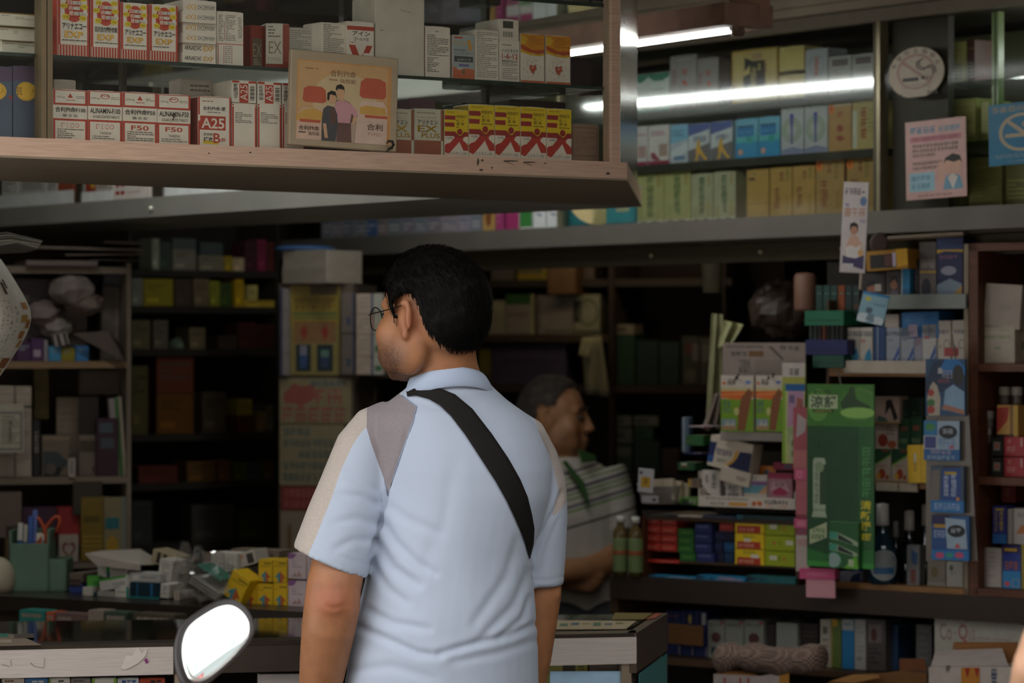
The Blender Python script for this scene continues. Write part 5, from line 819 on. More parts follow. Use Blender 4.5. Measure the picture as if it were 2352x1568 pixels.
for i, (y0, y1) in enumerate(((674, 720), (721, 768), (769, 818), (819, 860))):
    d = [('r', .55, 0, .64, 1, '4a4a68'), ('r', .64, 0, 1, 1, 'a3a094'), ('l', .1, .2, .5, .8, 3, '8f8276')]
    if i > 1: d.append(('r', .7, .2, .95, .5, '3f6a44'))
    pc(818, y0, 880, y1, 'ab9788', d, 'pale_carton', f'cream carton with a blue rule by the man\'s face, {ORD[i+1]} from the top', -.03, .05, 'carton', group='cream cartons by the pillar')
quad(SP.off(.1), 812, 1010, 1.443, 1.456, .25, mat('3a3028', .7)).part('shelf', alc)
pc(642, 869, 806, 972, '84785a', [('e', .28, .62, .22, .2, '8f4a40'), ('p', [(.05, .6), (.2, .9), (.3, .82), (.5, .88), (.48, .7), (.56, .6), (.4, .5), (.3, .35), (.2, .48), (.08, .42)], '8f4a40'), ('g', 6, .44, .82, .96, .95, '3a5a64', 'h'), ('g', 2, .42, .42, .92, .76, '94524a', 'h'), ('g', 5, .04, .04, .96, .36, '8f5046', 'h')], 'pillar_poster', 'cream notice with large red characters and a red burst on the pillar')
n2 = []
for r, (a, b, k) in enumerate([(.06, .5, 4), (.06, .86, 9), (.3, .98, 7), (.05, .98, 10), (.05, .98, 10)]): n2.append(('g', k, a, .82-.185*r, b, .94-.185*r, '3f5658', 'h'))
pc(642, 975, 790, 1115, '85795c', n2, 'pillar_poster', 'cream notice of blue-green handwritten rows on the pillar')
pc(646, 1118, 735, 1171, '80302c', [('g', 6, .08, .55, .95, .9, 'a0605a', 'h'), ('g', 6, .08, .1, .95, .42, 'a0605a', 'h')], 'pillar_poster', 'dark red notice strip on the pillar')
pc(644, 1173, 740, 1300, '857868', [('r', .18, 0, .26, .75, '6a5028')], 'pillar_poster', 'plain beige sheet with a brown stripe at the pillar foot')
# ------------------------------------------------------------------ right-hand counter, display stands and stock
SD = Strip(1480, 7.2, 2352, 6.6); ZD = .953
rcn = thing('wooden_counter', 'dark wooden counter under the display stands', 'counter', (SD.at(1900).x, 7.1, 0))
WD = mat('4a3524', .5, var=.3, scale=6, stretch=(1, 1, 12)); WL = mat('8a6238', .5, var=.25, scale=8, stretch=(1, 1, 10)); WR = mat('5a3422', .5, var=.25, scale=8, stretch=(1, 1, 10))
quad(SD, 1400, 2480, .895, ZD, .62, mat('33271d', .5, var=.25, scale=6)).part('worktop', rcn)
quad(SD.off(.30), 1500, 2480, .02, .895, .02, mat('2a211b', .8)).part('back_board', rcn)
quad(SD.off(.02), 1500, 2480, .735, .75, .28, WD).part('lower_shelf', rcn); quad(SD.off(.02), 1500, 2480, .02, .10, .28, WD).part('plinth', rcn)
for p in (1402, 2440): quad(SD.off(.02), p, p+18, 0, .895, .3, WD).part('leg_panel', rcn)
def dc(x0, y0, x1, y1, c, dz, name, label, cat='carton', dep=.07, o=.05, z=None, flap=False, **k):
    return carton(SD.off(o), x0, y0, x1, y1, dep, c, dz, name, label, cat, z=z, flap=flap, **k)
def darker(c, f): return '%02x%02x%02x' % tuple(min(255, int(int(c[j:j+2], 16)*f)) for j in (0, 2, 4))
# --- left stand on the counter: trays of small boxes
st = thing('counter_stand', 'low wooden counter stand with trays of small boxes', 'stand', (SD.at(1650).x, 7.1, ZD))
quad(SD.off(.04), 1474, 1832, 1.098, 1.108, .22, WD).part('shelf', st)
for p in (1474, 1828): quad(SD.off(.04), p, p+6, ZD, 1.108, .22, WR).part('side_panel', st)
quad(SD.off(.25), 1474, 1832, ZD, 1.108, .01, mat('2c221a', .8)).part('back_panel', st); quad(SD.off(.25), 1640, 1832, 1.108, 1.27, .01, mat('2c221a', .8)).part('back_panel', st)
quad(SD.off(.06), 1480, 1828, ZD+.036, ZD+.042, .18, WD).part('shelf', st)
zb = ZD+.0425
for i, (x0, x1, c, de) in enumerate([(1490, 1598, '2277a0', 'blue toothpaste carton with white letters'), (1601, 1712, '2277a0', 'blue toothpaste carton with pink letters'), (1716, 1828, '1f5a5e', 'teal toothpaste carton')]):
    dc(x0, 1323, x1, 1352, c, [('p', [(0, .1), (.22, .5), (0, .95)], '1a2c3a'), ('g', 6, .45, .55, .8, .85, ('b8c4cc', 'c8909a', '2a7074')[i], 'h'), ('g', 9, .4, .15, .95, .45, ('c8ccd0', 'd09a9a', '2a7074')[i], 'h'), ('e', .3, .45, .05, .25, '14485e')], 'toothpaste_carton', f'{de} lying at the foot of the stand', dep=.045, o=.03, z=ZD+.0005)
hr_ = .0196
for r in range(4):
    for k, (x0, x1) in enumerate([(1480, 1517), (1519, 1554)]):
        dc(x0, 1213, x1, 1232, 'b8382c', [('g', 5, .12, .35, .8, .6, 'd08a78', 'h'), ('r', 0, 0, 1, .14, '7a2018')], 'red_carton', f'small red carton, {("lowest", "second", "third", "top")[r]} row of the red stack, {("nearest the bottles", "beside the green ones")[k]}', z=zb+.021+r*.0222, stk=True, dep=.12, o=.06)
dc(1487, 1292, 1560, 1311, 'c23c30', [('l', .4, .3, .95, .6, 1, 'd8a090')], 'red_carton', 'long bright red carton under the red stack', z=zb, dep=.14, o=.06)
for r in range(4):
    dc(1562 if r == 0 else 1557, 1237, 1597 if r == 0 else 1593, 1255, '2f6a2c', [('g', 4, .15, .4, .8, .65, '7a9a4a', 'h')], 'green_carton', f'small dark green carton, {("lowest", "second", "third", "top")[r]} of the green stack', z=zb+r*.0205, stk=True, dep=.12, o=.06)
    dc(1600 if r == 0 else 1596, 1217, 1640 if r == 0 else 1634, 1238, '2c3566', [('g', 6, .08, .55, .8, .75, '7a88b8', 'h')], 'navy_carton', f'small navy carton, {("lowest", "second", "third", "top")[r]} of the navy stack', z=zb+r*.0243, stk=True, dep=.12, o=.06)
for i, (x0, x1, r, c) in enumerate([(1637, 1662, 0, '1e2440'), (1664, 1686, 0, '1c3a5c'), (1638, 1660, 1, '22284a'), (1663, 1687, 1, '21507a'), (1640, 1664, 2, '1e2340'), (1652, 1686, 3, 'a03a34')]):
    dc(x0, 1240, x1, 1263 if r < 3 else 1259, c, [('l', .1, .3, .9, .7, 2, darker(c, 1.6))], 'small_carton', f'{("dark navy", "blue", "dark indigo", "bright blue", "blackish", "red")[i]} small carton in the jumble between the navy stack and the yellow cartons', z=zb+r*.0262, stk=True, dep=.1, o=.08)
dc(1664, 1265, 1687, 1290, '1a1e36', None, 'small_carton', 'near-black small carton under the red one in the jumble', z=zb+.0525, stk=True, dep=.1, o=.08)
for r in range(3):
    dc(1688, 1210, 1755, 1245, 'e2c01e', [('r', .08, .0, .88, .48, 'b03a24'), ('g', 4, .14, .1, .68, .32, 'd8a08a', 'h'), ('g', 5, .28, .68, .72, .9, '7a8a2a', 'h'), ('r', (.55, .32, .1)[r] if r < 2 else .9, .45, (.82, .54, .1)[r] if r < 2 else .9, .68, 'd8d0c0')], 'yellow_carton', f'yellow carton with a red band, {("bottom", "middle", "top")[r]} of three', z=zb+r*.0393, stk=True, dep=.12, o=.045)
    dc(1757, 1207, 1826, 1241, '9caa1f', [('r', (.16, .70, .16)[r], .4, (.40, .94, .40)[r], .7, 'd0cbb8'), ('g', 2, .42, .35, .56, .65, '6f7a1a', 'h'), ('e', .64 if r != 1 else .3, .5, .05, .14, 'b5722a')], 'lime_carton', f'lime-green carton with a white price tag, {("bottom", "middle", "top")[r]} of three', z=zb+r*.0385, stk=True, dep=.12, o=.045)
for i, (x0, x1, c, de, dz) in enumerate([(1480, 1556, '1c3248', 'dark blue flat carton', [('r', .2, .1, .72, .85, 'a89a90'), ('l', .3, .4, .6, .7, 1, '6a625c')]), (1557, 1612, 'a89c92', 'cream-white tag carton', [('g', 2, .3, .3, .6, .7, '2e2824', 'h')]), (1614, 1690, '1b3a52', 'dark blue carton with a pink line', [('g', 8, .05, .45, .9, .75, '8a5a5c', 'h')]), (1692, 1830, '1c2e32', 'long dark teal carton', [('g', 9, .1, .5, .8, .7, '2e4a44', 'h'), ('r', 0, 0, .1, 1, '1f5560')])]):
    dc(x0, 1184, x1, 1211, c, dz, 'flat_carton', f'{de} in the flat row above the red stack', dep=.12, o=.03, z=zb+.0425+.077+.0005 if False else 1.108-.0-.0285-.0, ) if False else dc(x0, 1184, x1, 1211, c, dz, 'flat_carton', f'{de} in the flat row under the brand tray', dep=.12, o=.03, z=1.1085)
zt = 1.1085+.0295
# --- brand tray with packets
TRAY = mat('c3b8ac', .6)
tr = thing('display_tray', 'white cardboard tray printed IGIBAN with orange marks', 'tray', (SD.at(1715).x, 7.06, zt))
S2 = SD.off(.02); A, B = S2.at(1604), S2.at(1827); wt = (B-A).length
fr = carton(S2, 1604, 1141, 1827, 1181, .004, 'c6bbaf', [('g', 12, .08, .70, .52, .84, '3a342e', 'h'), ('g', 4, .13, .2, .28, .42, '5a5048', 'h'), ('r', .32, .15, .51, .46, 'c8862a'), ('g', 5, .34, .2, .50, .42, 'd8a850', 'h'), ('e', .58, .40, .022, .22, 'b5562a'), ('e', .64, .42, .024, .22, 'b5562a'), ('p', [(.6, .7), (.61, .2), (.625, .7)], 'd89a5a'), ('T', 'IGIBAN', .69, .42, .92, .82, '2a2420'), ('g', 2, .70, .16, .78, .34, 'c87a4a', 'h'), ('g', 2, .83, .16, .92, .34, 'c87a4a', 'h')], 'display_tray_front', 'x x x x front', 'tray', z=zt, flap=False, bev=0)
for k in ('label', 'category'): del fr[k]
LABELS.pop('x x x x front', None)
fr.name = 'front_panel'; fr.parent = tr; fr.location -= tr.location
quad(S2.off(.005), 1604, 1827, zt, zt+.003, .16, TRAY).part('bottom', tr)
for p in (1604, 1824): quad(S2.off(.005), p, p+3, zt, zt+.044, .16, TRAY).part('side', tr)
quad(S2.off(.165), 1604, 1827, zt, zt+.08, .003, TRAY).part('back', tr)
z3 = zt+.0035
def pk_(x0, y0, x1, y1, c, dz, name, label, o=.06, **k): return dc(x0, y0, x1, y1, c, dz, name, label, 'packet', dep=k.pop('dep', .02), o=o, **k)
pk_(1612, 1080, 1654, 1178, 'bdb5ad', [('p', [(0, 0), (0, 1), (.0, .6), (.25, .35), (.5, .3), (.4, 0)], '6a6058'), ('g', 3, .2, .62, .36, .86, '4a423c', 'v'), ('g', 5, .55, .45, .8, .92, '3a342e', 'v')], 'white_packet', 'white rounded packet with black columns standing in the brand tray', z=z3)
pk_(1666, 1110, 1704, 1178, 'aaa29a', [('g', 3, .2, .4, .8, .9, '4a443e', 'v'), ('l', .1, .4, .9, .55, 2, '6a625a')], 'grey_packet', 'grey-white packet with smudged characters in the brand tray', z=z3, o=.03)
pk_(1708, 1090, 1762, 1178, 'b5aca0', [('r', 0, .68, 1, .80, '7a5080'), ('r', 0, .42, 1, .68, '5a8a98'), ('g', 4, .1, .84, .6, .95, '4a443e', 'h'), ('p', [(.6, .4), (1, .7), (1, .42)], 'b88a6a')], 'striped_packet', 'packet striped white, purple and blue in the brand tray', z=z3, o=.03)
pk_(1764, 1086, 1820, 1178, '9a6a72', [('r', 0, .84, 1, 1, '8f2a4a'), ('p', [(.1, .45), (.9, .45), (.7, .75), (.2, .75)], 'b08a8c'), ('p', [(.15, .45), (.5, .6), (.85, .45), (.7, .36), (.3, .36)], '9a2a4e'), ('g', 3, .3, .62, .7, .72, '6a3a44', 'h')], 'pink_packet', 'pink packet with a crimson top in the brand tray', z=z3, o=.025)
pk_(1776, 1062, 1824, 1090, '8f2444', [('e', .7, .5, .2, .3, '5a5a6a')], 'crimson_packet', 'crimson packet end above the pink one', o=.08, z=z3+.09)
pk_(1716, 1070, 1782, 1178, 'c27428', [('e', .7, .85, .1, .06, '5a6a7a'), ('l', .1, .86, .5, .94, 1, '9a5a1e')], 'orange_packet', 'orange packet standing behind the striped one', z=z3, o=.10)
pk_(1650, 1078, 1720, 1108, 'b8aa9a', [('g', 4, .55, .3, .9, .6, '6a5c50', 'h')], 'cream_packet', 'cream packet leaning under the navy and white carton', roll=12, o=.02, z=z3+.055)
dc(1622, 1008, 1720, 1082, 'c4b6a4', [('p', [(0, .12), (0, .78), (.16, .8), (.12, .12)], '232a58'), ('p', [(0, .12), (.13, .12), (.14, .35), (0, .35)], '24508a'), ('p', [(.55, .0), (1, .0), (1, .72), (.72, .68), (.66, .4), (.5, .15)], '1f2648'), ('p', [(.40, .12), (.55, .2), (.66, .4), (.70, .72), (.62, .66), (.58, .38)], 'c8963a'), ('g', 5, .16, .42, .56, .62, '3a3a66', 'h'), ('g', 4, .22, .2, .46, .32, '5a6a5a', 'h'), ('r', .0, .82, 1, 1, 'c9bba8')], 'tilted_carton', 'white, navy and gold carton tilted on top of the packets', roll=11, o=.03, dep=.05, z=z3+.088)
# left small boxes
dc(1560, 1143, 1603, 1182, '4a7a2a', [('p', [(0, 0), (.6, 0), (1, .4), (.6, .5), (.2, .9)], '20301c'), ('g', 2, .55, .2, .95, .8, 'a0a090', 'h')], 'green_packet', 'lime and black packet beside the brand tray', 'packet', o=.05, z=zt)
dc(1581, 1100, 1608, 1142, '7a6a5c', [('r', 0, .1, .22, 1, 'b5902a'), ('g', 3, .4, .2, .8, .9, '5a2a2e', 'v')], 'yellow_edged_packet', 'packet with a yellow edge on the lime one', 'packet', o=.07, z=zt+.043)
dc(1557, 1062, 1595, 1100, '1f4a2a', [('r', .2, .65, .55, .9, 'b0a89a'), ('r', .15, .4, .7, .5, '8a4a2a')], 'green_carton_box', 'dark green carton with a white tag by the tilted carton', o=.06, z=zt+.087)
dc(1570, 1043, 1612, 1060, '262a5a', None, 'indigo_carton', 'flat indigo carton between two green ones', o=.06, z=zt+.13)
dc(1575, 1000, 1615, 1041, '2a5a30', [('e', .12, .4, .05, .1, '8a5a3a')], 'green_carton_box', 'green carton on top of the flat indigo one', o=.06, z=zt+.15)
dc(1582, 978, 1630, 999, 'a8949a', [('r', .7, 0, 1, 1, '8a4a5c')], 'lilac_packet', 'pale lilac packet on top of the green carton', 'packet', o=.07, z=zt+.196)
dc(1566, 958, 1582, 1040, '4a5a6a', [('r', .2, 0, .4, 1, '8a9098')], 'blue_sleeve', 'blue-grey plastic sleeve standing behind the green carton', 'sleeve', o=.12, dep=.02, z=zt+.13)
# white plastic basket with paper bags and a tag
S3 = SD.off(.02); q0 = S3.at(1520); bk = thing('plastic_basket', 'translucent white plastic basket of folded paper bags', 'basket', (q0.x, q0.y+.06, zt))
mb = MB(); cxx, cyy2 = q0.x, q0.y+.07
pr = lambda z, w_, d_: [Vector((cxx+w_*math.copysign(abs(math.cos(t))**.5, math.cos(t)), cyy2+d_*math.copysign(abs(math.sin(t))**.5, math.sin(t)), zt+z)) for t in np.linspace(0, 2*math.pi, 25)[:-1]]
mb.rings([pr(0, .048, .055), pr(.045, .057, .065), pr(.047, .060, .068), pr(.045, .054, .062), pr(.006, .045, .052)], mat('a39a90', .35, var=.15)); mb.part('tub', bk, True)
for k in range(3): dc(1502+k*17, 1100+k*4, 1548+k*16, 1172, ('b3a590', 'a89880', 'b8aa96')[k], [('r', .48, 0, .5, 1, '94866f')], 'paper_bag', f'folded cream paper bag standing in the white basket, {ORD[k+1]} of three', 'bag', o=.05+.02*k, dep=.012, roll=(-4, 2, 5)[k], z=zt+.008)
dc(1464, 1076, 1499, 1140, 'aaa6ac', [('r', .2, .2, .82, .66, 'b08a2a'), ('g', 2, .42, .3, .62, .62, '4a3a14', 'v'), ('e', .18, .82, .1, .08, '3a3030')], 'name_tag', 'white tag with an amber panel hooked on the basket', 'tag', o=-.03, dep=.002, roll=4, z=zt+.032)
dc(1474, 1138, 1512, 1172, '9a969a', [('e', .75, .45, .13, .22, '3a2c24')], 'name_tag', 'white folded tag with a dark spot on the basket front', 'tag', o=-.028, dep=.002, z=zt+.006)
# two bottles of green drink
for i, px in enumerate((1425, 1460)):
    q = SD.off(.0).at(px, 1340); q.z = ZD; b = thing('drink_bottle', f'clear bottle with a green label and white cap, {("nearest the shopkeeper", "beside the red cartons")[i]}', 'bottle', q, 'green-labelled bottles')
    MB().lathe(q, [(.001, .0005), (.018, .0005), (.0185, .10), (.017, .115), (.009, .128), (.0085, .138)], mat('5a4a2c', .12, var=.2), 18).part('body', b, True)
    MB().lathe(q, [(.0188, .012), (.0190, .014), (.0190, .096), (.0188, .098)], mat('6a7a4e', .5), 18).part('label', b, True)
    MB().lathe(q, [(.0191, .055), (.0192, .056), (.0192, .066), (.0191, .067)], mat('8a4a2a', .5), 18).part('label_band', b, True)
    MB().lathe(q, [(.001, .136), (.0105, .136), (.0105, .152), (.001, .153)], mat('b8b4ac', .4), 14).part('cap', b, True)
# hanging cards above: two orange-green brush cards on a pegged rail
SH = SD.off(.0)
hk_ = thing('peg_rail', 'wire peg rail with a white price strip holding the orange and green cards', 'rail', SH.at(1725, 1005))
quad(SH.off(-.01), 1654, 1800, zat(1010, 7.03), zat(991, 7.03), .004, mat('9a9088', .4)).part('price_strip', hk_)
quad(SH.off(-.006), 1654, 1800, zat(1012, 7.03), zat(1007, 7.03), .14, mat('8a8078', .4)).part('shelf_plate', hk_)
for p in (1694, 1774): MB().tube([SH.off(.15).at(p, 862), SH.off(-.03).at(p, 866), SH.off(-.035).at(p+3, 858)], .002, mat('3a3430', .4, .6), 6).part('hook', hk_)
brush = [('r', 0, .78, 1, 1, 'bdb0a4'), ('r', 0, 0, 1, .58, '6a9020'), ('r', 0, .70, 1, .78, 'b5a878'), ('p', [(0, .60), (0, .72), (1, .73), (1, .62), (.5, .57)], 'c8622a'), ('p', [(0, .66), (1, .70), (1, .68), (0, .64)], 'd88a52'), ('p', [(.50, .02), (.55, .36), (.62, .6), (.85, .77), (.98, .70), (.90, .5), (.80, .2), (.74, .02)], '7a4a2c'), ('e', .48, .36, .08, .07, 'b8b070'), ('g', 2, .08, .44, .3, .54, '3f5a6a', 'h'), ('g', 3, .05, .34, .32, .42, '5a6a6a', 'h'), ('r', .02, .03, .46, .22, '7a8a94'), ('r', .02, .03, .46, .1, '9a7a5a'), ('p', [(.1, .1), (.2, .2), (.3, .12), (.4, .19), (.42, .1)], 'a8a49a'), ('g', 2, .22, .83, .5, .93, '2e2a24', 'h'), ('e', .1, .86, .06, .025, 'c8602a'), ('e', .84, .88, .09, .03, '5a7ab0'), ('r', .44, .93, .52, .99, '1e1a18')]
for i, (x0, x1) in enumerate([(1656, 1731), (1736, 1798)]): dc(x0, 862, x1, 991, 'bdb0a4', brush, 'hanging_card', f'orange and green card with a brown arm, hung {("nearer the plastic bag", "nearer the pink strips")[i]}', 'card', dep=.006, o=-.025, bev=0)
third = [('r', 0, .86, 1, 1, 'b5aca4'), ('r', 0, .78, 1, .86, '9a9a4a'), ('r', .1, .72, 1, .79, '22568a'), ('p', [(.22, .36), (.25, .72), (.95, .72), (.95, .4)], 'a8829a'), ('r', 0, 0, .14, .78, '7a9a30'), ('r', .3, .6, .55, .68, '6a5a7a'), ('p', [(.55, .4), (.65, .66), (.9, .64), (.9, .42)], '9a5a4a'), ('r', .22, .2, .6, .36, '8a9a6a'), ('r', .3, .0, .9, .28, 'a0a480'), ('e', .5, .2, .1, .04, '5a7a3a'), ('e', .5, .1, .1, .04, '5a7a3a'), ('g', 2, .3, .88, .8, .94, '3a342e', 'h')]
dc(1797, 833, 1849, 1064, 'a8b06a', third, 'hanging_card', 'tall white-topped card with blue and pink bands beside the pink strips', 'card', dep=.006, o=-.05, bev=0)
# pink cards hung in a strip
for i, (x0, y0, x1, y1, c, dz) in enumerate([(1822, 935, 1856, 1075, 'a05058', [('p', [(.2, .5), (.8, .6), (.9, .8), (.3, .9)], 'a89a98'), ('r', 0, 0, 1, .3, 'b06a68')]), (1824, 1076, 1856, 1102, 'c25a7a', [('o', .4, .5, .2, .3, .3, 'd88aa0')]), (1828, 1103, 1856, 1190, 'b0626a', [('r', 0, 0, 1, .1, '8a3a48')]), (1824, 1191, 1858, 1213, 'c0527a', [('r', .2, .2, .8, .8, 'd0788f')]), (1828, 1214, 1858, 1312, 'b5a69e', [('g', 4, .1, .6, .9, .75, 'b0706a', 'h'), ('r', 0, .85, 1, 1, '8a4a5a')])]):
    dc(x0, y0, x1, y1, c, dz, 'pink_card', f'pink card in the hanging strip beside the big green card, {ORD[i+1]} from the top', 'card', dep=.005, o=-.075, bev=0)
dc(1836, 1306, 1917, 1330, 'c2507a', [('r', .2, .3, .8, .7, 'c8648a')], 'pink_card', 'deep pink card edge jutting under the green card', 'card', dep=.02, o=-.09, bev=0, roll=-1)
dc(1852, 1328, 1918, 1372, 'c9919a', [('r', .0, .0, 1, .9, 'c98f99')], 'pink_card', 'plain light pink card hanging lowest before the counter edge', 'card', dep=.004, o=-.085, bev=0, roll=-1)
# the big green hanging card
SGc = SD.off(-.12)
MB().tube([SGc.off(.10).at(1925, 852), SGc.at(1932, 884)], .002, mat('6a6058', .4, .5), 6).top('hanging_wire', 'thin wire from which the big green card hangs', 'wire')
big = [('r', 0, .77, 1, 1, '3c7028'), ('e', .17, .885, .165, .09, '5f9040'), ('p', [(.48, .86), (.6, .96), (.8, .985), (.98, .96), (.99, .84), (.85, .80), (.6, .81)], '527f3a'), ('e', .74, .89, .26, .08, '4a7a34'), ('p', [(.5, .90), (.62, .96), (.70, .99), (.74, .92), (.95, .88), (.88, .85), (.60, .85), (.52, .87)], '2f4a2a'), ('p', [(.62, .96), (.66, .995), (.70, .96)], '2f4a2a'), ('e', .76, .845, .26, .03, '86b45a'), ('g', 4, .10, .945, .36, .965, '2e3a24', 'h'),
       ('r', .03, .866, .46, .94, 'a8b890'), ('T', '涼舒', .05, .870, .45, .936, '16221a'), ('r', .09, .845, .40, .86, '26301c'), ('g', 5, .12, .848, .38, .857, 'a8a040', 'h'), ('r', 0, 0, 1, .77, '1f4726'), ('r', .77, .0, 1, .77, '28592e'), ('p', [(0, .77), (.77, .77), (.77, .72), (0, .75)], '1f4a26'),
       # toothpaste tube picture
       ('p', [(.09, .575), (.11, .595), (.26, .595), (.28, .575), (.28, .30), (.30, .27), (.07, .27), (.09, .30)], '9aa68e'), ('r', .19, .34, .28, .56, '2f4a2c'), ('e', .185, .545, .07, .03, '7f9070'), ('g', 6, .12, .34, .17, .52, '5a6a50', 'v'), ('r', .09, .305, .28, .315, '7a8a6a'), ('p', [(.12, .63), (.18, .70), (.22, .62), (.16, .66)], '1a3a1e'),
       ('p', [(.04, .12), (.04, .20), (.30, .245), (.30, .16)], 'a8b08a'), ('g', 4, .08, .185, .28, .21, '2f5a30', 'h'), ('g', 4, .07, .15, .27, .175, '2f5a30', 'h'),
       ('g', 5, .83, .38, .95, .66, '4f8a52', 'v'), ('tv', '清新提', .80, .20, .96, .37, 'd0bc2a'), ('g', 1, .82, .15, .96, .19, 'd0bc2a', 'v'), ('p', [(0, .1), (.3, .07), (.77, .09), (1, .11), (1, 0), (0, 0)], '2a6a30'), ('r', 0, 0, 1, .03, '3a8a3a')]
gc = carton(SGc, 1854, 882, 2008, 1303, .004, '24522a', big, 'green_card', 'tall green hanging card with white-edged characters and a toothpaste tube picture', 'card', flap=False, bev=0)
tub = [('p', [(.0, .62), (.34, .60), (.98, .48), (1, .56), (.9, .6), (.35, .75), (.02, .78)], '8f9f84'), ('r', 0, .62, .28, .78, '3f8a72'), ('p', [(.30, .62), (.8, .52), (.8, .56), (.3, .74)], '1e2c22'), ('p', [(0, .38), (.3, .36), (.96, .25), (.98, .33), (.3, .5), (0, .54)], '8f9f84'), ('r', 0, .38, .26, .52, '3f8a72'), ('p', [(.3, .38), (.8, .29), (.8, .34), (.3, .49)], '1e2c22'), ('e', .15, .17, .26, .17, '8aa09a'), ('o', .15, .17, .26, .17, .12, '3f8a6a'), ('p', [(.5, .0), (1, 0), (.95, .3), (.75, .2)], '5a9a2a'), ('r', .66, .05, .84, .2, 'a0b08a')]
carton(SGc.off(-.02), 1905, 1198, 1972, 1305, .02, '2a5a30', tub, 'toothpaste_card', 'small green toothpaste pack fixed at the foot of the green card', 'carton', flap=False)
# --- middle stand: open wooden shelves
ms = thing('display_stand', 'open wooden display stand with a white shelf lip, full of blue and white cartons', 'stand', (SD.at(2080).x, 6.95, ZD))
ZM = [.967, 1.213, 1.486, 1.640]
quad(SD.off(.02), 1919, 2222, ZD, ZM[0], .24, WL).part('shelf', ms)
quad(SD.off(.04), 1990, 2140, ZM[1]-.015, ZM[1], .2, WL).part('shelf', ms); quad(SD.off(.02), 1900, 2222, ZM[2]-.02, ZM[2]-.0, .22, WL).part('shelf', ms)
quad(SD.off(.01), 1938, 2160, ZM[2]-.012, ZM[2]+.018, .008, mat('b0a495', .6)).part('shelf_lip', ms)
quad(SD.off(.0), 2028, 2218, 1.628, 1.662, .01, mat('7f837f', .5)).part('grey_lip', ms)
for (a, b) in ((2005, 2013), (2012, 2062), (2065, 2107)): quad(SD.off(.03), a, b, ZM[1]-.022, ZM[1]-.002, .006, mat('a89c8c', .6)).part('paper_lip', ms) if b-a > 20 else None
quad(SD.off(.03), 1960, 2218, ZM[3]-.012, ZM[3], .2, WD).part('shelf', ms)
quad(SD.off(.02), 2214, 2224, ZD, 1.78, .24, mat('8a7a66', .5)).part('side_panel', ms); quad(SD.off(.24), 1900, 2222, ZD, 1.75, .01, mat('1f1812', .8)).part('back_panel', ms)
quad(SD.off(.02), 1898, 1904, ZD, 1.65, .22, WD).part('side_panel', ms)
MB().tube([SD.at(2040, 548), SD.at(2214, 537)], .006, mat('6a5a4a', .5), 8).part('top_rod', ms)
# top level
dc(1990, 574, 2086, 622, 'a0701c', [('r', .12, .1, .7, .8, '26221e'), ('r', .5, .2, .68, .75, '6a3a34'), ('r', .62, .25, .7, .8, 'b8a8b8'), ('p', [(.7, 1), (1, 1), (1, .2), (.75, .1)], 'c8962a')], 'gold_carton', 'shiny gold carton with a dark picture on the stand top', o=-.02, dep=.05, z=1.755, yaw=6) if False else None
dc(1978, 628, 2033, 706, '2c2624', [('r', .0, .0, 1, .1, '2a4a7a'), ('e', .45, .5, .2, .2, '8a5a42'), ('p', [(.2, .1), (.3, .4), (.6, .4), (.75, .1)], '3a3234'), ('p', [(.25, .55), (.3, .78), (.6, .8), (.68, .5), (.5, .62)], '1a1412')], 'hair_carton', 'dark carton with a portrait, first on the upper tier of the stand', z=ZM[3]+.0005, o=.04)
dc(2035, 622, 2068, 706, '3a302e', [('e', .55, .62, .28, .18, '8f6048'), ('p', [(.2, .1), (.4, .42), (.8, .4), (.95, .1)], '5a5254'), ('p', [(.25, .6), (.35, .85), (.8, .85), (.85, .55), (.6, .75)], '1a1210')], 'hair_carton', 'dark carton with a second portrait on the upper tier of the stand', z=ZM[3]+.0005, o=.04)
dc(2070, 584, 2090, 706, '1f7098', [('r', 0, 0, .12, 1, 'a8a8a4'), ('r', .1, .0, 1, .3, '1a5a80')], 'blue_carton', 'bright blue slim carton on the upper tier of the stand', z=ZM[3]+.0005, o=.03)
dc(2092, 596, 2110, 702, '201c24', [('l', .2, .2, .8, .7, 6, '4a4448')], 'dark_carton', 'near-black slim carton on the upper tier of the stand', z=ZM[3]+.0005, o=.05)
dc(2112, 556, 2150, 700, '6a605c', [('r', 0, .72, 1, 1, '4a423e'), ('g', 4, .1, .58, .9, .66, 'a09890', 'h'), ('r', 0, .5, 1, .53, 'b8922a'), ('e', .4, .25, .3, .16, '2a2c3a'), ('r', 0, 0, 1, .05, '3a3432')], 'grey_carton', 'grey carton with a dark round picture on the upper tier of the stand', z=ZM[3]+.0005, o=.05)
dc(2152, 546, 2212, 698, '22264a', [('r', 0, .82, 1, 1, '1c2a54'), ('p', [(0, .76), (.3, .80), (1, .78), (1, .82), (0, .82)], 'b08a22'), ('g', 5, .1, .68, .8, .73, '8a5a7a', 'h'), ('e', .45, .5, .3, .07, '8a8698'), ('p', [(0, .28), (.5, .38), (.95, .3), (.9, .0), (0, .0)], '7a8a9a'), ('p', [(.1, 0), (.6, .12), (.95, .28), (.95, 0)], 'b08a42')], 'navy_carton_box', 'navy and gold carton at the end of the upper tier', z=ZM[3]+.0005, o=.05)
dc(1990, 574, 2086, 621, '9a6c1c', [('r', .1, .1, .72, .8, '26221e'), ('r', .45, .2, .66, .75, '5a3a38'), ('r', .64, .15, .72, .85, 'b0a4b4'), ('p', [(.72, 1), (1, 1), (1, .2), (.75, .1)], 'c8962a')], 'gold_carton', 'shiny gold carton with a dark picture lying over the portrait cartons', o=.0, dep=.12, z=zat(621, 6.86), roll=-3)
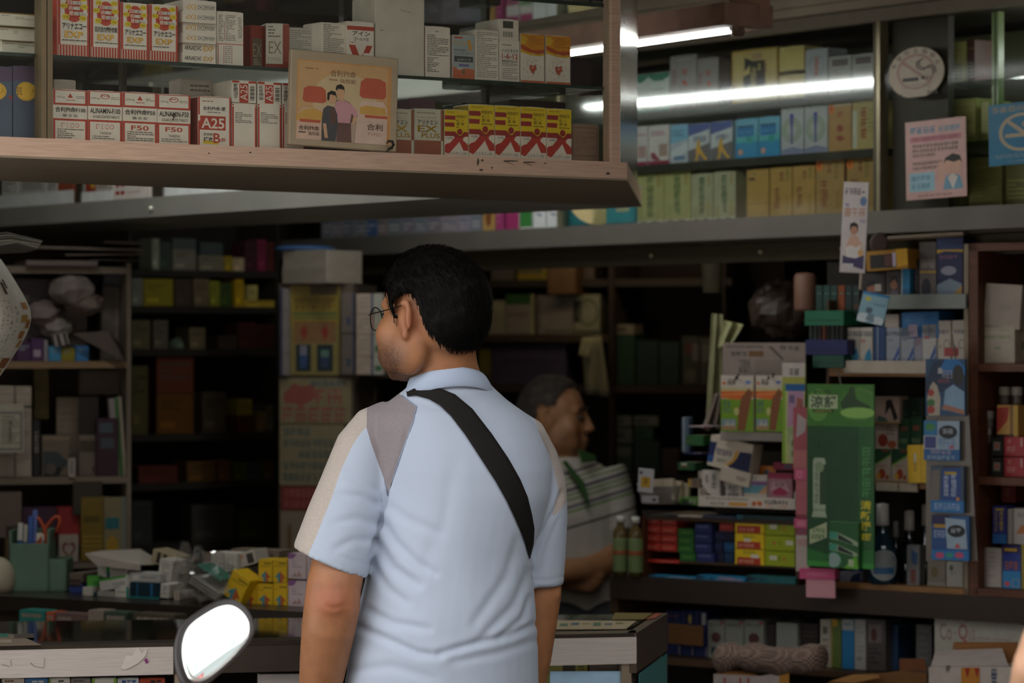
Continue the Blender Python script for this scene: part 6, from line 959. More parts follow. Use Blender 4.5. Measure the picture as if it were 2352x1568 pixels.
MB().rings([[SD.off(.05).at(2020, 560)+Vector((.022*math.cos(t)+r*math.cos(t), zz, .028*math.sin(t)+r*math.sin(t))) for t in np.linspace(0, 6.283, 25)[:-1]] for r, zz in ((-.006, 0), (0, 0), (0, .02), (-.006, .02))], mat('4a3a34', .5)).top('tape_roll', 'brown ring of packing tape on top of the display stand', 'tape', smooth=True)
# second tier
for i, (x0, x1, y0, c, de, dz) in enumerate([(1946, 1974, 752, 'b8b0a4', 'first white carton with blue figures', 'wb'), (1975, 2004, 752, 'b8b0a4', 'second white carton with blue figures', 'wb'), (2006, 2034, 750, '26406a', 'deep blue carton', [('r', .3, 0, .4, 1, '7a8898')]), (2036, 2067, 752, '8f939c', 'first blue-swept grey carton', 'bs'), (2069, 2100, 752, '8f939c', 'second blue-swept grey carton', 'bs'), (2101, 2118, 750, '8a8894', 'narrow grey carton', [('g', 2, .1, .55, .9, .75, '7a4a52', 'h')]), (2119, 2151, 744, 'b0aca8', 'white carton with red marks and a blue sweep', 'bs'), (2154, 2184, 736, 'b0a69a', 'first tall cream carton', 'tc'), (2187, 2219, 735, 'b0a69a', 'second tall cream carton', 'tc')]):
    if dz == 'wb': dz = [('g', 4, .0, .78, 1, .9, '3a4458', 'h'), ('g', 2, .05, .62, .5, .7, 'a84a42', 'h'), ('p', [(.35, .1), (.45, .35), (.8, .5), (.95, .3), (.9, .0), (.6, .05)], '2a7aa0'), ('e', .5, .2, .14, .1, '2a8aa8')]
    elif dz == 'bs': dz = [('g', 4, .0, .80, 1, .9, '3a4254', 'h'), ('p', [(.2, .0), (.5, .2), (.95, .55), (.98, .1), (.95, 0)], '2f4a86'), ('p', [(.4, .05), (.95, .35), (.95, .28), (.5, .02)], '8a94a8'), ('r', .1, .66, .5, .72, 'a05a58' if i == 6 else '7a808a')]
    elif dz == 'tc': dz = [('g', 3, .1, .72, .9, .80, '3a4a5a', 'h'), ('o', .7, .5, .25, .1, .2, '6a6a64'), ('e', .2, .45, .05, .03, '4a5a64')]
    dc(x0, y0, x1, 815, c, dz, 'eye_drop_carton', f'{de} on the white-lipped shelf of the stand', z=ZM[2]+.0005, o=.045, dep=.06)
dc(2072, 716, 2158, 742, '2a68a0', [('r', .18, .1, .42, .55, '9a8a98'), ('g', 5, .1, .6, .6, .85, '5a8ab8', 'h'), ('r', .72, 0, .74, 1, '1f5080')], 'blue_carton', 'flat blue carton lying on the blue-swept cartons', z=ZM[2]+.070, o=.045, dep=.09, roll=-2)
dc(2032, 722, 2064, 750, 'a0948c', [('g', 2, .1, .3, .7, .5, '8a4a4a', 'h')], 'small_white_carton', 'small white carton lying on the first blue-swept carton', z=ZM[2]+.0675, o=.05)
# left of the stand: green and navy books
for i, (x0, y0, x1, y1, c, lab) in enumerate([(1848, 713, 1938, 738, '23684a', 'bright green book spine'), (1850, 780, 1946, 813, '26285a', 'thick indigo book spine'), (1866, 815, 1938, 845, '1f4a3c', 'dark green book under the indigo one')]):
    dc(x0, y0, x1, y1, c, [('r', .05, .3, .95, .38, darker(c, .7))], 'stacked_book', f'{lab} in the pile beside the stand', 'book', o=.0, dep=.14, z=ZM[2]+(.0005, .033, .0975)[(2, 1, 0)[i]] if False else {0: ZM[2]+.103, 1: ZM[2]+.032, 2: ZM[2]+.0005}[i])
for k in range(8): dc(1858+k*10, 741, 1866+k*10, 779, ('2a3430', '323a36', '3a2c28', '6a3a1c', '2c302c', '343a34', '2a2e2a', '30302c')[k], None, 'upright_booklet', f'dim upright booklet between the green and indigo spines, {ORD[k+1]} along', 'book', o=.02, dep=.1, z=ZM[2]+.0665)
for k in range(6): dc(1874+k*17, 655, 1889+k*17, 712, ('1f3a34', '24403a', '223a36', '7a3a18', '1e2c2a', '22302c')[k], [('l', .2, .6, .8, .75, 1, '4a6a60')], 'tall_booklet', f'tall dark green booklet behind the clipped card, {ORD[k+1]} along', 'book', o=.06, dep=.08, z=ZM[2]+.1305)
# banner card on a stick and the clipped card
SK = SD.off(-.16)
MB().tube([SK.at(1990, 428), SK.at(1976, 665)], .0035, mat('a89888', .4), 8).top('banner_stick', 'thin pale stick holding the narrow banner card', 'stick')
ban = [('g', 4, .08, .86, .72, .93, '4a4448', 'h'), ('r', .75, .88, .85, .9, '4a4448'), ('e', .82, .79, .13, .05, '5a7090'), ('g', 1, .1, .72, .28, .76, '5a5a88', 'h'), ('g', 3, .1, .62, .95, .71, 'a87a60', 'h'), ('g', 2, .7, .55, .95, .59, '6a6a94', 'h'), ('p', [(.2, .28), (.35, .40), (.62, .41), (.85, .32), (.85, .16), (.2, .16)], 'b89280'), ('e', .5, .48, .15, .065, 'a87a64'), ('p', [(.33, .46), (.34, .54), (.5, .56), (.66, .53), (.66, .44), (.60, .51), (.42, .51)], '2a2020'), ('p', [(.2, .28), (.4, .30), (.62, .28), (.80, .31), (.72, .12), (.26, .14)], 'c4bcb8'), ('p', [(.10, .10), (.10, .19), (.3, .17), (.62, .16), (.94, .20), (.94, .04)], '3c3456'), ('e', .8, .22, .11, .04, 'b8905a'), ('p', [(.08, .03), (.1, .10), (.55, .10), (.5, .03)], 'b5aeb0')]
carton(SK.off(-.006), 1928, 418, 1986, 626, .003, 'b3a8a6', ban, 'banner_card', 'narrow white banner card of a woman in white on a stick', 'card', flap=False, bev=0, roll=3.2)
clp = [('r', 0, .92, 1, 1, '2a70a0'), ('r', .0, .0, 1, .92, '7a9aa8'), ('e', .25, .78, .11, .07, 'b0a83a'), ('g', 5, .5, .6, .95, .68, '4a6a78', 'h'), ('e', .38, .42, .13, .1, '4a5a66'), ('e', .2, .14, .22, .16, 'b8c0c4'), ('e', .78, .12, .22, .14, 'b0b8bc'), ('p', [(.3, .1), (.42, .34), (.6, .3), (.66, .05)], '6a7a84')]
carton(SK.off(-.02), 1966, 672, 2028, 742, .003, '7a9aa8', clp, 'clipped_card', 'glossy blue card clipped to the banner stick', 'card', flap=False, bev=0, roll=11, rough=.15, lean=-8)
MB().box(SK.off(-.024).at(2017, 661), (.016, .008, .018), mat('b8b2aa', .25, .3), bev=.002).top('paper_clip', 'small shiny clip above the glossy blue card', 'clip')
# third tier: juice boxes, yellow box
for i, (x0, x1) in enumerate([(2006, 2046), (2048, 2086)]): dc(x0, 1030, x1, 1100, 'a09488', [('p', [(0, 1), (1, 1), (1, .82), (.3, .58), (0, .5)], '22402a'), ('p', [(0, .52), (.3, .6), (1, .84), (1, .78), (.3, .54), (0, .46)], '6a8a3a'), ('e', .5, .22, .2, .16, '8a3a22'), ('e', .3, .14, .12, .1, 'b0862a'), ('e', .8, .12, .1, .08, '8a4a2a'), ('g', 3, .2, .42, .8, .5, '9a6a5a', 'h'), ('g', 2, .5, .9, .9, .96, 'a0483a', 'h')], 'fruit_tea_carton', f'green and white carton with red fruit, {("beside the green card", "beside the yellow box")[i]}', z=ZM[1]+.0005, o=.06, dep=.06)
dc(2086, 1022, 2134, 1098, 'c8a018', [('r', .28, .3, .44, .78, 'a8882a'), ('r', .32, .55, .42, .78, 'b8b0a0'), ('r', .64, 0, .66, 1, '8f7010')], 'yellow_box', 'plain mustard-yellow box on the middle tier of the stand', o=.01, z=ZM[1]+.0005, roll=-2)
dc(2010, 972, 2062, 1029, '9a8a80', [('e', .35, .35, .22, .25, '7a2f24'), ('e', .75, .2, .2, .15, '8a4a30'), ('l', .5, .5, .9, .9, 3, '6a5c54')], 'fruit_tea_carton', 'small white carton with dark red fruit above the green cartons', z=ZM[1]+.076, o=.07, dep=.06)
for i, (x0, x1, y0, y1) in enumerate([(2064, 2090, 962, 1012), (2092, 2118, 958, 1010)]): dc(x0, y0, x1, y1, '22402a', [('g', 2, .2, .6, .8, .75, '9a4a3a', 'h'), ('g', 3, .1, .2, .8, .35, '6a7a5a', 'h')], 'green_tea_carton', f'dark green carton on the middle tier, {("nearer the green card", "nearer the blue packs")[i]}', z=ZM[1]+.077, o=.07, dep=.06)
dc(2005, 910, 2066, 968, '9a8478', [('p', [(.45, .3), (.5, .85), (.7, .9), (.95, .2), (.8, .1), (.65, .6)], '2a2420'), ('p', [(.1, .0), (.2, .3), (.5, .2), (.6, 0)], '4a5a54'), ('r', 0, 0, 1, .06, '8a6a42')], 'white_bag_pack', 'creased white pack with a black curve above the fruit cartons', z=ZM[1]+.139, o=.06, dep=.05)
for i, (x0, x1, y0) in enumerate([(2068, 2088, 918), (2090, 2122, 912)]): dc(x0, y0, x1, 957, '1c2c22', [('l', .2, .3, .8, .5, 1, '3a4a3c')], 'green_tea_carton', f'near-black green carton on top of the dark green ones, {ORD[i+1]} along', z=ZM[1]+.1315, o=.08, dep=.05)
# lowest tier: mouthwash
def mouthwash(px, y0, y1, rb, col, capc, label, lab2=None, o=.08):
    q = SD.off(o).at(px, 1340); q.z = ZM[0]+.0005; d = q.y; h = (y1-y0)/F*d; r = rb/F*d; b = thing('mouthwash_bottle', label, 'bottle', q)
    MB().lathe(q, [(.001, 0), (r*.95, 0), (r, .006), (r, h*.42), (r*.8, h*.52), (r*.42, h*.62), (r*.36, h*.74), (r*.36, h*.76)], mat(col, .08, var=.1, spec=.7), 22).part('body', b, True)
    MB().lathe(q, [(.001, h*.72), (r*.44, h*.72), (r*.46, h*.74), (r*.44, h*.985), (.001, h)], mat(capc, .3), 18).part('cap', b, True)
    if lab2:
        mb = MB(); mb.rings([[q+Vector((math.sin(s)*r*1.012, -math.cos(s)*r*1.012, h*.24+math.sin(t)*h*.19*k)) for t in np.linspace(0, 2*math.pi, 25)[:-1] for s in [math.cos(t)*1.15*k]] for k in (1, .9)], mat('8f9a9a', .4), cap=False); mb.rings([[q+Vector((math.sin(s)*r*1.013, -math.cos(s)*r*1.013, h*.24+math.sin(t)*h*.17*k)) for t in np.linspace(0, 2*math.pi, 25)[:-1] for s in [math.cos(t)*1.05*k]] for k in (1, .66, .33, .02)], mat('8a8e90', .4), cap=False); mb.part('label', b, True)
        mb = MB(); mb.rings([[q+Vector((math.sin(s)*r*1.016, -math.cos(s)*r*1.016, h*z)) for s in np.linspace(-.75, .75, 13)] for z in (.13, .21)], mat('2f5f86', .4), cap=False); mb.v = mb.v; mb.f = [f for f in mb.f if max(f[:2]) % 13 != 12 or abs(f[0]-f[1]) == 1]; mb.m = mb.m[:len(mb.f)]; mb.part('label_band', b)
mouthwash(2027, 1161, 1346, 33, '0f2a38', 'a8a4a0', 'round-shouldered blue mouthwash bottle with an oval white label', True, .04)
mouthwash(2089, 1175, 1342, 26, '0c1214', '9a9690', 'black glossy bottle with a white cap beside the mouthwash', None, .10)
mouthwash(2126, 1160, 1342, 20, '101820', '8a8078', 'dark bottle half behind the hanging blue packs', None, .12)
mouthwash(2058, 1205, 1342, 15, '0e1416', '7a7672', 'small dark bottle behind the mouthwash', None, .15)
mouthwash(1968, 1250, 1345, 16, '16405e', '7a8088', 'short blue bottle half behind the green card', None, .07)
dc(2083, 1252, 2112, 1318, '6a6a6a', [('p', [(.3, .9), (.9, .8), (.8, .5), (.4, .55)], '2f4a6a'), ('r', .3, .05, .7, .4, '6a3a30')], 'grey_tube_pack', 'grey pack with a dark blue mark among the bottles', 'packet', o=.03, dep=.03, z=ZM[0]+.0005)
dc(1928, 1312, 1976, 1344, '7a7a88', [('p', [(.5, 0), (.6, .6), (1, 1), (1, 0)], '1c2c4a')], 'lilac_soap_carton', 'greyish-lilac carton with a navy curve under the green card', o=.04, z=ZM[0]+.0005)
dc(2130, 1282, 2172, 1346, '7a7264', [('r', 0, .0, 1, .15, '8a8478'), ('e', .4, .5, .2, .2, '6a6040')], 'beige_carton', 'beige dim carton behind the lowest blue pack', o=.05, z=ZM[0]+.0005)
dc(2174, 1290, 2212, 1346, 'a39e96', [('e', .3, .75, .12, .12, '4a5a48'), ('g', 3, .2, .5, .6, .58, '5a7a74', 'h')], 'white_small_carton', 'white carton with a faint green mark at the stand foot', o=.05, z=ZM[0]+.0005)
# hanging blue blister packs
hb = thing('blister_board', 'clear plastic hanging board behind the blue blister packs', 'board', SD.off(-.10).at(2185, 1285))
carton_ = None
mb = MB(); mb.slab([SD.off(-.085).at(x, y) for x, y in ((2128, 1288), (2246, 1288), (2226, 945), (2128, 950))], .002, mat('6a6056', .3, var=.15)); mb.part('backing', hb)
MB().tube([SD.off(-.06).at(2185, 760), SD.off(-.09).at(2196, 830)], .0018, mat('7a6a60', .4, .5), 6).part('hook', hb); MB().box(SD.off(-.075).at(2185, 808), (.034, .006, .02), mat('b05a5a', .5), bev=.001).part('red_tag', hb)
b1 = [('p', [(0, .6), (.2, .95), (.5, 1), (.85, .97), (1, .8), (1, .45), (.0, .4)], '23324a'), ('p', [(.3, .75), (.5, 1), (.8, 1), (1, .85), (1, .72)], '2468a0'), ('r', .32, .74, .42, .84, 'a8a4a8'), ('g', 3, .42, .66, .7, .8, '8a8a9a', 'h'), ('g', 4, .32, .58, .62, .64, '8a4a54', 'h'), ('e', .82, .72, .14, .18, '2a2a26'), ('p', [(.08, .0), (.04, .3), (.12, .52), (.2, .60), (.3, .52), (.38, .3), (.36, .0)], 'a39888'), ('e', .14, .40, .08, .06, '9a3a34'), ('e', .14, .22, .1, .07, '3f6a3a'), ('e', .14, .1, .1, .07, '9a3a34'), ('p', [(.45, .1), (.5, .45), (.7, .55), (.98, .42), (.98, .06)], '7a98b0'), ('p', [(.4, .12), (.98, .02), (.98, .10), (.5, .2)], '9a6a58')]
dc(2126, 824, 2217, 954, '2a4a6a', b1, 'blister_pack', 'blue round-topped blister pack with a white bottle picture', 'pack', o=-.105, dep=.008, bev=0)
b2 = [('r', .0, .0, 1, .28, '24588a'), ('r', .38, .28, 1, 1, '8a9aaa'), ('r', .0, .62, .36, 1, '2a6a94'), ('e', .18, .84, .15, .1, '3f7a4a'), ('r', .02, .3, .36, .6, '3a3f74'), ('e', .68, .72, .26, .17, '1c2026'), ('g', 2, .52, .68, .84, .8, 'a0a4aa', 'h'), ('g', 4, .42, .34, .9, .55, '6a86a8', 'h'), ('p', [(.7, .3), (.8, .42), (.85, .3)], 'a04a54'), ('g', 4, .2, .16, .8, .26, '9a8aa0', 'h'), ('g', 6, .1, .02, .9, .12, '8a9ab0', 'h'), ('b', 0, .28, .38, .62, .03, .02, 'a8acb0')]
dc(2122, 966, 2204, 1057, '2a5a8a', b2, 'blister_pack', 'blue and silver pack with a black oval, second from the top of the board', 'pack', o=-.105, dep=.006, bev=0)
b3 = [('r', 0, .0, 1, .26, '2468a0'), ('p', [(.3, .26), (.36, .95), (.9, .98), (.92, .26)], '24407a'), ('p', [(.36, .95), (.9, .98), (.85, 1), (.4, 1)], '2a2226'), ('r', .42, .82, .78, .88, 'a08a2a'), ('tv', '', .4, .3, .5, .8, 'a8b0c0') if False else ('g', 5, .40, .34, .54, .80, 'a8b0c4', 'v'), ('g', 5, .62, .34, .78, .82, 'a8b0c4', 'v'), ('g', 6, .1, .06, .9, .2, '8aa0c0', 'h'), ('e', .82, .3, .05, .04, 'c07a2a'), ('p', [(0, .26), (.04, .9), (.28, .92), (.26, .26)], '6a6058')]
dc(2138, 1070, 2214, 1177, '3a4a5a', b3, 'blister_pack', 'blue boxed toothpaste pack in a clear blister, third on the board', 'pack', o=-.108, dep=.012, bev=0)
b4 = [('r', 0, 0, .55, .8, '23487a'), ('r', 0, .8, .5, 1, '23224a'), ('r', .06, .72, .44, .80, 'a07a2a'), ('g', 4, .06, .5, .46, .66, '8a98b0', 'h'), ('p', [(.42, .26), (.36, .95), (.9, .92), (.95, .26)], '8fa0b0'), ('e', .66, .66, .24, .14, '1a1c22'), ('g', 2, .52, .62, .8, .72, 'a0a4aa', 'h'), ('p', [(.6, .28), (.7, .4), (.78, .28)], 'a84a50'), ('r', 0, 0, 1, .22, '2468a0'), ('e', .22, .1, .12, .07, 'b04a6a'), ('e', .48, .11, .1, .06, '2f8a74'), ('e', .74, .12, .12, .07, 'b04a6a')]
dc(2140, 1184, 2226, 1286, '2a5080', b4, 'blister_pack', 'blue pack with pink and green ovals along its foot, lowest on the board', 'pack', o=-.108, dep=.01, bev=0)
# --- far shelf unit
fs = thing('shelf_unit', 'reddish-brown wooden shelf unit at the far end of the counter', 'shelving', (SD.at(2320).x, 6.75, ZD))
ZF = [.972, 1.233, 1.498]
for z in ZF: quad(SD.off(.0), 2240, 2480, z-.018, z, .26, WR).part('shelf', fs)
quad(SD, 2226, 2246, ZD, 1.78, .26, WR).part('side_panel', fs); quad(SD, 2226, 2480, 1.762, 1.78, .26, WR).part('top_board', fs); quad(SD.off(.26), 2226, 2480, ZD, 1.78, .01, mat('22160f', .8)).part('back_panel', fs)
quad(SD, 2470, 2482, ZD, 1.78, .26, WR).part('side_panel', fs)
def fb(x0, y0, x1, y1, c, dz, name, label, zi, up=0., **k): return dc(x0, y0, x1, y1, c, dz, name, label, o=k.pop('o', .04), z=ZF[zi]+.0005+up, **k)
fb(2252, 746, 2331, 824, 'a89c8c', [('l', .15, .82, .85, .88, 1, '8a8a74'), ('g', 9, .12, .64, .88, .72, '5a7a4a', 'h'), ('g', 2, .42, .36, .6, .44, '5a7a5a', 'h'), ('g', 4, .3, .2, .66, .26, '9a9484', 'h')], 'white_box', 'square cream box with green lettering on the top shelf of the far unit', 'x' if False else 2, dep=.09)
fb(2258, 652, 2342, 745, '9a8c80', [('g', 4, .4, .42, .75, .54, '8a7e74', 'h')], 'white_box', 'plain cream box leaning on top of the green-lettered box', 2, .0815, roll=4, dep=.05)
fb(2334, 752, 2400, 824, '7a6c5c', [('r', 0, .4, 1, .6, '4a4a34')], 'white_box', 'dim beige box cut by the picture edge on the far unit', 2, o=.08)
for i, (x0, y0, x1, y1, c, up, lab, dz) in enumerate([(2254, 1055, 2272, 1095, '8a8078', 0, 'small white capped vial, lowest', None), (2254, 1022, 2274, 1054, '8a6a2a', .042, 'small amber capped vial', None), (2256, 985, 2278, 1021, '8f857c', .076, 'small white capped vial', None), (2260, 946, 2284, 984, '857b72', .114, 'small white capped vial, topmost', None)]):
    q = SD.off(.07).at((x0+x1)/2); q.z = ZF[1]+.0005+up; d = q.y; b = thing('vial', f'{lab} of the column on the far unit', 'bottle', q); r = (x1-x0)/2/F*d; h = (y1-y0)/F*d
    MB().lathe(q, [(.001, 0), (r, 0), (r, h*.55), (.001, h*.56)], mat(darker(c, .6), .3), 14).part('body', b); MB().lathe(q, [(.001, h*.56), (r*1.05, h*.56), (r*1.05, h*.98), (.001, h*.99)], mat(c, .4), 14).part('cap', b)
for r in range(2):
    fb(2277, 1052, 2304, 1095, '26221e', [('r', .2, .3, .75, .75, '7a7068'), ('r', .36, .42, .6, .64, 'a04a34')], 'black_carton', f'black carton with a red square, {("lower", "upper")[r]} of two on the far unit', 1, r*.0480, stk=True)
    fb(2306, 1050, 2370, 1095, '96242a', [('g', 1, .14, .62, .3, .86, 'b87a74', 'h'), ('g', 2, .1, .2, .45, .5, 'b87a74', 'h'), ('r', .6, .5, .66, .95, 'b08a84')], 'crimson_carton', f'crimson carton with pale lettering, {("lower", "upper")[r]} of two on the far unit', 1, r*.0480, stk=True)
fb(2290, 930, 2338, 1000, 'b88a4a', [('p', [(.0, .1), (.0, .9), (.6, .95), (.5, .5)], '9a3a2c'), ('r', .62, 0, .78, 1, '7a5a2a'), ('r', 0, 0, 1, .06, '2a2420'), ('r', .82, 0, 1, 1, 'a8862a')], 'amber_carton', 'amber carton with a red slanting panel above the crimson ones', 1, .0945)
fb(2285, 1003, 2330, 1006, '2a2420', None, 'dark_lid', 'thin dark carton between the amber and crimson cartons', 1, .0905) if False else None
for i, (px, up) in enumerate(((2308, .168), (2336, .168))):
    q = SD.off(.08).at(px); q.z = ZF[1]+up; b = thing('small_jar', f'small jar with a grey lid above the amber carton, {ORD[i+1]} of two', 'jar', q); MB().lathe(q, [(.001, 0), (.012, 0), (.013, .004), (.013, .022), (.001, .023)], mat('4a4038', .3), 14).part('body', b); MB().lathe(q, [(.001, .023), (.0138, .023), (.0138, .042), (.001, .043)], mat('8a8278', .4), 14).part('lid', b)
fb(2256, 1258, 2300, 1350, 'a09690', [('l', .2, .2, .7, .9, 6, '8f8680'), ('r', 0, 0, .25, 1, '7a7270')], 'grey_carton', 'grey-white carton on the bottom shelf of the far unit', 0, dep=.06)
fb(2303, 1252, 2344, 1350, '2f3f86', [('r', 0, .82, 1, 1, '2a2450'), ('r', .1, .86, .8, .93, 'b08a2a'), ('r', 0, 0, 1, .4, '2a7ab0'), ('g', 3, .1, .44, .9, .62, 'a05a34', 'h'), ('e', .25, .1, .15, .06, 'b8484e'), ('b', .52, .03, .95, .22, .05, .02, '7a8a94')], 'blue_carton', 'blue and orange carton on the bottom shelf of the far unit', 0)
fb(2346, 1250, 2400, 1350, 'b0a48a', [('r', 0, 0, .3, 1, '8a7a2a')], 'cream_carton', 'cream carton at the picture edge on the bottom shelf of the far unit', 0)
fb(2280, 1162, 2312, 1250, '2c2f6a', [('g', 4, .5, .3, .75, .85, 'b0982a', 'v'), ('g', 4, .15, .3, .35, .85, '8a7a3a', 'v'), ('r', 0, 0, 1, .25, '2a5a90'), ('r', .2, .88, .8, .94, 'a08a3a')], 'indigo_carton', 'indigo carton with yellow characters on the bottom shelf stack', 0, .1035)
fb(2314, 1168, 2326, 1250, '8a8078', None, 'slim_white_carton', 'slim white carton beside the indigo one', 0, .1035)
fb(2328, 1168, 2390, 1250, '9a928c', [('g', 3, .15, .75, .6, .88, '6a6a6a', 'h'), ('p', [(.1, .3), (.3, .55), (.6, .5), (.6, .3)], 'a0623a'), ('r', .5, .05, .8, .4, '4a4a48')], 'white_pharma_carton', 'white carton with an orange swoosh on the bottom shelf stack', 0, .1035)
fb(2300, 1108, 2332, 1142, '6a2a24', [('g', 1, .3, .3, .7, .7, '8a5a50', 'h')], 'red_square_packet', 'dull red square packet above the indigo carton', 0, .197, o=.1, dep=.06)
# low stock under the counter
SL = SD.off(.06); ZL = .7505
def lo(x0, y0, x1, c, dz, name, label, cat='carton', z=ZL, y1=1520, o=.0, dep=.09, **k): return carton(SL.off(o), x0, y0, x1, y1, dep, c, dz, name, label, cat, z=z, flap=False, **k)
for i, (x0, x1) in enumerate([(1530, 1562), (1564, 1592), (1594, 1624)]): lo(x0, 1402, x1, '26305e', [('r', .3, .68, .6, .95, '1c2440'), ('e', .75, .82, .14, .1, 'b09a4a') if i == 1 else ('r', .6, .7, .9, .95, 'a8a4a0') if i == 2 else ('l', .1, .8, .9, .9, 1, '6a4a5a'), ('r', .9, 0, 1, .22, '8a8694'), ('r', 0, 0, 1, .02, '1a2040')], 'navy_box', f'navy carton behind the brown board under the counter, {ORD[i+1]} along', o=.05)
lo(1534, 1434, 1614, '6a4826', [('l', .1, .2, .9, .8, 3, '5f4020')], 'brown_cardboard', 'torn piece of brown cardboard before the navy cartons', 'cardboard', dep=.004, o=-.01, y1=1488, z=zat(1488, 7.1), roll=1)
for i, (x0, x1) in enumerate([(1626, 1664), (1666, 1708), (1710, 1754)]): lo(x0, 1424, x1, '8f9088', [('g', 4, .1, .84, .9, .91, '4a5a4a', 'h'), ('e', .5, .55, .28, .14, '5a3a3a') if i != 1 else ('r', .1, .2, .9, .8, '94948c'), ('r', .2, .1, .7, .3, '3a4a48') if i == 0 else ('r', 0, 0, 1, .02, '7a7a74'), ('e', .85, .94, .12, .04, 'a04a50')], 'green_white_box', f'greenish-white carton above the checked cloth roll, {ORD[i+1]} along', o=.04)
lo(1756, 1432, 1780, '3a302e', None, 'dark_box', 'dark carton between the white ones under the counter', o=.06)
lo(1783, 1430, 1832, '8f928c', [('r', .05, .05, .95, .95, '93968f')], 'green_white_box', 'plain greenish-white carton at the end of the cloth roll', o=.04)
lo(1834, 1430, 1880, '2e2624', [('l', .2, .6, .8, .8, 2, '4a3c38')], 'dark_box', 'blackish carton beside the cloth roll end', o=.06)
for x0, x1, c, de, dz in [(1884, 1908, 'a39c8e', 'cream carton with a dark mark', [('r', .25, .7, .7, .85, '5a5a50'), ('l', .2, .2, .8, .6, 3, '7a746a')]), (1910, 1932, '5a6a34', 'green carton with a yellow flap', [('r', 0, .86, .6, 1, 'b08a24'), ('r', 0, 0, .1, 1, 'a08a3a')]), (1934, 1961, '2470a0', 'bright blue carton with a white top', [('r', 0, .78, 1, 1, '9aa0a0'), ('l', .2, .84, .8, .92, 1, '6a7a7a')]), (1963, 1988, '9a9896', 'grey-white carton', [('l', .15, .3, .85, .85, 6, '8a8884'), ('g', 2, .2, .18, .7, .26, '4a4a48', 'h')]), (1990, 2034, '4a4442', 'dark carton with a picture side', [('r', .1, .55, .8, .9, '6a6060'), ('e', .4, .7, .15, .13, '4a2a24'), ('l', .1, .1, .9, .45, 4, '2e2a2a')]), (2036, 2062, '203a5a', 'deep blue dim carton', None), (2104, 2140, '5a5856', 'grey dim carton beside the white board', [('l', .2, .2, .8, .9, 5, '6a6866')])]:
    lo(x0, 1422 if x0 < 2030 else 1434, x1, c, dz, 'lower_carton', f'{de} on the low shelf under the counter', o=.06 if x0 > 2030 else .02)
lo(2146, 1418, 2390, 'a8a498', [('T', 'Co', .05, .60, .17, .88, '8a7a76'), ('r', .19, .72, .215, .74, '8a7a76'), ('T', 'Q', .23, .58, .32, .88, '96605e'), ('t', '10', .335, .62, .39, .80, '8f6a66'), ('l', .40, .62, .75, .68, 1, 'a08a88'), ('r', .24, .38, .98, .52, '2f7a98'), ('g', 12, .3, .40, .92, .50, '7aa0b0', 'h'), ('p', [(.15, .98), (.3, .93), (.7, .95), (1, .9), (1, 1), (.15, 1)], '3a2e24')], 'supplement_box', 'large white Co-Q10 box with a blue band under the counter', o=-.02)
cc = SL.off(-.30)
# open white carton, brown flaps
ob = thing('open_white_carton', 'open white carton with an orange and red panel at the bottom edge', 'carton', cc.at(2230, 1600))
def fl(pts, off, m, nm, par): MB().slab([cc.off(o_).at(x, y) for (x, y), o_ in zip(pts, off)], .002, m).part(nm, par)
WC = mat('b3a79e', .6); BC = mat('7a4e24', .7)
fl([(2133, 1532), (2333, 1531), (2336, 1720), (2136, 1720)], (0, 0, 0, 0), WC, 'front_panel', ob); fl([(2148, 1494), (2302, 1488), (2316, 1528), (2138, 1530)], (.14, .14, .0, .0), mat('a89a94', .6), 'flap', ob)
fl([(2190, 1474), (2338, 1474), (2335, 1520), (2312, 1524), (2188, 1490)], (.16, .16, .16, .15, .15), BC, 'rear_flap', ob); fl([(2133, 1532), (2136, 1720), (2180, 1700), (2176, 1516)], (0.001, .001, .2, .2), WC, 'side_panel', ob); fl([(2333, 1531), (2378, 1515), (2380, 1700), (2336, 1720)], (0.001, .2, .2, .001), WC, 'side_panel', ob)
fl([(2136, 1719), (2336, 1719), (2380, 1700), (2180, 1700)], (.002, .002, .2, .2), WC, 'bottom_panel', ob)
for a, b, c in (((2208, 1533), (2250, 1720), 'b5762a'),): MB().slab([cc.off(-.003).at(x, y) for x, y in ((a[0], a[1]), (b[0], a[1]), (b[0], b[1]), (a[0], b[1]))], -.0005, mat(c, .6)).part('orange_panel', ob)
for x in (2216, 2238): MB().slab([cc.off(-.005).at(*q_) for q_ in ((x, 1534), (x+12, 1534), (x+6, 1556))], -.0005, mat('9a3020', .6)).part('red_mark', ob)
ob['blue'] = 1; del ob['blue']
pm_ = print_mesh('front_print', [('g', 2, .72, .55, .78, .97, '2f4470', 'v'), ('g', 1, .2, .85, .26, .97, '5a5450', 'h')], (cc.off(-.003).at(2334)-cc.off(-.003).at(2134)).length, .13); po_ = link('front_print', pm_, ob); qq = (cc.off(-.004).at(2134, 1660)+cc.off(-.004).at(2334, 1660))/2; po_.location = qq-ob.location; po_.rotation_euler[2] = cc.ang(2134, 2334)
bb = thing('brown_carton', 'brown cardboard carton with an upright flap beside the open white carton', 'carton', cc.at(2020, 1600))
fl([(1900, 1566), (2000, 1548), (2068, 1540), (2128, 1545), (2130, 1720), (1900, 1720)], (.1,)*6, mat('6f4a26', .7), 'front_panel', bb); fl([(2066, 1512), (2122, 1512), (2130, 1540), (2066, 1542)], (.12,)*4, mat('6a3f22', .7), 'flap', bb); fl([(1905, 1564), (1960, 1548), (2015, 1547), (2022, 1556), (1960, 1568)], (.03, .06, .08, .02, .0), mat('8a6030', .7), 'flap', bb)
fl([(1640, 1547), (1745, 1552), (1812, 1540), (1812, 1720), (1640, 1720)], (.02,)*5, mat('a89c98', .6), 'front_panel', thing('white_carton', 'white carton with small red characters under the checked cloth roll', 'carton', cc.at(1725, 1600)))
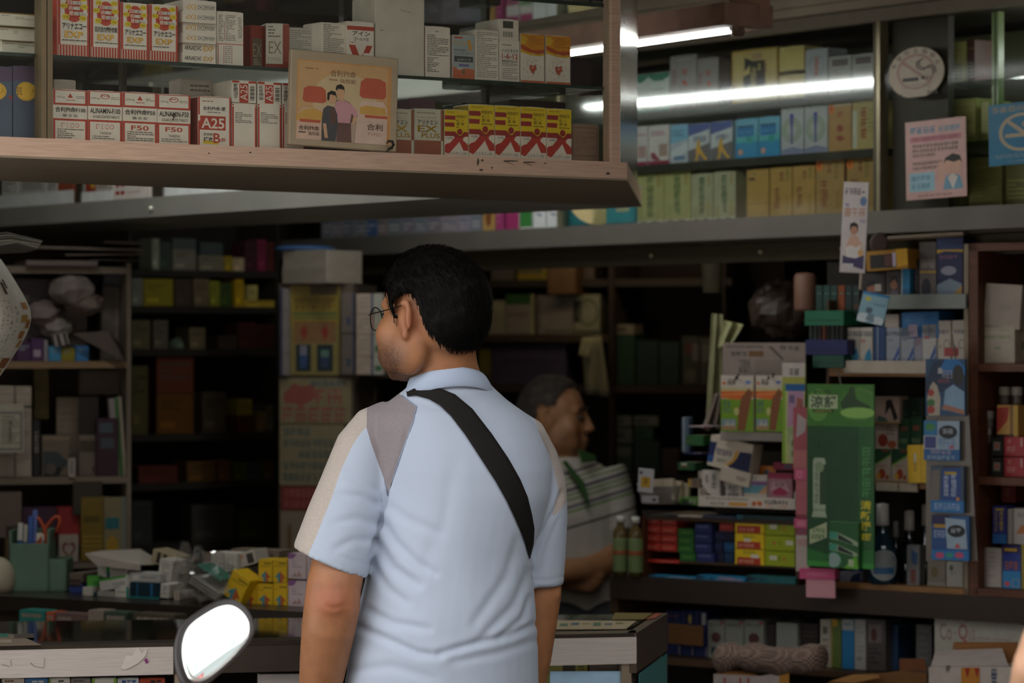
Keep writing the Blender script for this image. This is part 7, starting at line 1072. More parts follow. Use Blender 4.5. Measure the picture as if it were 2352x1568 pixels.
wc2 = bpy.data.objects['white_carton'] if 'white_carton' in bpy.data.objects else None
wc2 = [o for o in SC.objects if o.get('label') == 'white carton with small red characters under the checked cloth roll'][0]
for x in (1662, 1698, 1716): MB().slab([cc.off(.014).at(*q_) for q_ in ((x, 1556), (x+5, 1556), (x+5, 1580), (x, 1580))], -.0005, mat('a05a50', .6)).part('red_character', wc2)
fl([(1650, 1540), (1700, 1526), (1740, 1550), (1645, 1548)], (.02, .1, .02, .02), mat('8a5c2c', .7), 'brown_flap', wc2); fl([(1790, 1545), (1812, 1528), (1812, 1720), (1792, 1720)], (.015, .014, .014, .015), mat('b07a34', .7), 'amber_band', wc2)
fl([(1645, 1719), (1812, 1719), (1830, 1700), (1665, 1700)], (.022, .022, .2, .2), mat('a89c98', .6), 'bottom_panel', wc2)
# rolled checked cloth
def check_mat():
    m = bpy.data.materials.new('checked_cloth'); m.use_nodes = True; nt = m.node_tree; b = nt.nodes['Principled BSDF']; b.inputs['Roughness'].default_value = .9
    tc = nt.nodes.new('ShaderNodeTexCoord'); w1 = nt.nodes.new('ShaderNodeTexChecker'); w1.inputs['Scale'].default_value = 190; w1.inputs[1].default_value = lin('8a7266'); w1.inputs[2].default_value = lin('4f3f37'); nt.links.new(tc.outputs['Object'], w1.inputs['Vector']); nt.links.new(w1.outputs[0], b.inputs['Base Color']); return m
A, B = SL.off(-.26).at(1652, 1512), SL.off(-.26).at(1888, 1515); mb = MB(); rs = []; ax = (B-A).normalized(); up = Vector((0, 0, 1)); sd = ax.cross(up)
for i in range(25):
    t = i/24; c = A.lerp(B, t); r0_ = .036*(1-.25*math.exp(-((t-.22)/.05)**2)-.12*math.exp(-((t-.75)/.04)**2))*(1+.05*math.sin(t*23)); r0_ *= .82 if i in (0, 24) else 1
    rs.append([c+up*math.cos(a)*r0_*(.95+.07*math.sin(3*a+t*9))+sd*math.sin(a)*r0_*1.15+up*(.004*math.sin(t*7)) for a in np.linspace(0, 2*math.pi, 21)[:-1]])
mb.rings(rs, check_mat()); mb.top('cloth_roll', 'rolled brown checked cloth lying on cartons under the counter', 'cloth', smooth=True)
MB().tube([P(1800, 700, 7.5), Vector((P(1800, 700, 7.5).x, 7.5, 1.80))], .0015, mat('3a3028', .7), 5).top('bag_string', 'thin dark string holding the crumpled brown bag', 'string')
# --- the dim back of the shop: shelves, bags, boxes behind the shopkeeper
SK2 = Strip(1090, 9.7, 1660, 9.4)
bs = thing('back_shelving', 'dim shelving along the back of the shop behind the shopkeeper', 'shelving', (SK2.at(1370).x, 9.7, 0))
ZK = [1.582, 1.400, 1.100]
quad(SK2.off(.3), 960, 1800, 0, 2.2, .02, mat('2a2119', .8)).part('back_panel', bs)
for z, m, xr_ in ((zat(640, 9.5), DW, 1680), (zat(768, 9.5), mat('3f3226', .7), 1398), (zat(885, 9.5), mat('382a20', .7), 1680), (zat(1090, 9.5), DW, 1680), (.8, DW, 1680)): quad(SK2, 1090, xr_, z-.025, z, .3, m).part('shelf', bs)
for p in (1398, 1404, 1660): quad(SK2.off(-.01), p, p+5, 0, 2.2, .3, mat('30241b', .8)).part('upright', bs)
zk1, zk2, zk3, zk4 = zat(640, 9.5)+.0005, zat(768, 9.5)+.0005, zat(885, 9.5)+.0005, zat(1090, 9.5)+.0005
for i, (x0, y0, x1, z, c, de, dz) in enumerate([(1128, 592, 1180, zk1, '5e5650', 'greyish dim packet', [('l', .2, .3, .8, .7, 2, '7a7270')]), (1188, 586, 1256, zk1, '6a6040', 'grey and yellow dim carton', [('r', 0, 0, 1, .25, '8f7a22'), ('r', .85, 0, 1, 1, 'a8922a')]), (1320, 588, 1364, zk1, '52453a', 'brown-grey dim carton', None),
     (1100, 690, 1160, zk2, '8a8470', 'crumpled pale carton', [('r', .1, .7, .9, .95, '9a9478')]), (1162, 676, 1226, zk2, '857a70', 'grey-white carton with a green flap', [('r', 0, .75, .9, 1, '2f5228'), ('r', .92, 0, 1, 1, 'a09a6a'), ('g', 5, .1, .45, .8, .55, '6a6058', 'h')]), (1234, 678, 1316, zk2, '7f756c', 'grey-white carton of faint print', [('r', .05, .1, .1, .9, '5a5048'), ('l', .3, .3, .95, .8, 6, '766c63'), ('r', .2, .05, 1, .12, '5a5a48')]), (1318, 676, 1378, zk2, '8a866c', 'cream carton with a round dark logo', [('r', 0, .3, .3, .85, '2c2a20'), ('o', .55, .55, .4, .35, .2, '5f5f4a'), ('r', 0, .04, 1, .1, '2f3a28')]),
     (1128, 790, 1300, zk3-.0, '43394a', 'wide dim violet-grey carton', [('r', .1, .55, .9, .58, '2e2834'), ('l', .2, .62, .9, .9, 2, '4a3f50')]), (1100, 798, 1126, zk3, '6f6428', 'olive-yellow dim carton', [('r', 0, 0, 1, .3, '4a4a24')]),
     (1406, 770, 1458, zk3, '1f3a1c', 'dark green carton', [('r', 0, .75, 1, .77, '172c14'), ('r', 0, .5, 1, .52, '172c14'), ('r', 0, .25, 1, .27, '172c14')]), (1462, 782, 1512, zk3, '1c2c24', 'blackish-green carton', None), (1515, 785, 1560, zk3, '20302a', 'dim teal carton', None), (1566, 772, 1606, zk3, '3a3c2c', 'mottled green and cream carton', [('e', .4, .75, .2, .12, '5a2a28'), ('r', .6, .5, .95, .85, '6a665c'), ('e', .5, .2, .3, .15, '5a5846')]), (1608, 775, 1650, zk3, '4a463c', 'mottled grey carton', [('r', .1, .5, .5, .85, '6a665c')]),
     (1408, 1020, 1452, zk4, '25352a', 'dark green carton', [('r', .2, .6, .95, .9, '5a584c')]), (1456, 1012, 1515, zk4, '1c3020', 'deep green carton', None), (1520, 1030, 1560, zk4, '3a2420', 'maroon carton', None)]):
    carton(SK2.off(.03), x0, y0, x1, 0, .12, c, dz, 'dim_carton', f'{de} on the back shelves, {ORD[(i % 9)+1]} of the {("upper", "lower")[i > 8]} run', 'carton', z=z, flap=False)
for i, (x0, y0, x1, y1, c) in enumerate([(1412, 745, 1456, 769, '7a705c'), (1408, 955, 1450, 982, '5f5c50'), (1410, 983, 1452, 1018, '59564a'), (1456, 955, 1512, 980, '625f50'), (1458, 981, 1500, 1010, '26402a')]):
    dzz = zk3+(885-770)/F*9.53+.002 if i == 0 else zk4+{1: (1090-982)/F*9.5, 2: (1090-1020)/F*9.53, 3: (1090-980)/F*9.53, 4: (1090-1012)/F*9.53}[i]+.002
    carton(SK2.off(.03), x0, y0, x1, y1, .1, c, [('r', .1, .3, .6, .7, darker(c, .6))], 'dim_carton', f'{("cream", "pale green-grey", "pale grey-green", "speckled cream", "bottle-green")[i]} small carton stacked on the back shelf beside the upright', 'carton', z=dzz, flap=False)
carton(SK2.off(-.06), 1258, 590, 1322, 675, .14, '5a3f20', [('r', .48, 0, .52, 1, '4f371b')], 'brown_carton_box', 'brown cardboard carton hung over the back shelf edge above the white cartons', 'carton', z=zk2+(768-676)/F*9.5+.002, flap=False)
# towels and plastic bags hanging
def drape(pts_top, pts_bot, d, m, name, label, cat, wav=.012, n=14):
    rows_ = []
    for j in range(9):
        t = j/8; r = []
        for i in range(n):
            s = i/(n-1); x = (pts_top[0]+(pts_top[2]-pts_top[0])*s)*(1-t)+(pts_bot[0]+(pts_bot[2]-pts_bot[0])*s)*t; y = (pts_top[1]+(pts_top[3]-pts_top[1])*s)*(1-t)+(pts_bot[1]+(pts_bot[3]-pts_bot[1])*s)*t
            r.append(P(x, y, d+wav*math.sin(s*11+t*2)*(.4+t)))
        rows_.append(r)
    front = [p for r in rows_ for p in r]; back = [p+Vector((0, .003, 0)) for p in front]; N = len(front); mb = MB(); fs_ = []
    for j in range(8):
        for i in range(n-1):
            a = j*n+i; fs_.append((a, a+1, a+n+1, a+n)); fs_.append((a+N, a+n+N, a+n+1+N, a+1+N))
    ed = [i for i in range(n)]+[j*n+n-1 for j in range(1, 9)]+[8*n+i for i in range(n-2, -1, -1)]+[j*n for j in range(7, 0, -1)]
    for k in range(len(ed)): a, b = ed[k], ed[(k+1) % len(ed)]; fs_.append((a, a+N, b+N, b))
    mb.add(front+back, fs_, m); return mb.top(name, label, cat, smooth=True)
drape((1335, 778, 1380, 770), (1345, 905, 1402, 912), 9.47, mat('8a846a', .8), 'hanging_cloth', 'pale cloth hanging from the back shelf above the shopkeeper', 'cloth')
drape((1338, 775, 1362, 775), (1328, 815, 1352, 822), 9.45, mat('a09a78', .8), 'hanging_paper', 'small pale paper hanging beside the cloth behind the shopkeeper', 'paper', .004)
drape((1635, 720, 1660, 722), (1620, 990, 1660, 985), 7.45, mat('8f8c68', .4, var=.2), 'plastic_bag', 'long pale yellowish plastic bag hanging beside the orange cards', 'bag', .02)
drape((1662, 735, 1708, 745), (1648, 800, 1680, 800), 7.4, mat('a8a678', .35, var=.25), 'plastic_bag', 'bunched bright plastic bag knotted above the newspaper', 'bag', .025)
drape((1640, 905, 1656, 900), (1612, 985, 1650, 975), 7.42, mat('8a7a70', .4), 'printed_bag', 'plastic bag foot printed with dark red shapes by the orange cards', 'bag', .015)
carton(SD.off(.10), 1660, 787, 1850, 866, .004, '8a7a72', [('g', 14, .04, .84, .5, .93, '4a423e', 'h'), ('g', 3, .1, .62, .3, .74, '3a342f', 'h'), ('r', .32, .6, .5, .76, '6a4a2e'), ('g', 3, .7, .78, .95, .92, '4a423e', 'h'), ('g', 2, .2, .1, .34, .5, '5a504a', 'v'), ('r', .4, .05, .95, .5, '7f7068'), ('p', [(.55, .9), (.72, .5), (.75, .52), (.6, .9)], '5a4c44')], 'newspaper', 'pinkish-grey newspaper propped behind the orange cards', 'newspaper', flap=False, bev=0)
q = P(1636, 672, 7.9); mb = MB(); mb.lathe((q.x, q.y, q.z), [(.001, 0), (.026, 0), (.031, .085), (.035, .105), (.032, .106), (.028, .085), (.001, .08)], mat('8a8268', .4), 20); mb.top('paper_cup', 'cream paper cup hanging mouth-up under the wall cabinet', 'cup', smooth=True)
MB().tube([(q.x, q.y, q.z+.09), (q.x, q.y, 1.80)], .0015, mat('5a5040', .6), 5).top('cup_string', 'thin string from which the cream cup hangs', 'string')
q = P(1850, 716, 7.25); MB().lathe((q.x, q.y, q.z), [(.001, 0), (.026, .002), (.029, .01), (.029, .088), (.024, .098), (.001, .1)], mat('7a5848', .5), 20).top('brown_canister', 'brown rounded canister standing on the dark booklets', 'canister', smooth=True)
crumple((P(1800, 780, 7.5).x, 7.5, zat(782, 7.5)), (.09, .06, .075), mat('3d3028', .4), 9, 'plastic_bag', 'dim crumpled brown bag behind the newspaper', 'bag', .14, 24, 16)
# ------------------------------------------------------------------ people
PLAIN = mat('808080')
def remesh(mb, voxel, it=4, name='body'):
    me = mb.mesh(name); o = bpy.data.objects.new('tmp', me); COL.objects.link(o)
    r = o.modifiers.new('r', 'REMESH'); r.mode = 'VOXEL'; r.voxel_size = voxel
    s = o.modifiers.new('s', 'SMOOTH'); s.factor = .5; s.iterations = it
    out = bpy.data.meshes.new_from_object(o.evaluated_get(bpy.context.evaluated_depsgraph_get())); out.name = name
    bpy.data.objects.remove(o); out.materials.clear()
    out.polygons.foreach_set('use_smooth', [True]*len(out.polygons)); return out
def coords(me):
    a = np.empty(len(me.vertices)*3); me.vertices.foreach_get('co', a); return a.reshape(-1, 3)
def normals(me):
    a = np.empty(len(me.vertices)*3); me.vertices.foreach_get('normal', a); return a.reshape(-1, 3)
def setco(me, a): me.vertices.foreach_set('co', a.astype(np.float32).ravel()); me.update()
def fattr(me, name, v):
    at = me.attributes.new(name, 'FLOAT', 'POINT'); at.data.foreach_set('value', v.astype(np.float32))
def skin_mat(name, base, dark, red='a85a44'):
    m = bpy.data.materials.new(name); m.use_nodes = True; nt = m.node_tree; b = nt.nodes['Principled BSDF']
    b.inputs['Roughness'].default_value = .52; b.inputs['Subsurface Weight'].default_value = .12; b.inputs['Subsurface Radius'].default_value = (.012, .005, .003); b.inputs['Subsurface Scale'].default_value = .6
    n = nt.nodes.new('ShaderNodeTexNoise'); n.inputs['Scale'].default_value = 38; n.inputs['Detail'].default_value = 6
    tc = nt.nodes.new('ShaderNodeTexCoord'); nt.links.new(tc.outputs['Object'], n.inputs['Vector'])
    r = nt.nodes.new('ShaderNodeValToRGB'); r.color_ramp.elements[0].color = tuple(x*.84 for x in lin(base)[:3])+(1,); r.color_ramp.elements[1].color = lin(base); r.color_ramp.elements[0].position = .35; r.color_ramp.elements[1].position = .65
    nt.links.new(n.outputs['Fac'], r.inputs[0]); prev = r.outputs[0]
    for at, c in (('stubble', dark), ('flush', red)):
        a = nt.nodes.new('ShaderNodeAttribute'); a.attribute_name = at; mx = nt.nodes.new('ShaderNodeMixRGB'); mx.inputs[2].default_value = lin(c)
        nt.links.new(a.outputs['Fac'], mx.inputs[0]); nt.links.new(prev, mx.inputs[1]); prev = mx.outputs[0]
    nt.links.new(prev, b.inputs['Base Color'])
    n2 = nt.nodes.new('ShaderNodeTexNoise'); n2.inputs['Scale'].default_value = 420; nt.links.new(tc.outputs['Object'], n2.inputs['Vector'])
    bp = nt.nodes.new('ShaderNodeBump'); bp.inputs['Strength'].default_value = .18; bp.inputs['Distance'].default_value = .002; nt.links.new(n2.outputs['Fac'], bp.inputs['Height']); nt.links.new(bp.outputs[0], b.inputs['Normal']); return m
def fabric_mat(name, c, sc=900., bump=.12, c2=None, th=0):
    m = bpy.data.materials.new(name); m.use_nodes = True; nt = m.node_tree; b = nt.nodes['Principled BSDF']; b.inputs['Roughness'].default_value = .75; b.inputs['Sheen Weight'].default_value = .15; b.inputs['Specular IOR Level'].default_value = .25
    tc = nt.nodes.new('ShaderNodeTexCoord'); v = nt.nodes.new('ShaderNodeTexVoronoi'); v.inputs['Scale'].default_value = sc; nt.links.new(tc.outputs['Object'], v.inputs['Vector'])
    n = nt.nodes.new('ShaderNodeTexNoise'); n.inputs['Scale'].default_value = 9; nt.links.new(tc.outputs['Object'], n.inputs['Vector'])
    r = nt.nodes.new('ShaderNodeValToRGB'); r.color_ramp.elements[0].color = tuple(x*.95 for x in lin(c)[:3])+(1,); r.color_ramp.elements[1].color = lin(c); nt.links.new(n.outputs['Fac'], r.inputs[0]); prev = r.outputs[0]
    if c2:
        rr = nt.nodes.new('ShaderNodeValToRGB'); rr.color_ramp.elements[0].position = th; rr.color_ramp.elements[1].position = th+.15; mx = nt.nodes.new('ShaderNodeMixRGB'); mx.inputs[2].default_value = lin(c2)
        nt.links.new(v.outputs['Distance'], rr.inputs[0]); iv = nt.nodes.new('ShaderNodeInvert'); nt.links.new(rr.outputs[0], iv.inputs['Color']); nt.links.new(iv.outputs[0], mx.inputs[0]); nt.links.new(prev, mx.inputs[1]); prev = mx.outputs[0]
    nt.links.new(prev, b.inputs['Base Color'])
    bp = nt.nodes.new('ShaderNodeBump'); bp.inputs['Strength'].default_value = bump; bp.inputs['Distance'].default_value = .001; nt.links.new(v.outputs['Distance'], bp.inputs['Height']); nt.links.new(bp.outputs[0], b.inputs['Normal']); return m
HAIRM = mat('0c0a09', .6, var=.3, scale=60, spec=.12)
class Head:                                   # frame of a head: f forward, l to its own left, u up; k scales it
    def __init__(s, c, th, k=1., nod=0.):
        s.c = Vector(c); s.f = Vector((-math.sin(th), math.cos(th), -nod)).normalized(); s.l = Vector((-math.cos(th), -math.sin(th), 0)); s.u = s.l.cross(s.f)*-1; s.k = k
        if s.u.z < 0: s.u = -s.u
    def p(s, f, l, u): return s.c+(s.f*f+s.l*l+s.u*u)*s.k
    def v(s, f, l, u): return (s.f*f+s.l*l+s.u*u)*s.k
    def ell(s, mb, c, r): mb.ell(s.p(*c), s.v(r[0], 0, 0), s.v(0, r[1], 0), s.v(0, 0, r[2]), PLAIN, 20, 14)
    def local(s, co): d = co-np.array(s.c); return np.stack([d@np.array(s.f), d@np.array(s.l), d@np.array(s.u)], 1)/s.k
def head_shape(mb, h, jowl=1., ear=1., nose=1.):
    h.ell(mb, (0, 0, 0), (.097, .077, .096)); h.ell(mb, (-.03, 0, -.02), (.068, .07, .07))
    h.ell(mb, (.045, 0, -.045), (.055, .062, .085)); h.ell(mb, (.062, 0, -.10), (.037, .043*jowl, .034)); h.ell(mb, (.085, 0, -.118), (.014, .02, .015))
    for s in (-1, 1):
        h.ell(mb, (.022, s*.046*jowl, -.072), (.047, .026, .052)); h.ell(mb, (.056, s*.044*jowl, -.05), (.034, .025, .040)); h.ell(mb, (.058, s*.038*jowl, -.085), (.034, .024, .034)); h.ell(mb, (.080, s*.03, .006), (.016, .024, .009))
        h.ell(mb, (.006, s*.078, -.022), (.016*ear, .007, .030*ear)); h.ell(mb, (-.009, s*.087, -.016), (.007, .006, .028*ear)); h.ell(mb, (-.001, s*.088, .008), (.012, .0055, .007)); h.ell(mb, (.003, s*.082, -.048), (.007, .005, .010))
    for i in range(6): t = i/5; h.ell(mb, (.094+.022*t*nose, 0, -.005-.042*t), (.012+.004*t, .008+.006*t, .012))
    for s in (-1, 1): h.ell(mb, (.092+.018*nose, s*.013, -.048), (.010, .008, .008))
    h.ell(mb, (.099, 0, -.078), (.010, .024, .007)); h.ell(mb, (.097, 0, -.090), (.010, .021, .007))
def head_paint(me, h):
    q = h.local(coords(me)); f, l, u = q.T; ss = lambda a, b, x: np.clip((x-a)/(b-a), 0, 1)
    jaw = ss(-.045, -.085, u)*ss(-.005, .03, f)*(u > -.16)
    n = np.array([noise.noise(Vector(x)*420) for x in q])
    return np.clip(jaw*(.8+.5*n), 0, .9)
def face_smooth(me, h, it=14):
    q = h.local(coords(me)); f, l, u = q.T; idx = np.where((f > .012) & (f < .10) & (u < .02) & (u > -.15) & (np.abs(l) > .022) & (np.abs(l) < .08))[0]
    bm = bmesh.new(); bm.from_mesh(me); bm.verts.ensure_lookup_table(); vs = [bm.verts[i] for i in idx]
    for _ in range(it): bmesh.ops.smooth_vert(bm, verts=vs, factor=.7, use_axis_x=True, use_axis_y=True, use_axis_z=True)
    bm.to_mesh(me); bm.free()
def hair_shell(me, h, thick, lowf, rough=.004, seed=0):
    """hair as a thick tapering shell over the scalp: faces of the head above the hairline, raised and closed"""
    co = coords(me); q = h.local(co); f, l, u = q.T; r = np.sqrt(f**2+l**2+u**2); near = (u > -.13) & (r < .135)
    m = lowf(f, l, u); m = np.where(near, m, -1); idx = np.where(m > 0)[0]; keep = set(idx.tolist())
    bm = bmesh.new(); vm = {}
    nr = normals(me); dirn = q.copy(); dirn[:, 2] *= .9
    hd = np.array([list(h.f), list(h.l), list(h.u)])
    for i in idx:
        d = Vector(co[i]); rad = (Vector((q[i]@hd).tolist())).normalized(); nn = noise.noise(Vector(q[i])*70+Vector((seed, 0, 0)))
        t = thick(f[i], l[i], u[i])*min(1, m[i]/.022)**.6*(1+.22*nn)+.0015
        vm[i] = bm.verts.new(d+rad*t)
    for p in me.polygons:
        if all(v in keep for v in p.vertices): bm.faces.new([vm[v] for v in p.vertices])
    be = [e for e in bm.edges if len(e.link_faces) == 1]
    g = bmesh.ops.extrude_edge_only(bm, edges=be)
    for v in g['geom']:
        if isinstance(v, bmesh.types.BMVert): v.co += (h.c-v.co).normalized()*.006
    for _ in range(2): bmesh.ops.smooth_vert(bm, verts=[v for v in bm.verts if len(v.link_faces) > 3], factor=.5, use_axis_x=True, use_axis_y=True, use_axis_z=True)
    # short strands, combed down and back
    rnd = random.Random(seed+1); pool = [i for i in idx]
    for _ in range(5200):
        i = rnd.choice(pool); b0 = vm[i].co; rad = (b0-h.c).normalized(); low = m[i] < .02
        down = (-h.u*(.9 if low else .55)-h.f*.35+h.l*rnd.uniform(-.35, .35)); tang = (down-rad*down.dot(rad)).normalized()
        L = rnd.uniform(.008, .018) if low else rnd.uniform(.012, .024); wv = rad.cross(tang)*rnd.uniform(.0004, .0008)
        p0 = b0-rad*.002; p1 = b0+tang*L*.5+rad*rnd.uniform(.0008, .003); p2 = b0+tang*L+rad*rnd.uniform(-.001, .0035)
        a, b, c, d, e = [bm.verts.new(x) for x in (p0-wv, p0+wv, p1+wv, p1-wv, p2)]; bm.faces.new((a, b, c, d)); bm.faces.new((d, c, e))
    out = bpy.data.meshes.new('hair'); bm.to_mesh(out); bm.free(); out.polygons.foreach_set('use_smooth', [True]*len(out.polygons)); out.materials.append(HAIRM); return out
def put(name, me, parent, m=None, label=None):
    if m: me.materials.clear(); me.materials.append(m)
    me.transform(Matrix.Translation(-parent.location)); o = link(name, me, parent)
    if label: o['label'] = label
    return o
def limb(mb, pts, rad, flat=1., n=18, dirx=None):
    """tapering limb through points; flat squeezes it along the view"""
    pts = [Vector(p) for p in pts]; secs = []
    for i, p in enumerate(pts):
        t = (pts[min(i+1, len(pts)-1)]-pts[max(i-1, 0)]).normalized(); a = t.cross(Vector((0, 1, 0))).normalized(); b = t.cross(a).normalized()
        secs.append((p, a*rad[i], b*rad[i]*flat))
    mb.loft(secs, PLAIN, n)
def hand(mb, w, d, side, k=1.):
    """palm, four unequal curled fingers and a thumb, hanging from wrist w along d"""
    d = Vector(d).normalized(); x = d.cross(Vector((0, 1, 0))).normalized()*side; y = d.cross(x)
    limb(mb, [w-d*.02, w+d*.03*k, w+d*.075*k, w+d*.095*k], [.026*k, .034*k, .040*k, .034*k], .5)
    for i, (o, L) in enumerate(((-.030, .066), (-.010, .076), (.010, .071), (.029, .056))):
        b = w+d*.085*k+x*o*k; limb(mb, [b, b+d*L*.45*k+y*.004, b+d*L*.75*k+y*.016, b+d*L*.92*k+y*.030], [.0095*k, .009*k, .008*k, .006*k], 1, 10)
    b = w+d*.03*k-x*.032*k; limb(mb, [b, b+d*.028*k-x*.016*k+y*.01, b+d*.058*k-x*.018*k+y*.018], [.012*k, .0105*k, .008*k], 1, 10)
# ---------------------------------------------------------------- the customer
D0m = 5.2
def M(px, py, dy=0.): return P(px, py, D0m+dy)*1.0
def Mx(px, py, y): q = P(px, py, D0m); return Vector((q.x, y, q.z))        # bearings read at the distance of his back
S0 = D0m/F
phi = math.radians(17); ux = Vector((math.cos(phi), math.sin(phi), 0)); uy = Vector((-math.sin(phi), math.cos(phi), 0))
YC = 5.27
def torso(secs, k=1., ex=0.):
    out = []
    for y, xl, xr, dp in secs:
        c = Mx((xl+xr)/2, y, YC); a = (xr-xl)/2*S0/math.hypot(math.cos(phi), .55*math.sin(phi))*k; out.append((c, ux*a, uy*(dp*k)))
    return out
TS = [(1660, 782, 1236, .150), (1568, 793, 1235, .150), (1500, 800, 1233, .150), (1440, 812, 1229, .148), (1400, 823, 1226, .145), (1330, 840, 1219, .140), (1280, 848, 1221, .138), (1200, 858, 1244, .136), (1140, 862, 1262, .134), (1080, 858, 1266, .130), (1030, 855, 1256, .122), (985, 848, 1236, .110), (950, 858, 1206, .098), (922, 892, 1165, .084), (900, 930, 1132, .072), (880, 950, 1115, .064)]
man = thing('person', 'man seen from behind in a pale blue polo shirt, black hair, looking along the counter', 'person', Mx(1020, 1568, YC).xy.to_3d())
hm = Head(Mx(995, 706, 5.235), math.radians(55), 1.02)
# body: one continuous surface
mb = MB(); head_shape(mb, hm, 1.17, .95, .72)
LA = [(Mx(868, 1000, 5.255), .040), (Mx(828, 1110, 5.235), .044), (Mx(788, 1250, 5.19), .049), (Mx(769, 1345, 5.165), .0505), (Mx(766, 1388, 5.16), .0515), (Mx(757, 1440, 5.165), .0495), (Mx(744, 1520, 5.185), .044), (Mx(732, 1600, 5.21), .038), (Mx(722, 1690, 5.24), .030), (Mx(716, 1740, 5.26), .026)]
RA = [(Mx(1200, 1020, 5.32), .034), (Mx(1235, 1120, 5.35), .040), (Mx(1240, 1250, 5.36), .046), (Mx(1240, 1340, 5.36), .043), (Mx(1241, 1388, 5.36), .0415), (Mx(1233, 1440, 5.365), .041), (Mx(1224, 1540, 5.38), .036), (Mx(1212, 1640, 5.40), .028), (Mx(1206, 1700, 5.42), .025)]
for A_ in (LA, RA): limb(mb, [p for p, r in A_], [r for p, r in A_], .88)
hand(mb, LA[-1][0], (-.03, .10, -.35), 1); hand(mb, RA[-1][0], (-.05, .10, -.35), -1)
mb.ell(Mx(768, 1378, 5.16-.038), (.024, 0, 0), (0, .011, 0), (0, 0, .024), PLAIN); mb.ell(Mx(1285, 1378, 5.35), (.006, 0, 0), (0, .016, 0), (0, 0, .014), PLAIN)
mb.loft(torso([(y, xl+10, xr-10, d*.93) for y, xl, xr, d in TS if y > 940 or y < 900], .90)+[(Mx(1025, 868, 5.255), ux*.066, uy*.064), (Mx(1020, 835, 5.25), ux*.0605, uy*.064), (Mx(1015, 790, 5.245), ux*.0595, uy*.066), (Mx(1005, 740, 5.24), ux*.058, uy*.064)], PLAIN, 26)
hipc = Mx(1012, 1660, YC); 
for s in (-1, 1):
    hp = hipc+ux*s*.078; limb(mb, [Vector((hp.x, hp.y, .90)), Vector((hp.x, hp.y-.01, .72)), Vector((hp.x, hp.y, .48)), Vector((hp.x, hp.y-.02, .30)), Vector((hp.x, hp.y-.01, .06))], [.080, .080, .058, .055, .038], 1.0)
    mb.ell(Vector((hp.x, hp.y+.06, .035)), (.045, 0, 0), (0, .125, 0), (0, 0, .035), PLAIN)
me = remesh(mb, .0042, 5); face_smooth(me, hm); fattr(me, 'stubble', head_paint(me, hm)*.9)
co = coords(me); fl_ = np.exp(-(((co-np.array(Mx(768, 1368, 5.12)))/np.array((.040, .06, .035)))**2).sum(1))*.6+np.exp(-(((co-np.array(Mx(945, 735, 5.15)))/np.array((.02, .1, .035)))**2).sum(1))*.45; fattr(me, 'flush', np.clip(fl_, 0, .8))
# elbow creases
pxv = CX+co[:, 0]/co[:, 1]*F; pyv = CY-(co[:, 2]-H)/co[:, 1]*F
def crease(co, nr, pts, amp, wid, pxv, pyv, back=-.1):
    d = np.full(len(co), 1e9); lw = np.zeros(len(co))
    for (x0, y0), (x1, y1) in zip(pts, pts[1:]):
        vx, vy = x1-x0, y1-y0; t = np.clip(((pxv-x0)*vx+(pyv-y0)*vy)/(vx*vx+vy*vy), 0, 1); dd = np.hypot(pxv-x0-t*vx, pyv-y0-t*vy); d = np.minimum(d, dd)
    x0, y0 = pts[0]; x1, y1 = pts[-1]; L = math.hypot(x1-x0, y1-y0)+1e-6; t = ((pxv-x0)*(x1-x0)+(pyv-y0)*(y1-y0))/L/L
    fade = np.clip(np.minimum(t+.25, 1.25-t)/.4, 0, 1); w_ = np.exp(-(d/wid)**2)-.45*np.exp(-(d/(wid*2.4))**2)
    return -nr*(amp*w_*fade*(nr[:, 1] < back))[:, None]
nr = normals(me); disp = 0
for pts, a, wd_ in [([(748, 1390), (766, 1397), (788, 1391)], .0026, 5), ([(740, 1345), (748, 1372)], .0015, 8)]: disp = disp+crease(co, nr, pts, a, wd_, pxv, pyv)
setco(me, co+disp); HM = me.copy()
body = put('body', me, man, skin_mat('skin_tan', 'a5704c', '33251e', 'a65a40'))
# hair
def hl_man(f, l, u):
    line = np.interp(f, [-.10, -.085, -.06, -.035, -.018, -.004, .008, .018, .030, .042, .055, .075, .10], [-.080, -.082, -.074, -.045, .004, .020, .018, -.004, -.028, .012, .032, .046, .052])
    jag = np.array([.006*noise.noise(Vector((a*140, b*140, 3.3)))+.003*noise.noise(Vector((a*420, b*420, 1.3))) for a, b in zip(f, l)])
    m = u-line+jag; return np.where((np.abs(l) > .074) & (u < .022) & (f > -.024), -1, m)
def th_man(f, l, u): return .0165 if u > .02 else max(.004, .0165*(u+.10)/.12)
put('hair', hair_shell(HM, hm, th_man, hl_man, seed=3), man)
# polo shirt
SH_ = MB(); SH_.loft(torso(TS[:-2], 1.0)+[(Mx(1032, 890, 5.262), ux*.080, uy*.072), (Mx(1032, 868, 5.258), ux*.066, uy*.062)], PLAIN, 40)
LS = [(Mx(900, 967, 5.26), .042), (Mx(862, 988, 5.25), .048), (Mx(836, 1030, 5.235), .0545), (Mx(813, 1095, 5.225), .0585), (Mx(790, 1175, 5.21), .0655), (Mx(772, 1240, 5.195), .0705), (Mx(758, 1291, 5.185), .0745)]
secs = []
for i, (p, r) in enumerate(LS):
    t = (LS[min(i+1, len(LS)-1)][0]-LS[max(i-1, 0)][0]).normalized()
    if i == len(LS)-1: t = Vector((-73, 0, -171)).normalized()
    a = t.cross(Vector((0, 1, 0))).normalized(); b = t.cross(a).normalized(); secs.append((p, a*r, b*r*.86))
SH_.loft(secs, PLAIN, 26)
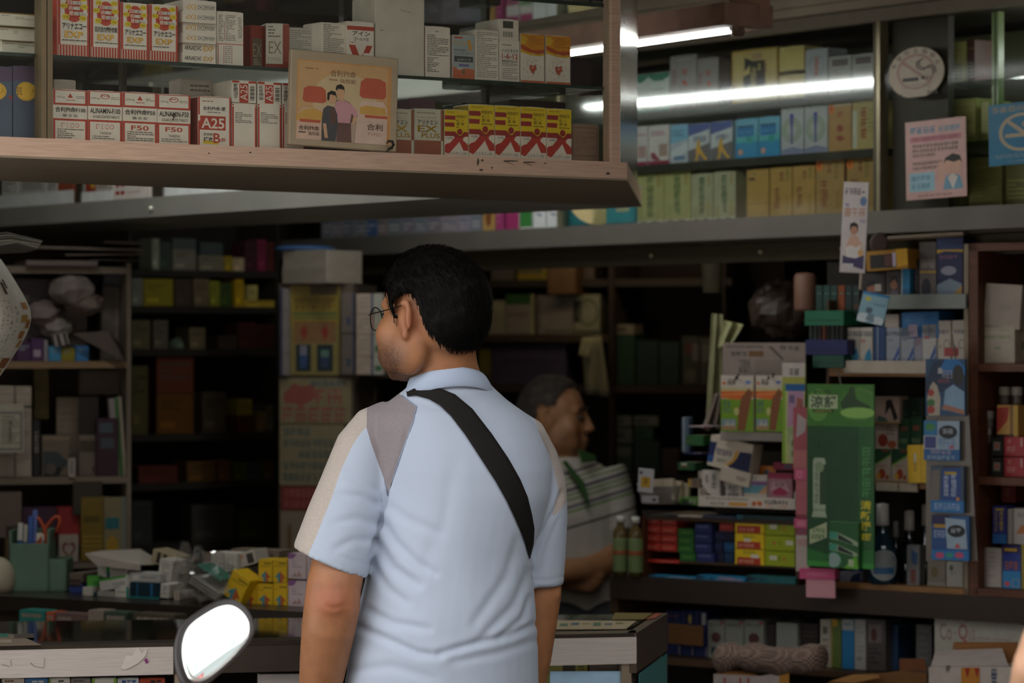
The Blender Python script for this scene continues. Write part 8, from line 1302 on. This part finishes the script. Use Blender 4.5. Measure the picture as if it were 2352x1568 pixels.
RS_ = [(Mx(1165, 985, 5.29), .042), (Mx(1203, 1012, 5.315), .045), (Mx(1229, 1062, 5.335), .045), (Mx(1242, 1118, 5.345), .0495), (Mx(1239, 1190, 5.35), .0545), (Mx(1236, 1270, 5.355), .0535), (Mx(1233, 1358, 5.36), .0515)]
secs = []
for i, (p, r) in enumerate(RS_):
    t = (RS_[min(i+1, len(RS_)-1)][0]-RS_[max(i-1, 0)][0]).normalized(); a = t.cross(Vector((0, 1, 0))).normalized(); b = t.cross(a).normalized(); secs.append((p, a*r, b*r*1.0))
SH_.loft(secs, PLAIN, 26)
sh = remesh(SH_, .0045, 7, 'shirt')
co = coords(sh); nr = normals(sh); pxv = CX+co[:, 0]/co[:, 1]*F; pyv = CY-(co[:, 2]-H)/co[:, 1]*F; disp = np.zeros_like(co)
FOLDS = [([(876, 1190), (905, 1240), (955, 1292), (1000, 1318)], .0055, 15), ([(866, 1240), (900, 1300), (960, 1345)], .006, 16), ([(856, 1290), (890, 1350), (935, 1385)], .0045, 14), ([(880, 1150), (930, 1190), (1010, 1225)], .003, 16), ([(846, 1400), (900, 1430), (985, 1445)], .005, 14), ([(826, 1440), (890, 1468), (960, 1500), (1010, 1506)], .006, 13), ([(1010, 1500), (1090, 1478), (1170, 1460), (1232, 1432)], .006, 12), ([(1040, 1520), (1140, 1500), (1230, 1470)], .003, 14), ([(1214, 1310), (1180, 1390), (1100, 1470)], .004, 14), ([(1216, 1370), (1200, 1420), (1150, 1460)], .0045, 11), ([(1190, 1240), (1160, 1330), (1090, 1430)], .0035, 16),
         ([(1046, 1060), (1020, 1200), (960, 1330)], .002, 26), ([(1290, 1130), (1276, 1170), (1258, 1200)], .007, 8), ([(1258, 1205), (1232, 1250), (1218, 1290)], .006, 9), ([(1285, 1180), (1260, 1240), (1240, 1330)], .003, 10),
         ([(890, 1130), (880, 1175), (870, 1215), (852, 1270)], .010, 7), ([(870, 1130), (820, 1100), (790, 1085)], .0035, 14), ([(878, 1165), (830, 1140), (775, 1135)], .004, 13), ([(874, 1205), (820, 1190), (765, 1200)], .0035, 14), ([(862, 1240), (810, 1240), (770, 1260)], .003, 13), ([(935, 985), (920, 1050), (892, 1120)], .004, 7), ([(930, 910), (1010, 935), (1100, 935)], .002, 18),
         ([(684, 1231), (745, 1262), (800, 1284), (858, 1300)], .0022, 4), ([(1216, 1331), (1260, 1332), (1300, 1322)], .0022, 4), ([(800, 1540), (900, 1530), (1000, 1560)], .003, 16)]
for pts, a, wd_ in FOLDS: disp += crease(co, nr, pts, a*1.2, wd_*.78, pxv, pyv, .35)
nz = np.array([noise.noise(Vector((x*16, y*6, (z*9)+x*5))) for x, y, z in co]); disp += nr*(nz*.0016)[:, None]
setco(sh, co+disp); co = coords(sh)
def sdf_poly(px, py, poly):
    d = np.full(len(px), 1e9); ins = np.zeros(len(px), bool); n = len(poly)
    for i in range(n):
        (x0, y0), (x1, y1) = poly[i], poly[(i+1) % n]; vx, vy = x1-x0, y1-y0; t = np.clip(((px-x0)*vx+(py-y0)*vy)/(vx*vx+vy*vy), 0, 1); d = np.minimum(d, np.hypot(px-x0-t*vx, py-y0-t*vy))
        c = ((y0 > py) != (y1 > py)) & (px < (x1-x0)*(py-y0)/(y1-y0+1e-9)+x0); ins ^= c
    return np.where(ins, d, -d)
PANELS = [('sleeve_stripe', [(843, 925), (842, 979), (826, 998), (811, 1020), (783, 1079), (762, 1142), (724, 1237), (707, 1276), (640, 1262), (670, 1190), (710, 1090), (750, 1000), (800, 930)], 'b9aea6', 'pale grey mesh stripe'), ('shoulder_panel', [(841, 925), (915, 902), (957, 934), (948, 971), (918, 1051), (891, 1138), (881, 1097), (853, 1020), (841, 979)], '8d8488', 'darker grey mesh shoulder panel'),
          ('sleeve_stripe', [(1226, 955), (1270, 985), (1310, 1060), (1325, 1135), (1302, 1150), (1290, 1168), (1266, 1190), (1284, 1130), (1268, 1060), (1243, 1005)], 'b3a8a2', 'pale beige mesh stripe')]
bm = bmesh.new(); bm.from_mesh(sh); bm.verts.ensure_lookup_table()
lab_layer = bm.faces.layers.int.new('panel')
for k, (nm, poly, c, lb) in enumerate(PANELS):
    vs_ = list(bm.verts); A_ = np.array([v.co for v in vs_]); px = CX+A_[:, 0]/A_[:, 1]*F; py = CY-(A_[:, 2]-H)/A_[:, 1]*F
    d = sdf_poly(px, py, poly); d = np.where(A_[:, 1] > 5.42, -50, d); dv = {v: x for v, x in zip(vs_, d)}; zero = set()
    for e in [e for e in bm.edges if dv[e.verts[0]]*dv[e.verts[1]] < 0 and min(abs(dv[e.verts[0]]), abs(dv[e.verts[1]])) < 40]:
        a, b = e.verts; t = dv[a]/(dv[a]-dv[b]); ne, nv = bmesh.utils.edge_split(e, a, min(max(t, .03), .97)); dv[nv] = 0.; zero.add(nv)
    for f in list(bm.faces):
        z_ = [v for v in f.verts if v in zero]
        if len(z_) == 2 and len(f.verts) > 3:
            try: bmesh.utils.face_split(f, z_[0], z_[1])
            except ValueError: pass
    for f in bm.faces:
        if np.mean([dv[v] for v in f.verts]) > 0 and f[lab_layer] == 0: f[lab_layer] = k+1
def sub_mesh(ids, name, lift=0.):
    b2 = bm.copy(); ly = b2.faces.layers.int.get('panel'); bmesh.ops.delete(b2, geom=[f for f in b2.faces if f[ly] not in ids], context='FACES')
    m = bpy.data.meshes.new(name); b2.to_mesh(m); b2.free(); m.polygons.foreach_set('use_smooth', [True]*len(m.polygons)); return m
SHIRT_BVH = BVHTree.FromBMesh(bm)
shirt_o = put('polo_shirt', sub_mesh({0}, 'polo_shirt'), man, fabric_mat('blue_pique', 'b3bed1', 700, .10))
for k, (nm, poly, c, lb) in enumerate(PANELS):
    m_ = sub_mesh({k+1}, nm); m_.transform(Matrix.Translation(-man.location)); m_.materials.append(fabric_mat('mesh_%d' % k, c, 620, .25, darker(c, .74), .18)); o = link(nm, m_, shirt_o); o['label'] = lb
# seam piping along the panels
for nm, poly in (('seam', PANELS[1][1]), ):
    pts = []
    for (x0, y0), (x1, y1) in zip(poly[1:6], poly[2:7]):
        for t in np.linspace(0, 1, 6)[:-1]:
            o_, dr = Vector((0, 0, H)), (P(x0+(x1-x0)*t, y0+(y1-y0)*t, 5)-Vector((0, 0, H))).normalized(); hit = SHIRT_BVH.ray_cast(o_, dr)
            if hit[0]: pts.append(hit[0]-dr*.0004)
    mb = MB(); mb.tube(pts, .0014, mat('8a98ae', .8), 6); q = mb.mesh('seam_piping', man.location, True); link('seam_piping', q, shirt_o)
# collar
col = MB(); rs = []
cen = [(1030, 897, .0815, .075), (1029, 890, .0845, .078), (1028, 872, .0785, .074), (1026, 858, .0735, .070), (1025, 853, .0705, .068), (1025, 857, .0675, .0655), (1027, 880, .0705, .066)]
for px_, py_, a, b in cen:
    c = Mx(px_, py_, 5.258); ring = []
    for k in range(48):
        t = 2*math.pi*k/48; p = c+ux*a*math.cos(t)+uy*b*math.sin(t)
        p.z += .014*(-math.sin(t))*.6-.012*abs(math.cos(t))**2-(.02 if math.sin(t) > 0 else 0)*math.sin(t); ring.append(p)
    rs.append(ring)
col.rings(rs, PLAIN, cap=False); cm = col.mesh('collar', smooth=True); cm.materials.clear(); cm.materials.append(fabric_mat('collar_rib', 'acbad2', 500, .2)); cm.transform(Matrix.Translation(-man.location)); link('collar', cm, shirt_o)
# trousers
tm = MB(); 
for s in (-1, 1):
    hp = hipc+ux*s*.085; limb(tm, [Vector((hp.x, hp.y, .84)), Vector((hp.x, hp.y-.01, .70)), Vector((hp.x, hp.y, .48)), Vector((hp.x, hp.y-.01, .28)), Vector((hp.x, hp.y, .08))], [.108, .098, .078, .07, .065], 1.05)
tm.loft([(Mx(1012, 1600, YC), ux*.150, uy*.125), (Mx(1012, 1660, YC), ux*.165, uy*.140), (Mx(1012, 1740, YC), ux*.178, uy*.15)], PLAIN, 26)
put('trousers', remesh(tm, .007, 4, 'trousers'), man, mat('26242a', .8))
# spectacles
gl = link('spectacles', None, man)
def gp(f, l, u): return hm.p(f, l, u)
for s in (-1, 1):
    c0 = (.108, s*.034, -.020); ring = [gp(c0[0]-.010*abs(math.cos(t))*(1 if math.cos(t)*s > 0 else -.3), c0[1]+.026*math.cos(t), c0[2]+.021*math.sin(t)) for t in np.linspace(0, 2*math.pi, 25)]
    mb = MB(); mb.tube(ring, .0011, mat('2a2420', .3, .7), 6); mb_ = mb.mesh('rim', man.location, True); link('rim', mb_, gl)
    ln = MB(); ln.add([gp(c0[0], c0[1], c0[2])]+ring[:-1], [(0, i+1, (i+1) % 24+1) for i in range(24)], glass_mat('lens', (.9, .92, .9), 1.5)); link('lens', ln.mesh('lens', man.location), gl)
    tmb = MB(); tmb.tube([gp(.100, s*.062, -.014), gp(.092, s*.070, -.012), gp(.045, s*.077, -.004), gp(.004, s*.086, .004), gp(-.012, s*.088, -.012)], .0010, mat('2a2420', .3, .7), 6); link('temple', tmb.mesh('temple', man.location, True), gl)
nb = MB(); nb.tube([gp(.112, .010, -.014), gp(.118, 0, -.010), gp(.112, -.010, -.014)], .001, mat('2a2420', .3, .7), 6); link('bridge', nb.mesh('bridge', man.location, True), gl)
# shoulder bag: broad black strap across his back, small bag in front of him
bag = thing('shoulder_bag', 'black bag on a broad black strap across the back of the blue shirt', 'bag', Mx(1230, 1568, 5.45))
UP = [(936, 899), (950, 892), (985, 889), (1015, 893), (1045, 905), (1085, 938), (1130, 996), (1168, 1052), (1195, 1100), (1212, 1140), (1222, 1180), (1228, 1215), (1226, 1250), (1218, 1282)]
LO = [(937, 910), (955, 908), (985, 916), (1010, 930), (1035, 954), (1068, 997), (1106, 1055), (1138, 1104), (1165, 1152), (1184, 1192), (1197, 1222), (1206, 1246), (1211, 1265), (1216, 1283)]
def on_shirt(x, y):
    dr = (P(x, y, 5)-Vector((0, 0, H))).normalized(); hit = SHIRT_BVH.ray_cast(Vector((0, 0, H)), dr)
    return (hit[0] if hit[0] else P(x, y, 5.30)), dr
rows_ = []
for (x0, y0), (x1, y1) in zip(UP, LO): rows_.append([(x0+(x1-x0)*t, y0+(y1-y0)*t) for t in np.linspace(0, 1, 7)])
def dens(r, n):
    out = []
    for a, b in zip(r, r[1:]):
        for k in range(n): t = k/n; out.append([(p[0]+(q[0]-p[0])*t, p[1]+(q[1]-p[1])*t) for p, q in zip(a, b)])
    return out+[r[-1]]
rows_ = dens(rows_, 3); G = np.array([[on_shirt(x, y)[0].y for x, y in r] for r in rows_])
for _ in range(4):
    G2 = G.copy(); G2[1:-1] = np.minimum(G[1:-1], (G[:-2]+G[2:])/2+.0); G = G2
G[2:] = np.minimum(G[2:], 5.34)
fr_, bk_ = [], []
for r, g in zip(rows_, G):
    fr_.append([P(x, y, yy-.0045) for (x, y), yy in zip(r, g)]); bk_.append([P(x, y, yy-.0015) for (x, y), yy in zip(r, g)])
for dx, dy, dz in ((-.006, .02, .001), (-.014, .05, -.008), (-.02, .085, -.03)):        # over the shoulder to the front
    d_ = Vector((dx, dy, dz)); fr_.insert(0, [p+d_ for p in fr_[-1 if False else (len(fr_)-len(rows_))]]); bk_.insert(0, [p+d_ for p in bk_[len(bk_)-len(rows_)]])
NN = 7; mb = MB(); vs_ = [p for r in fr_ for p in r]+[p for r in bk_ for p in r]; n1 = len(fr_)*NN; fs_ = []
for j in range(len(fr_)-1):
    for i in range(NN-1): a = j*NN+i; fs_ += [(a, a+1, a+NN+1, a+NN), (a+n1, a+NN+n1, a+NN+1+n1, a+1+n1)]
    fs_ += [(j*NN, j*NN+NN, j*NN+NN+n1, j*NN+n1), (j*NN+NN-1, j*NN+NN-1+n1, j*NN+2*NN-1+n1, j*NN+2*NN-1)]
mb.add(vs_, fs_, mat('110d0b', .8, var=.12, scale=400, bump=.3)); mb.part('strap', bag, True)
mb = MB(); mb.tube([rows_ and P(1217, 1283, 5.35), Mx(1200, 1330, 5.44), Mx(1150, 1430, 5.46)], .012, mat('1d1815', .8), 8); mb.tube([Mx(935, 935, 5.30), Mx(915, 970, 5.37), Mx(980, 1150, 5.44), Mx(1060, 1400, 5.46)], .012, mat('1d1815', .8), 8); mb.part('front_strap', bag, True)
mb = MB(); mb.box(Mx(1110, 1500, 5.47), (.22, .07, .17), mat('1d1815', .7), bev=.015); mb.part('pouch', bag)
# ---------------------------------------------------------------- the shopkeeper
DK_ = 8.35
def Q(px, py, dy=0.): q = P(px, py, DK_); return Vector((q.x, q.y+dy, q.z))
kp = thing('person', 'grey-haired shopkeeper in a striped polo shirt seated behind the counter, in profile', 'person', Vector((Q(1330, 1300).x, DK_+.1, 0)))
hk = Head(Q(1268, 946), math.radians(-104), 1.02)
mb = MB(); head_shape(mb, hk, 1.15, 1., .8)
mb.loft([(Q(1325, 1420), (.16, 0, 0), (0, .11, 0)), (Q(1330, 1300), (.165, 0, 0), (0, .12, 0)), (Q(1335, 1180), (.15, .03, 0), (0, .12, 0)), (Q(1325, 1100), (.13, .03, 0), (0, .10, 0)), (Q(1300, 1062), (.085, .02, 0), (0, .08, 0)), (Q(1283, 1040), (.062, .0, 0), (0, .062, 0)), (Q(1275, 1000), (.058, 0, 0), (0, .058, 0)), (Q(1268, 965), (.055, 0, 0), (0, .055, 0))], PLAIN, 24)
AR = [(Q(1395, 1090, .0), .060), (Q(1412, 1170, -.03), .052), (Q(1405, 1255, -.06), .046), (Q(1380, 1292, -.12), .042), (Q(1330, 1300, -.17), .037), (Q(1285, 1303, -.21), .030), (Q(1262, 1306, -.23), .024)]
limb(mb, [p for p, r in AR], [r for p, r in AR], 1.); hand(mb, AR[-1][0], (-1, -.15, -.1), 1)
A2 = [(Q(1245, 1100, .12), .055), (Q(1215, 1190, .12), .048), (Q(1210, 1270, .06), .042), (Q(1235, 1300, -.05), .036), (Q(1262, 1310, -.15), .028)]
limb(mb, [p for p, r in A2], [r for p, r in A2], 1.); hand(mb, A2[-1][0], (1, -.3, -.1), -1)
for s in (-1, 1): limb(mb, [Q(1330+s*55, 1420, .02), Q(1360+s*55, 1470, -.25), Q(1360+s*55, 1500, -.42), Vector((Q(1360+s*55, 1500).x, DK_-.45, .30)), Vector((Q(1360+s*55, 1500).x, DK_-.42, .06))], [.085, .075, .058, .05, .036])
me = remesh(mb, .0065, 4); face_smooth(me, hk, 3); fattr(me, 'stubble', head_paint(me, hk)*.3); fattr(me, 'flush', np.zeros(len(me.vertices))); HM2 = me.copy()
put('body', me, kp, skin_mat('skin_brown', 'a87550', '4a3226'))
def hl_k(f, l, u):
    line = np.interp(f, [-.10, -.06, -.02, .0, .015, .03, .05, .09], [-.07, -.06, -.005, .015, .0, .03, .062, .085]); m = u-line; return np.where((np.abs(l) > .072) & (u < .02) & (f > -.024), -1, m)
hs = hair_shell(HM2, hk, lambda f, l, u: .010, hl_k, seed=8); ho = put('hair', hs, kp, mat('4a423c', .7, var=.5, scale=50))
for s in (-1, 1):
    q = hk.p(.088, s*.031, -.016); mb = MB(); mb.ell(q, hk.v(.010, 0, 0), hk.v(0, .013, 0), hk.v(0, 0, .008), mat('4d4038', .3)); mb.ell(hk.p(.098, s*.032, -.016), hk.v(.004, 0, 0), hk.v(0, .006, 0), hk.v(0, 0, .006), mat('1a120e', .2)); mb.part('eye', kp, True)
    mb = MB(); mb.tube([hk.p(.098, s*.014, .008), hk.p(.099, s*.03, .013), hk.p(.090, s*.048, .009)], [.003, .004, .002], mat('2e2620', .8), 6); mb.part('eyebrow', kp, True)
def stripes():
    m = bpy.data.materials.new('striped_pique'); m.use_nodes = True; nt = m.node_tree; b = nt.nodes['Principled BSDF']; b.inputs['Roughness'].default_value = .85
    tc = nt.nodes.new('ShaderNodeTexCoord'); sx = nt.nodes.new('ShaderNodeSeparateXYZ'); nt.links.new(tc.outputs['Object'], sx.inputs[0])
    mu = nt.nodes.new('ShaderNodeMath'); mu.operation = 'MULTIPLY_ADD'; mu.inputs[1].default_value = -.28; nt.links.new(sx.outputs['X'], mu.inputs[0]); nt.links.new(sx.outputs['Z'], mu.inputs[2])
    z0, z1 = Q(0, 1225).z, Q(0, 1050).z; mr = nt.nodes.new('ShaderNodeMapRange'); mr.inputs[1].default_value = z0; mr.inputs[2].default_value = z1; nt.links.new(mu.outputs[0], mr.inputs[0])
    r = nt.nodes.new('ShaderNodeValToRGB'); r.color_ramp.interpolation = 'CONSTANT'; e = r.color_ramp.elements; W_ = lin('b3aaa0'); e[0].color = W_
    e[1].position = .14; e[1].color = lin('4a443e')
    for p, c in ((.17, W_), (.34, lin('4f7a34')), (.37, W_), (.40, lin('2a2c44')), (.43, W_), (.50, lin('5a7a3c')), (.52, W_), (.56, lin('4f7a34')), (.585, W_), (.62, lin('2a2c44')), (.655, W_), (.71, lin('5a7a3c')), (.73, W_), (.77, lin('4f7a34')), (.79, W_), (.84, lin('2a2c44')), (.87, W_)):
        n = e.new(p); n.color = c
    nt.links.new(mr.outputs[0], r.inputs[0]); nt.links.new(r.outputs[0], b.inputs['Base Color']); return m
mb = MB(); mb.loft([(Q(1325, 1430), (.175, 0, 0), (0, .125, 0)), (Q(1330, 1300), (.18, 0, 0), (0, .135, 0)), (Q(1335, 1180), (.165, .03, 0), (0, .135, 0)), (Q(1327, 1105), (.143, .03, 0), (0, .115, 0)), (Q(1303, 1066), (.098, .02, 0), (0, .09, 0)), (Q(1288, 1046), (.074, 0, 0), (0, .072, 0))], PLAIN, 26)
limb(mb, [Q(1385, 1085), Q(1408, 1150, -.02), Q(1418, 1225, -.05)], [.072, .066, .062]); limb(mb, [Q(1250, 1090, .12), Q(1218, 1180, .12), Q(1208, 1240, .09)], [.068, .062, .06])
put('polo_shirt', remesh(mb, .008, 4, 'polo_shirt'), kp, stripes())
mb = MB(); mb.slab([Q(1326, 1034, -.10), Q(1360, 1046, -.06), Q(1366, 1056, -.07), Q(1334, 1058, -.12)], -.008, mat('2c4f22', .8)); mb.part('collar', kp, label='green collar wing'); mb = MB(); mb.slab([Q(1290, 1057, -.118), Q(1299, 1053, -.12), Q(1341, 1104, -.138), Q(1352, 1158, -.150), Q(1345, 1150, -.150), Q(1326, 1106, -.142)], -.008, mat('2c4f22', .8)); mb.part('placket', kp, label='green collar edge and placket')
tm = MB()
for s in (-1, 1): limb(tm, [Q(1330+s*55, 1420, .04), Q(1360+s*55, 1470, -.25), Q(1360+s*55, 1500, -.42), Vector((Q(1360+s*55, 1500).x, DK_-.45, .30)), Vector((Q(1360+s*55, 1500).x, DK_-.43, .08))], [.10, .09, .075, .068, .062])
put('trousers', remesh(tm, .01, 3, 'trousers'), kp, mat('2e2c30', .8))
sl = thing('stool', 'round wooden stool under the seated shopkeeper', 'stool', Vector((kp.location.x, DK_+.03, 0)))
zs = Q(1330, 1420).z-.10; mb = MB(); mb.lathe((kp.location.x, DK_+.03, zs-.04), [(.001, 0), (.17, 0), (.175, .02), (.17, .035), (.001, .036)], WD, 22); mb.part('seat', sl)
for a in range(4): t = a*math.pi/2+.78; mb = MB(); mb.tube([(kp.location.x+.12*math.cos(t), DK_+.03+.12*math.sin(t), zs-.04), (kp.location.x+.17*math.cos(t), DK_+.03+.17*math.sin(t), 0)], .016, WD, 8); mb.part('leg', sl)
# ---------------------------------------------------------------- a passer-by whose bare arm enters at the picture edge
DP = 3.6
def Rr(px, py, dy=0.): q = P(px, py, DP); return Vector((q.x, q.y+dy, q.z))
ps = thing('person', 'passer-by cut off by the picture edge, only a blurred bare elbow showing', 'person', Vector((1.03, DP, 0)))
mb = MB(); hp_ = Head(Vector((1.05, DP+.02, 1.56)), 0.1, .98); head_shape(mb, hp_)
cx_ = 1.05
mb.loft([((cx_, DP, z), (a, 0, 0), (0, b, 0)) for z, a, b in ((.86, .16, .12), (1.0, .15, .115), (1.2, .165, .115), (1.33, .17, .10), (1.39, .11, .075), (1.42, .055, .055), (1.55, .052, .052))], PLAIN, 22)
E1 = [(cx_-.19, DP, 1.32), (cx_-.245, DP-.01, 1.20), Rr(2390, 1455), Rr(2386, 1530), Rr(2384, 1620, .04), Rr(2380, 1760, .10)]
limb(mb, E1, [.052, .045, .030, .034, .032, .024]); hand(mb, Vector(E1[-1]), (0, .3, -.4), 1)
limb(mb, [(cx_+.19, DP, 1.32), (cx_+.235, DP, 1.15), (cx_+.25, DP, 1.02), (cx_+.25, DP+.05, .78)], [.052, .044, .04, .026]); hand(mb, Vector((cx_+.25, DP+.05, .78)), (0, .2, -.4), -1)
for s in (-1, 1): limb(mb, [(cx_+s*.08, DP, .9), (cx_+s*.09, DP, .5), (cx_+s*.09, DP, .06)], [.09, .06, .04]); mb.ell((cx_+s*.09, DP+.06, .035), (.045, 0, 0), (0, .12, 0), (0, 0, .035), PLAIN)
me = remesh(mb, .009, 3); fattr(me, 'stubble', np.zeros(len(me.vertices))); fattr(me, 'flush', np.zeros(len(me.vertices))); HM3 = me.copy()
put('body', me, ps, skin_mat('skin_light', 'c49678', '4a3226')); put('hair', hair_shell(HM3, hp_, lambda f, l, u: .012, hl_k, seed=5), ps, HAIRM)
mb = MB(); mb.loft([((cx_, DP, z), (a, 0, 0), (0, b, 0)) for z, a, b in ((.80, .18, .135), (1.0, .165, .13), (1.2, .178, .128), (1.33, .185, .112), (1.40, .10, .08))], PLAIN, 22); limb(mb, E1[:2]+[(cx_-.255, DP-.01, 1.17)], [.064, .06, .058]); limb(mb, [(cx_+.19, DP, 1.32), (cx_+.235, DP, 1.15)], [.064, .058])
put('shirt', remesh(mb, .01, 3, 'shirt'), ps, mat('6a6460', .8)); mb = MB()
for s in (-1, 1): limb(mb, [(cx_+s*.08, DP, .92), (cx_+s*.09, DP, .5), (cx_+s*.09, DP, .08)], [.105, .085, .07])
put('trousers', remesh(mb, .012, 3, 'trousers'), ps, mat('2c2e36', .8))
# ------------------------------------------------------------------ scooter mirror in front, street behind the camera
mc = P(498, 1472, 4.05); sm = thing('scooter_mirror', 'black scooter mirror reflecting a white sky and a red awning', 'mirror', Vector((mc.x, mc.y, 0)))
OUT = [(527, 1376.6), (544, 1380), (564, 1394), (578, 1414), (585, 1440), (583, 1456), (578, 1467), (552, 1500), (520, 1532), (490, 1558), (468, 1573), (450, 1578), (436, 1576), (425, 1566), (413, 1537), (408, 1501), (410.5, 1469), (421.6, 1438.6), (442, 1418), (476, 1396), (501.5, 1382)]
def chaikin(p):
    o = []
    for a, b in zip(p, p[1:]+p[:1]): o += [(a[0]*.75+b[0]*.25, a[1]*.75+b[1]*.25), (a[0]*.25+b[0]*.75, a[1]*.25+b[1]*.75)]
    return o
OUT = chaikin(chaikin(OUT)); gx, gy = 497., 1476.
tl = math.radians(19.8); nrm_m = Vector((.10, -math.cos(tl), math.sin(tl))).normalized()
def onm(x, y, off=0.):                               # the mirror's own tilted plane
    o, dr = Vector((0, 0, H)), (P(x, y, 4)-Vector((0, 0, H))); t = (mc-o).dot(nrm_m)/dr.dot(nrm_m); return o+dr*t+nrm_m*off
rs = []
for k in (.02, .2, .4, .6, .8, 1.): rs.append([onm(gx+(x-gx)*k, gy+(y-gy)*k, .0016*(1-k*k)+.001) for x, y in OUT])
mir = bpy.data.materials.new('mirror_silver'); mir.use_nodes = True; b = mir.node_tree.nodes['Principled BSDF']; b.inputs['Metallic'].default_value = 1; b.inputs['Roughness'].default_value = .01; b.inputs['Base Color'].default_value = (.92, .92, .92, 1)
mb = MB(); mb.rings(rs, mir); mb.part('mirror_glass', sm, True)
BKP = mat('241c1e', .35, spec=.5); rs = []
for k, off in ((.99, .0005), (1.012, .003), (1.034, -.002), (1.04, -.014), (.95, -.035), (.7, -.048), (.3, -.054), (.02, -.055)):
    rs.append([onm(gx+(x-gx)*k-(6 if off < -.001 else 2), gy+(y-gy)*k, off) for x, y in OUT])
mb = MB(); mb.rings(rs, BKP); mb.part('housing', sm, True)
j = onm(446, 1572, -.03); mb = MB(); mb.tube([j, j+Vector((-.01, .01, -.06)), j+Vector((.03, .0, -.16)), Vector((j.x+.03, j.y, .97))], .006, mat('1a1818', .3, .8), 10) if False else mb.tube([j, j+Vector((-.012, .008, -.05)), j+Vector((.02, .0, -.13)), j+Vector((.025, .0, -.20))], .006, mat('1a1818', .3, .8), 10); mb.part('stem', sm, True)
hb_ = j+Vector((.025, 0, -.20)); sct = thing('scooter', 'parked scooter below the picture carrying the mirror', 'scooter', Vector((hb_.x, hb_.y, 0)))
mb = MB(); mb.tube([hb_+Vector((-.30, .1, -.01)), hb_+Vector((-.1, .0, 0)), hb_+Vector((.1, -.0, 0))], .014, BKP, 10); mb.part('handlebar', sct, True)
mb = MB(); mb.loft([(hb_+Vector((-.12, .05, .0)), (.10, 0, 0), (0, .06, 0)), (hb_+Vector((-.12, .09, -.25)), (.16, 0, 0), (0, .05, 0)), (hb_+Vector((-.12, .12, -.55)), (.12, 0, 0), (0, .05, 0))], mat('7a2a2a', .25, spec=.6)); mb.part('front_shield', sct, True)
mb = MB(); mb.loft([(hb_+Vector((-.12, .02, -.58)), (.13, 0, 0), (0, .10, 0)), (hb_+Vector((-.12, -.45, -.52)), (.13, 0, .0), (0, 0, .10)), (hb_+Vector((-.12, -.95, -.28)), (.13, 0, 0), (0, 0, .10))], mat('7a2a2a', .25, spec=.6)); mb.part('body_panel', sct, True)
for dy in (.22, -.95):
    c = Vector((hb_.x-.12, hb_.y+dy, .23)); rs = []
    for a in np.linspace(0, 2*math.pi, 29)[:-1]: rs.append([c+Vector((.05*math.cos(t), (.18+.05*math.sin(t))*math.cos(a), (.18+.05*math.sin(t))*math.sin(a))) for t in np.linspace(0, 2*math.pi, 11)[:-1]])
    mb = MB(); mb.rings(rs+[rs[0]], mat('1a1818', .8), cap=False); mb.part('wheel', sct, True)
# street: facing arcade with a curved pale roof and a red awning, seen only in the mirror; wall raised to block low sky
sb = thing('street_building', 'building across the street, raised to block low sky, with a curved pale ribbed roof', 'building', Vector((-4, -9, 0)))
mb = MB(); mb.box((0, -11, 3.9), (30, .4, 7.8), mat('6a645c', .8, var=.2, scale=1)); mb.part('wall', sb)
mb = MB(); rs = []
for x in (-15, 15): rs.append([Vector((x, -10.6+1.7*math.cos(a)+1.2, 7.75+1.25*math.sin(a))) for a in np.linspace(0, math.pi, 20)]+[Vector((x, -10.6+1.65*math.cos(a)+1.2, 7.75+1.2*math.sin(a))) for a in np.linspace(math.pi, 0, 20)])
mb.rings(rs, mat('b9c4c4', .5, var=.05)); mb.part('roof', sb)
for k in range(30):
    mb = MB(); mb.tube([Vector((-15+k, -10.6+1.72*math.cos(a)+1.2, 7.75+1.27*math.sin(a))) for a in np.linspace(.1, math.pi-.1, 12)], .02, mat('6f7a7a', .5), 6); mb.part('roof_rib', sb)
aw = thing('street_awning', 'red striped awning on the building across the street', 'awning', Vector((.3, -7.3, 7.0)))
for k in range(12):
    x = -.9+k*.16; mb = MB(); mb.slab([(x, -8.0, 7.65), (x+.15, -8.0, 7.65), (x+.15, -7.2, 7.0), (x, -7.2, 7.0)], .01, mat('b04a48' if k % 2 else 'c07a74', .6)); mb.part('canvas_strip', aw)
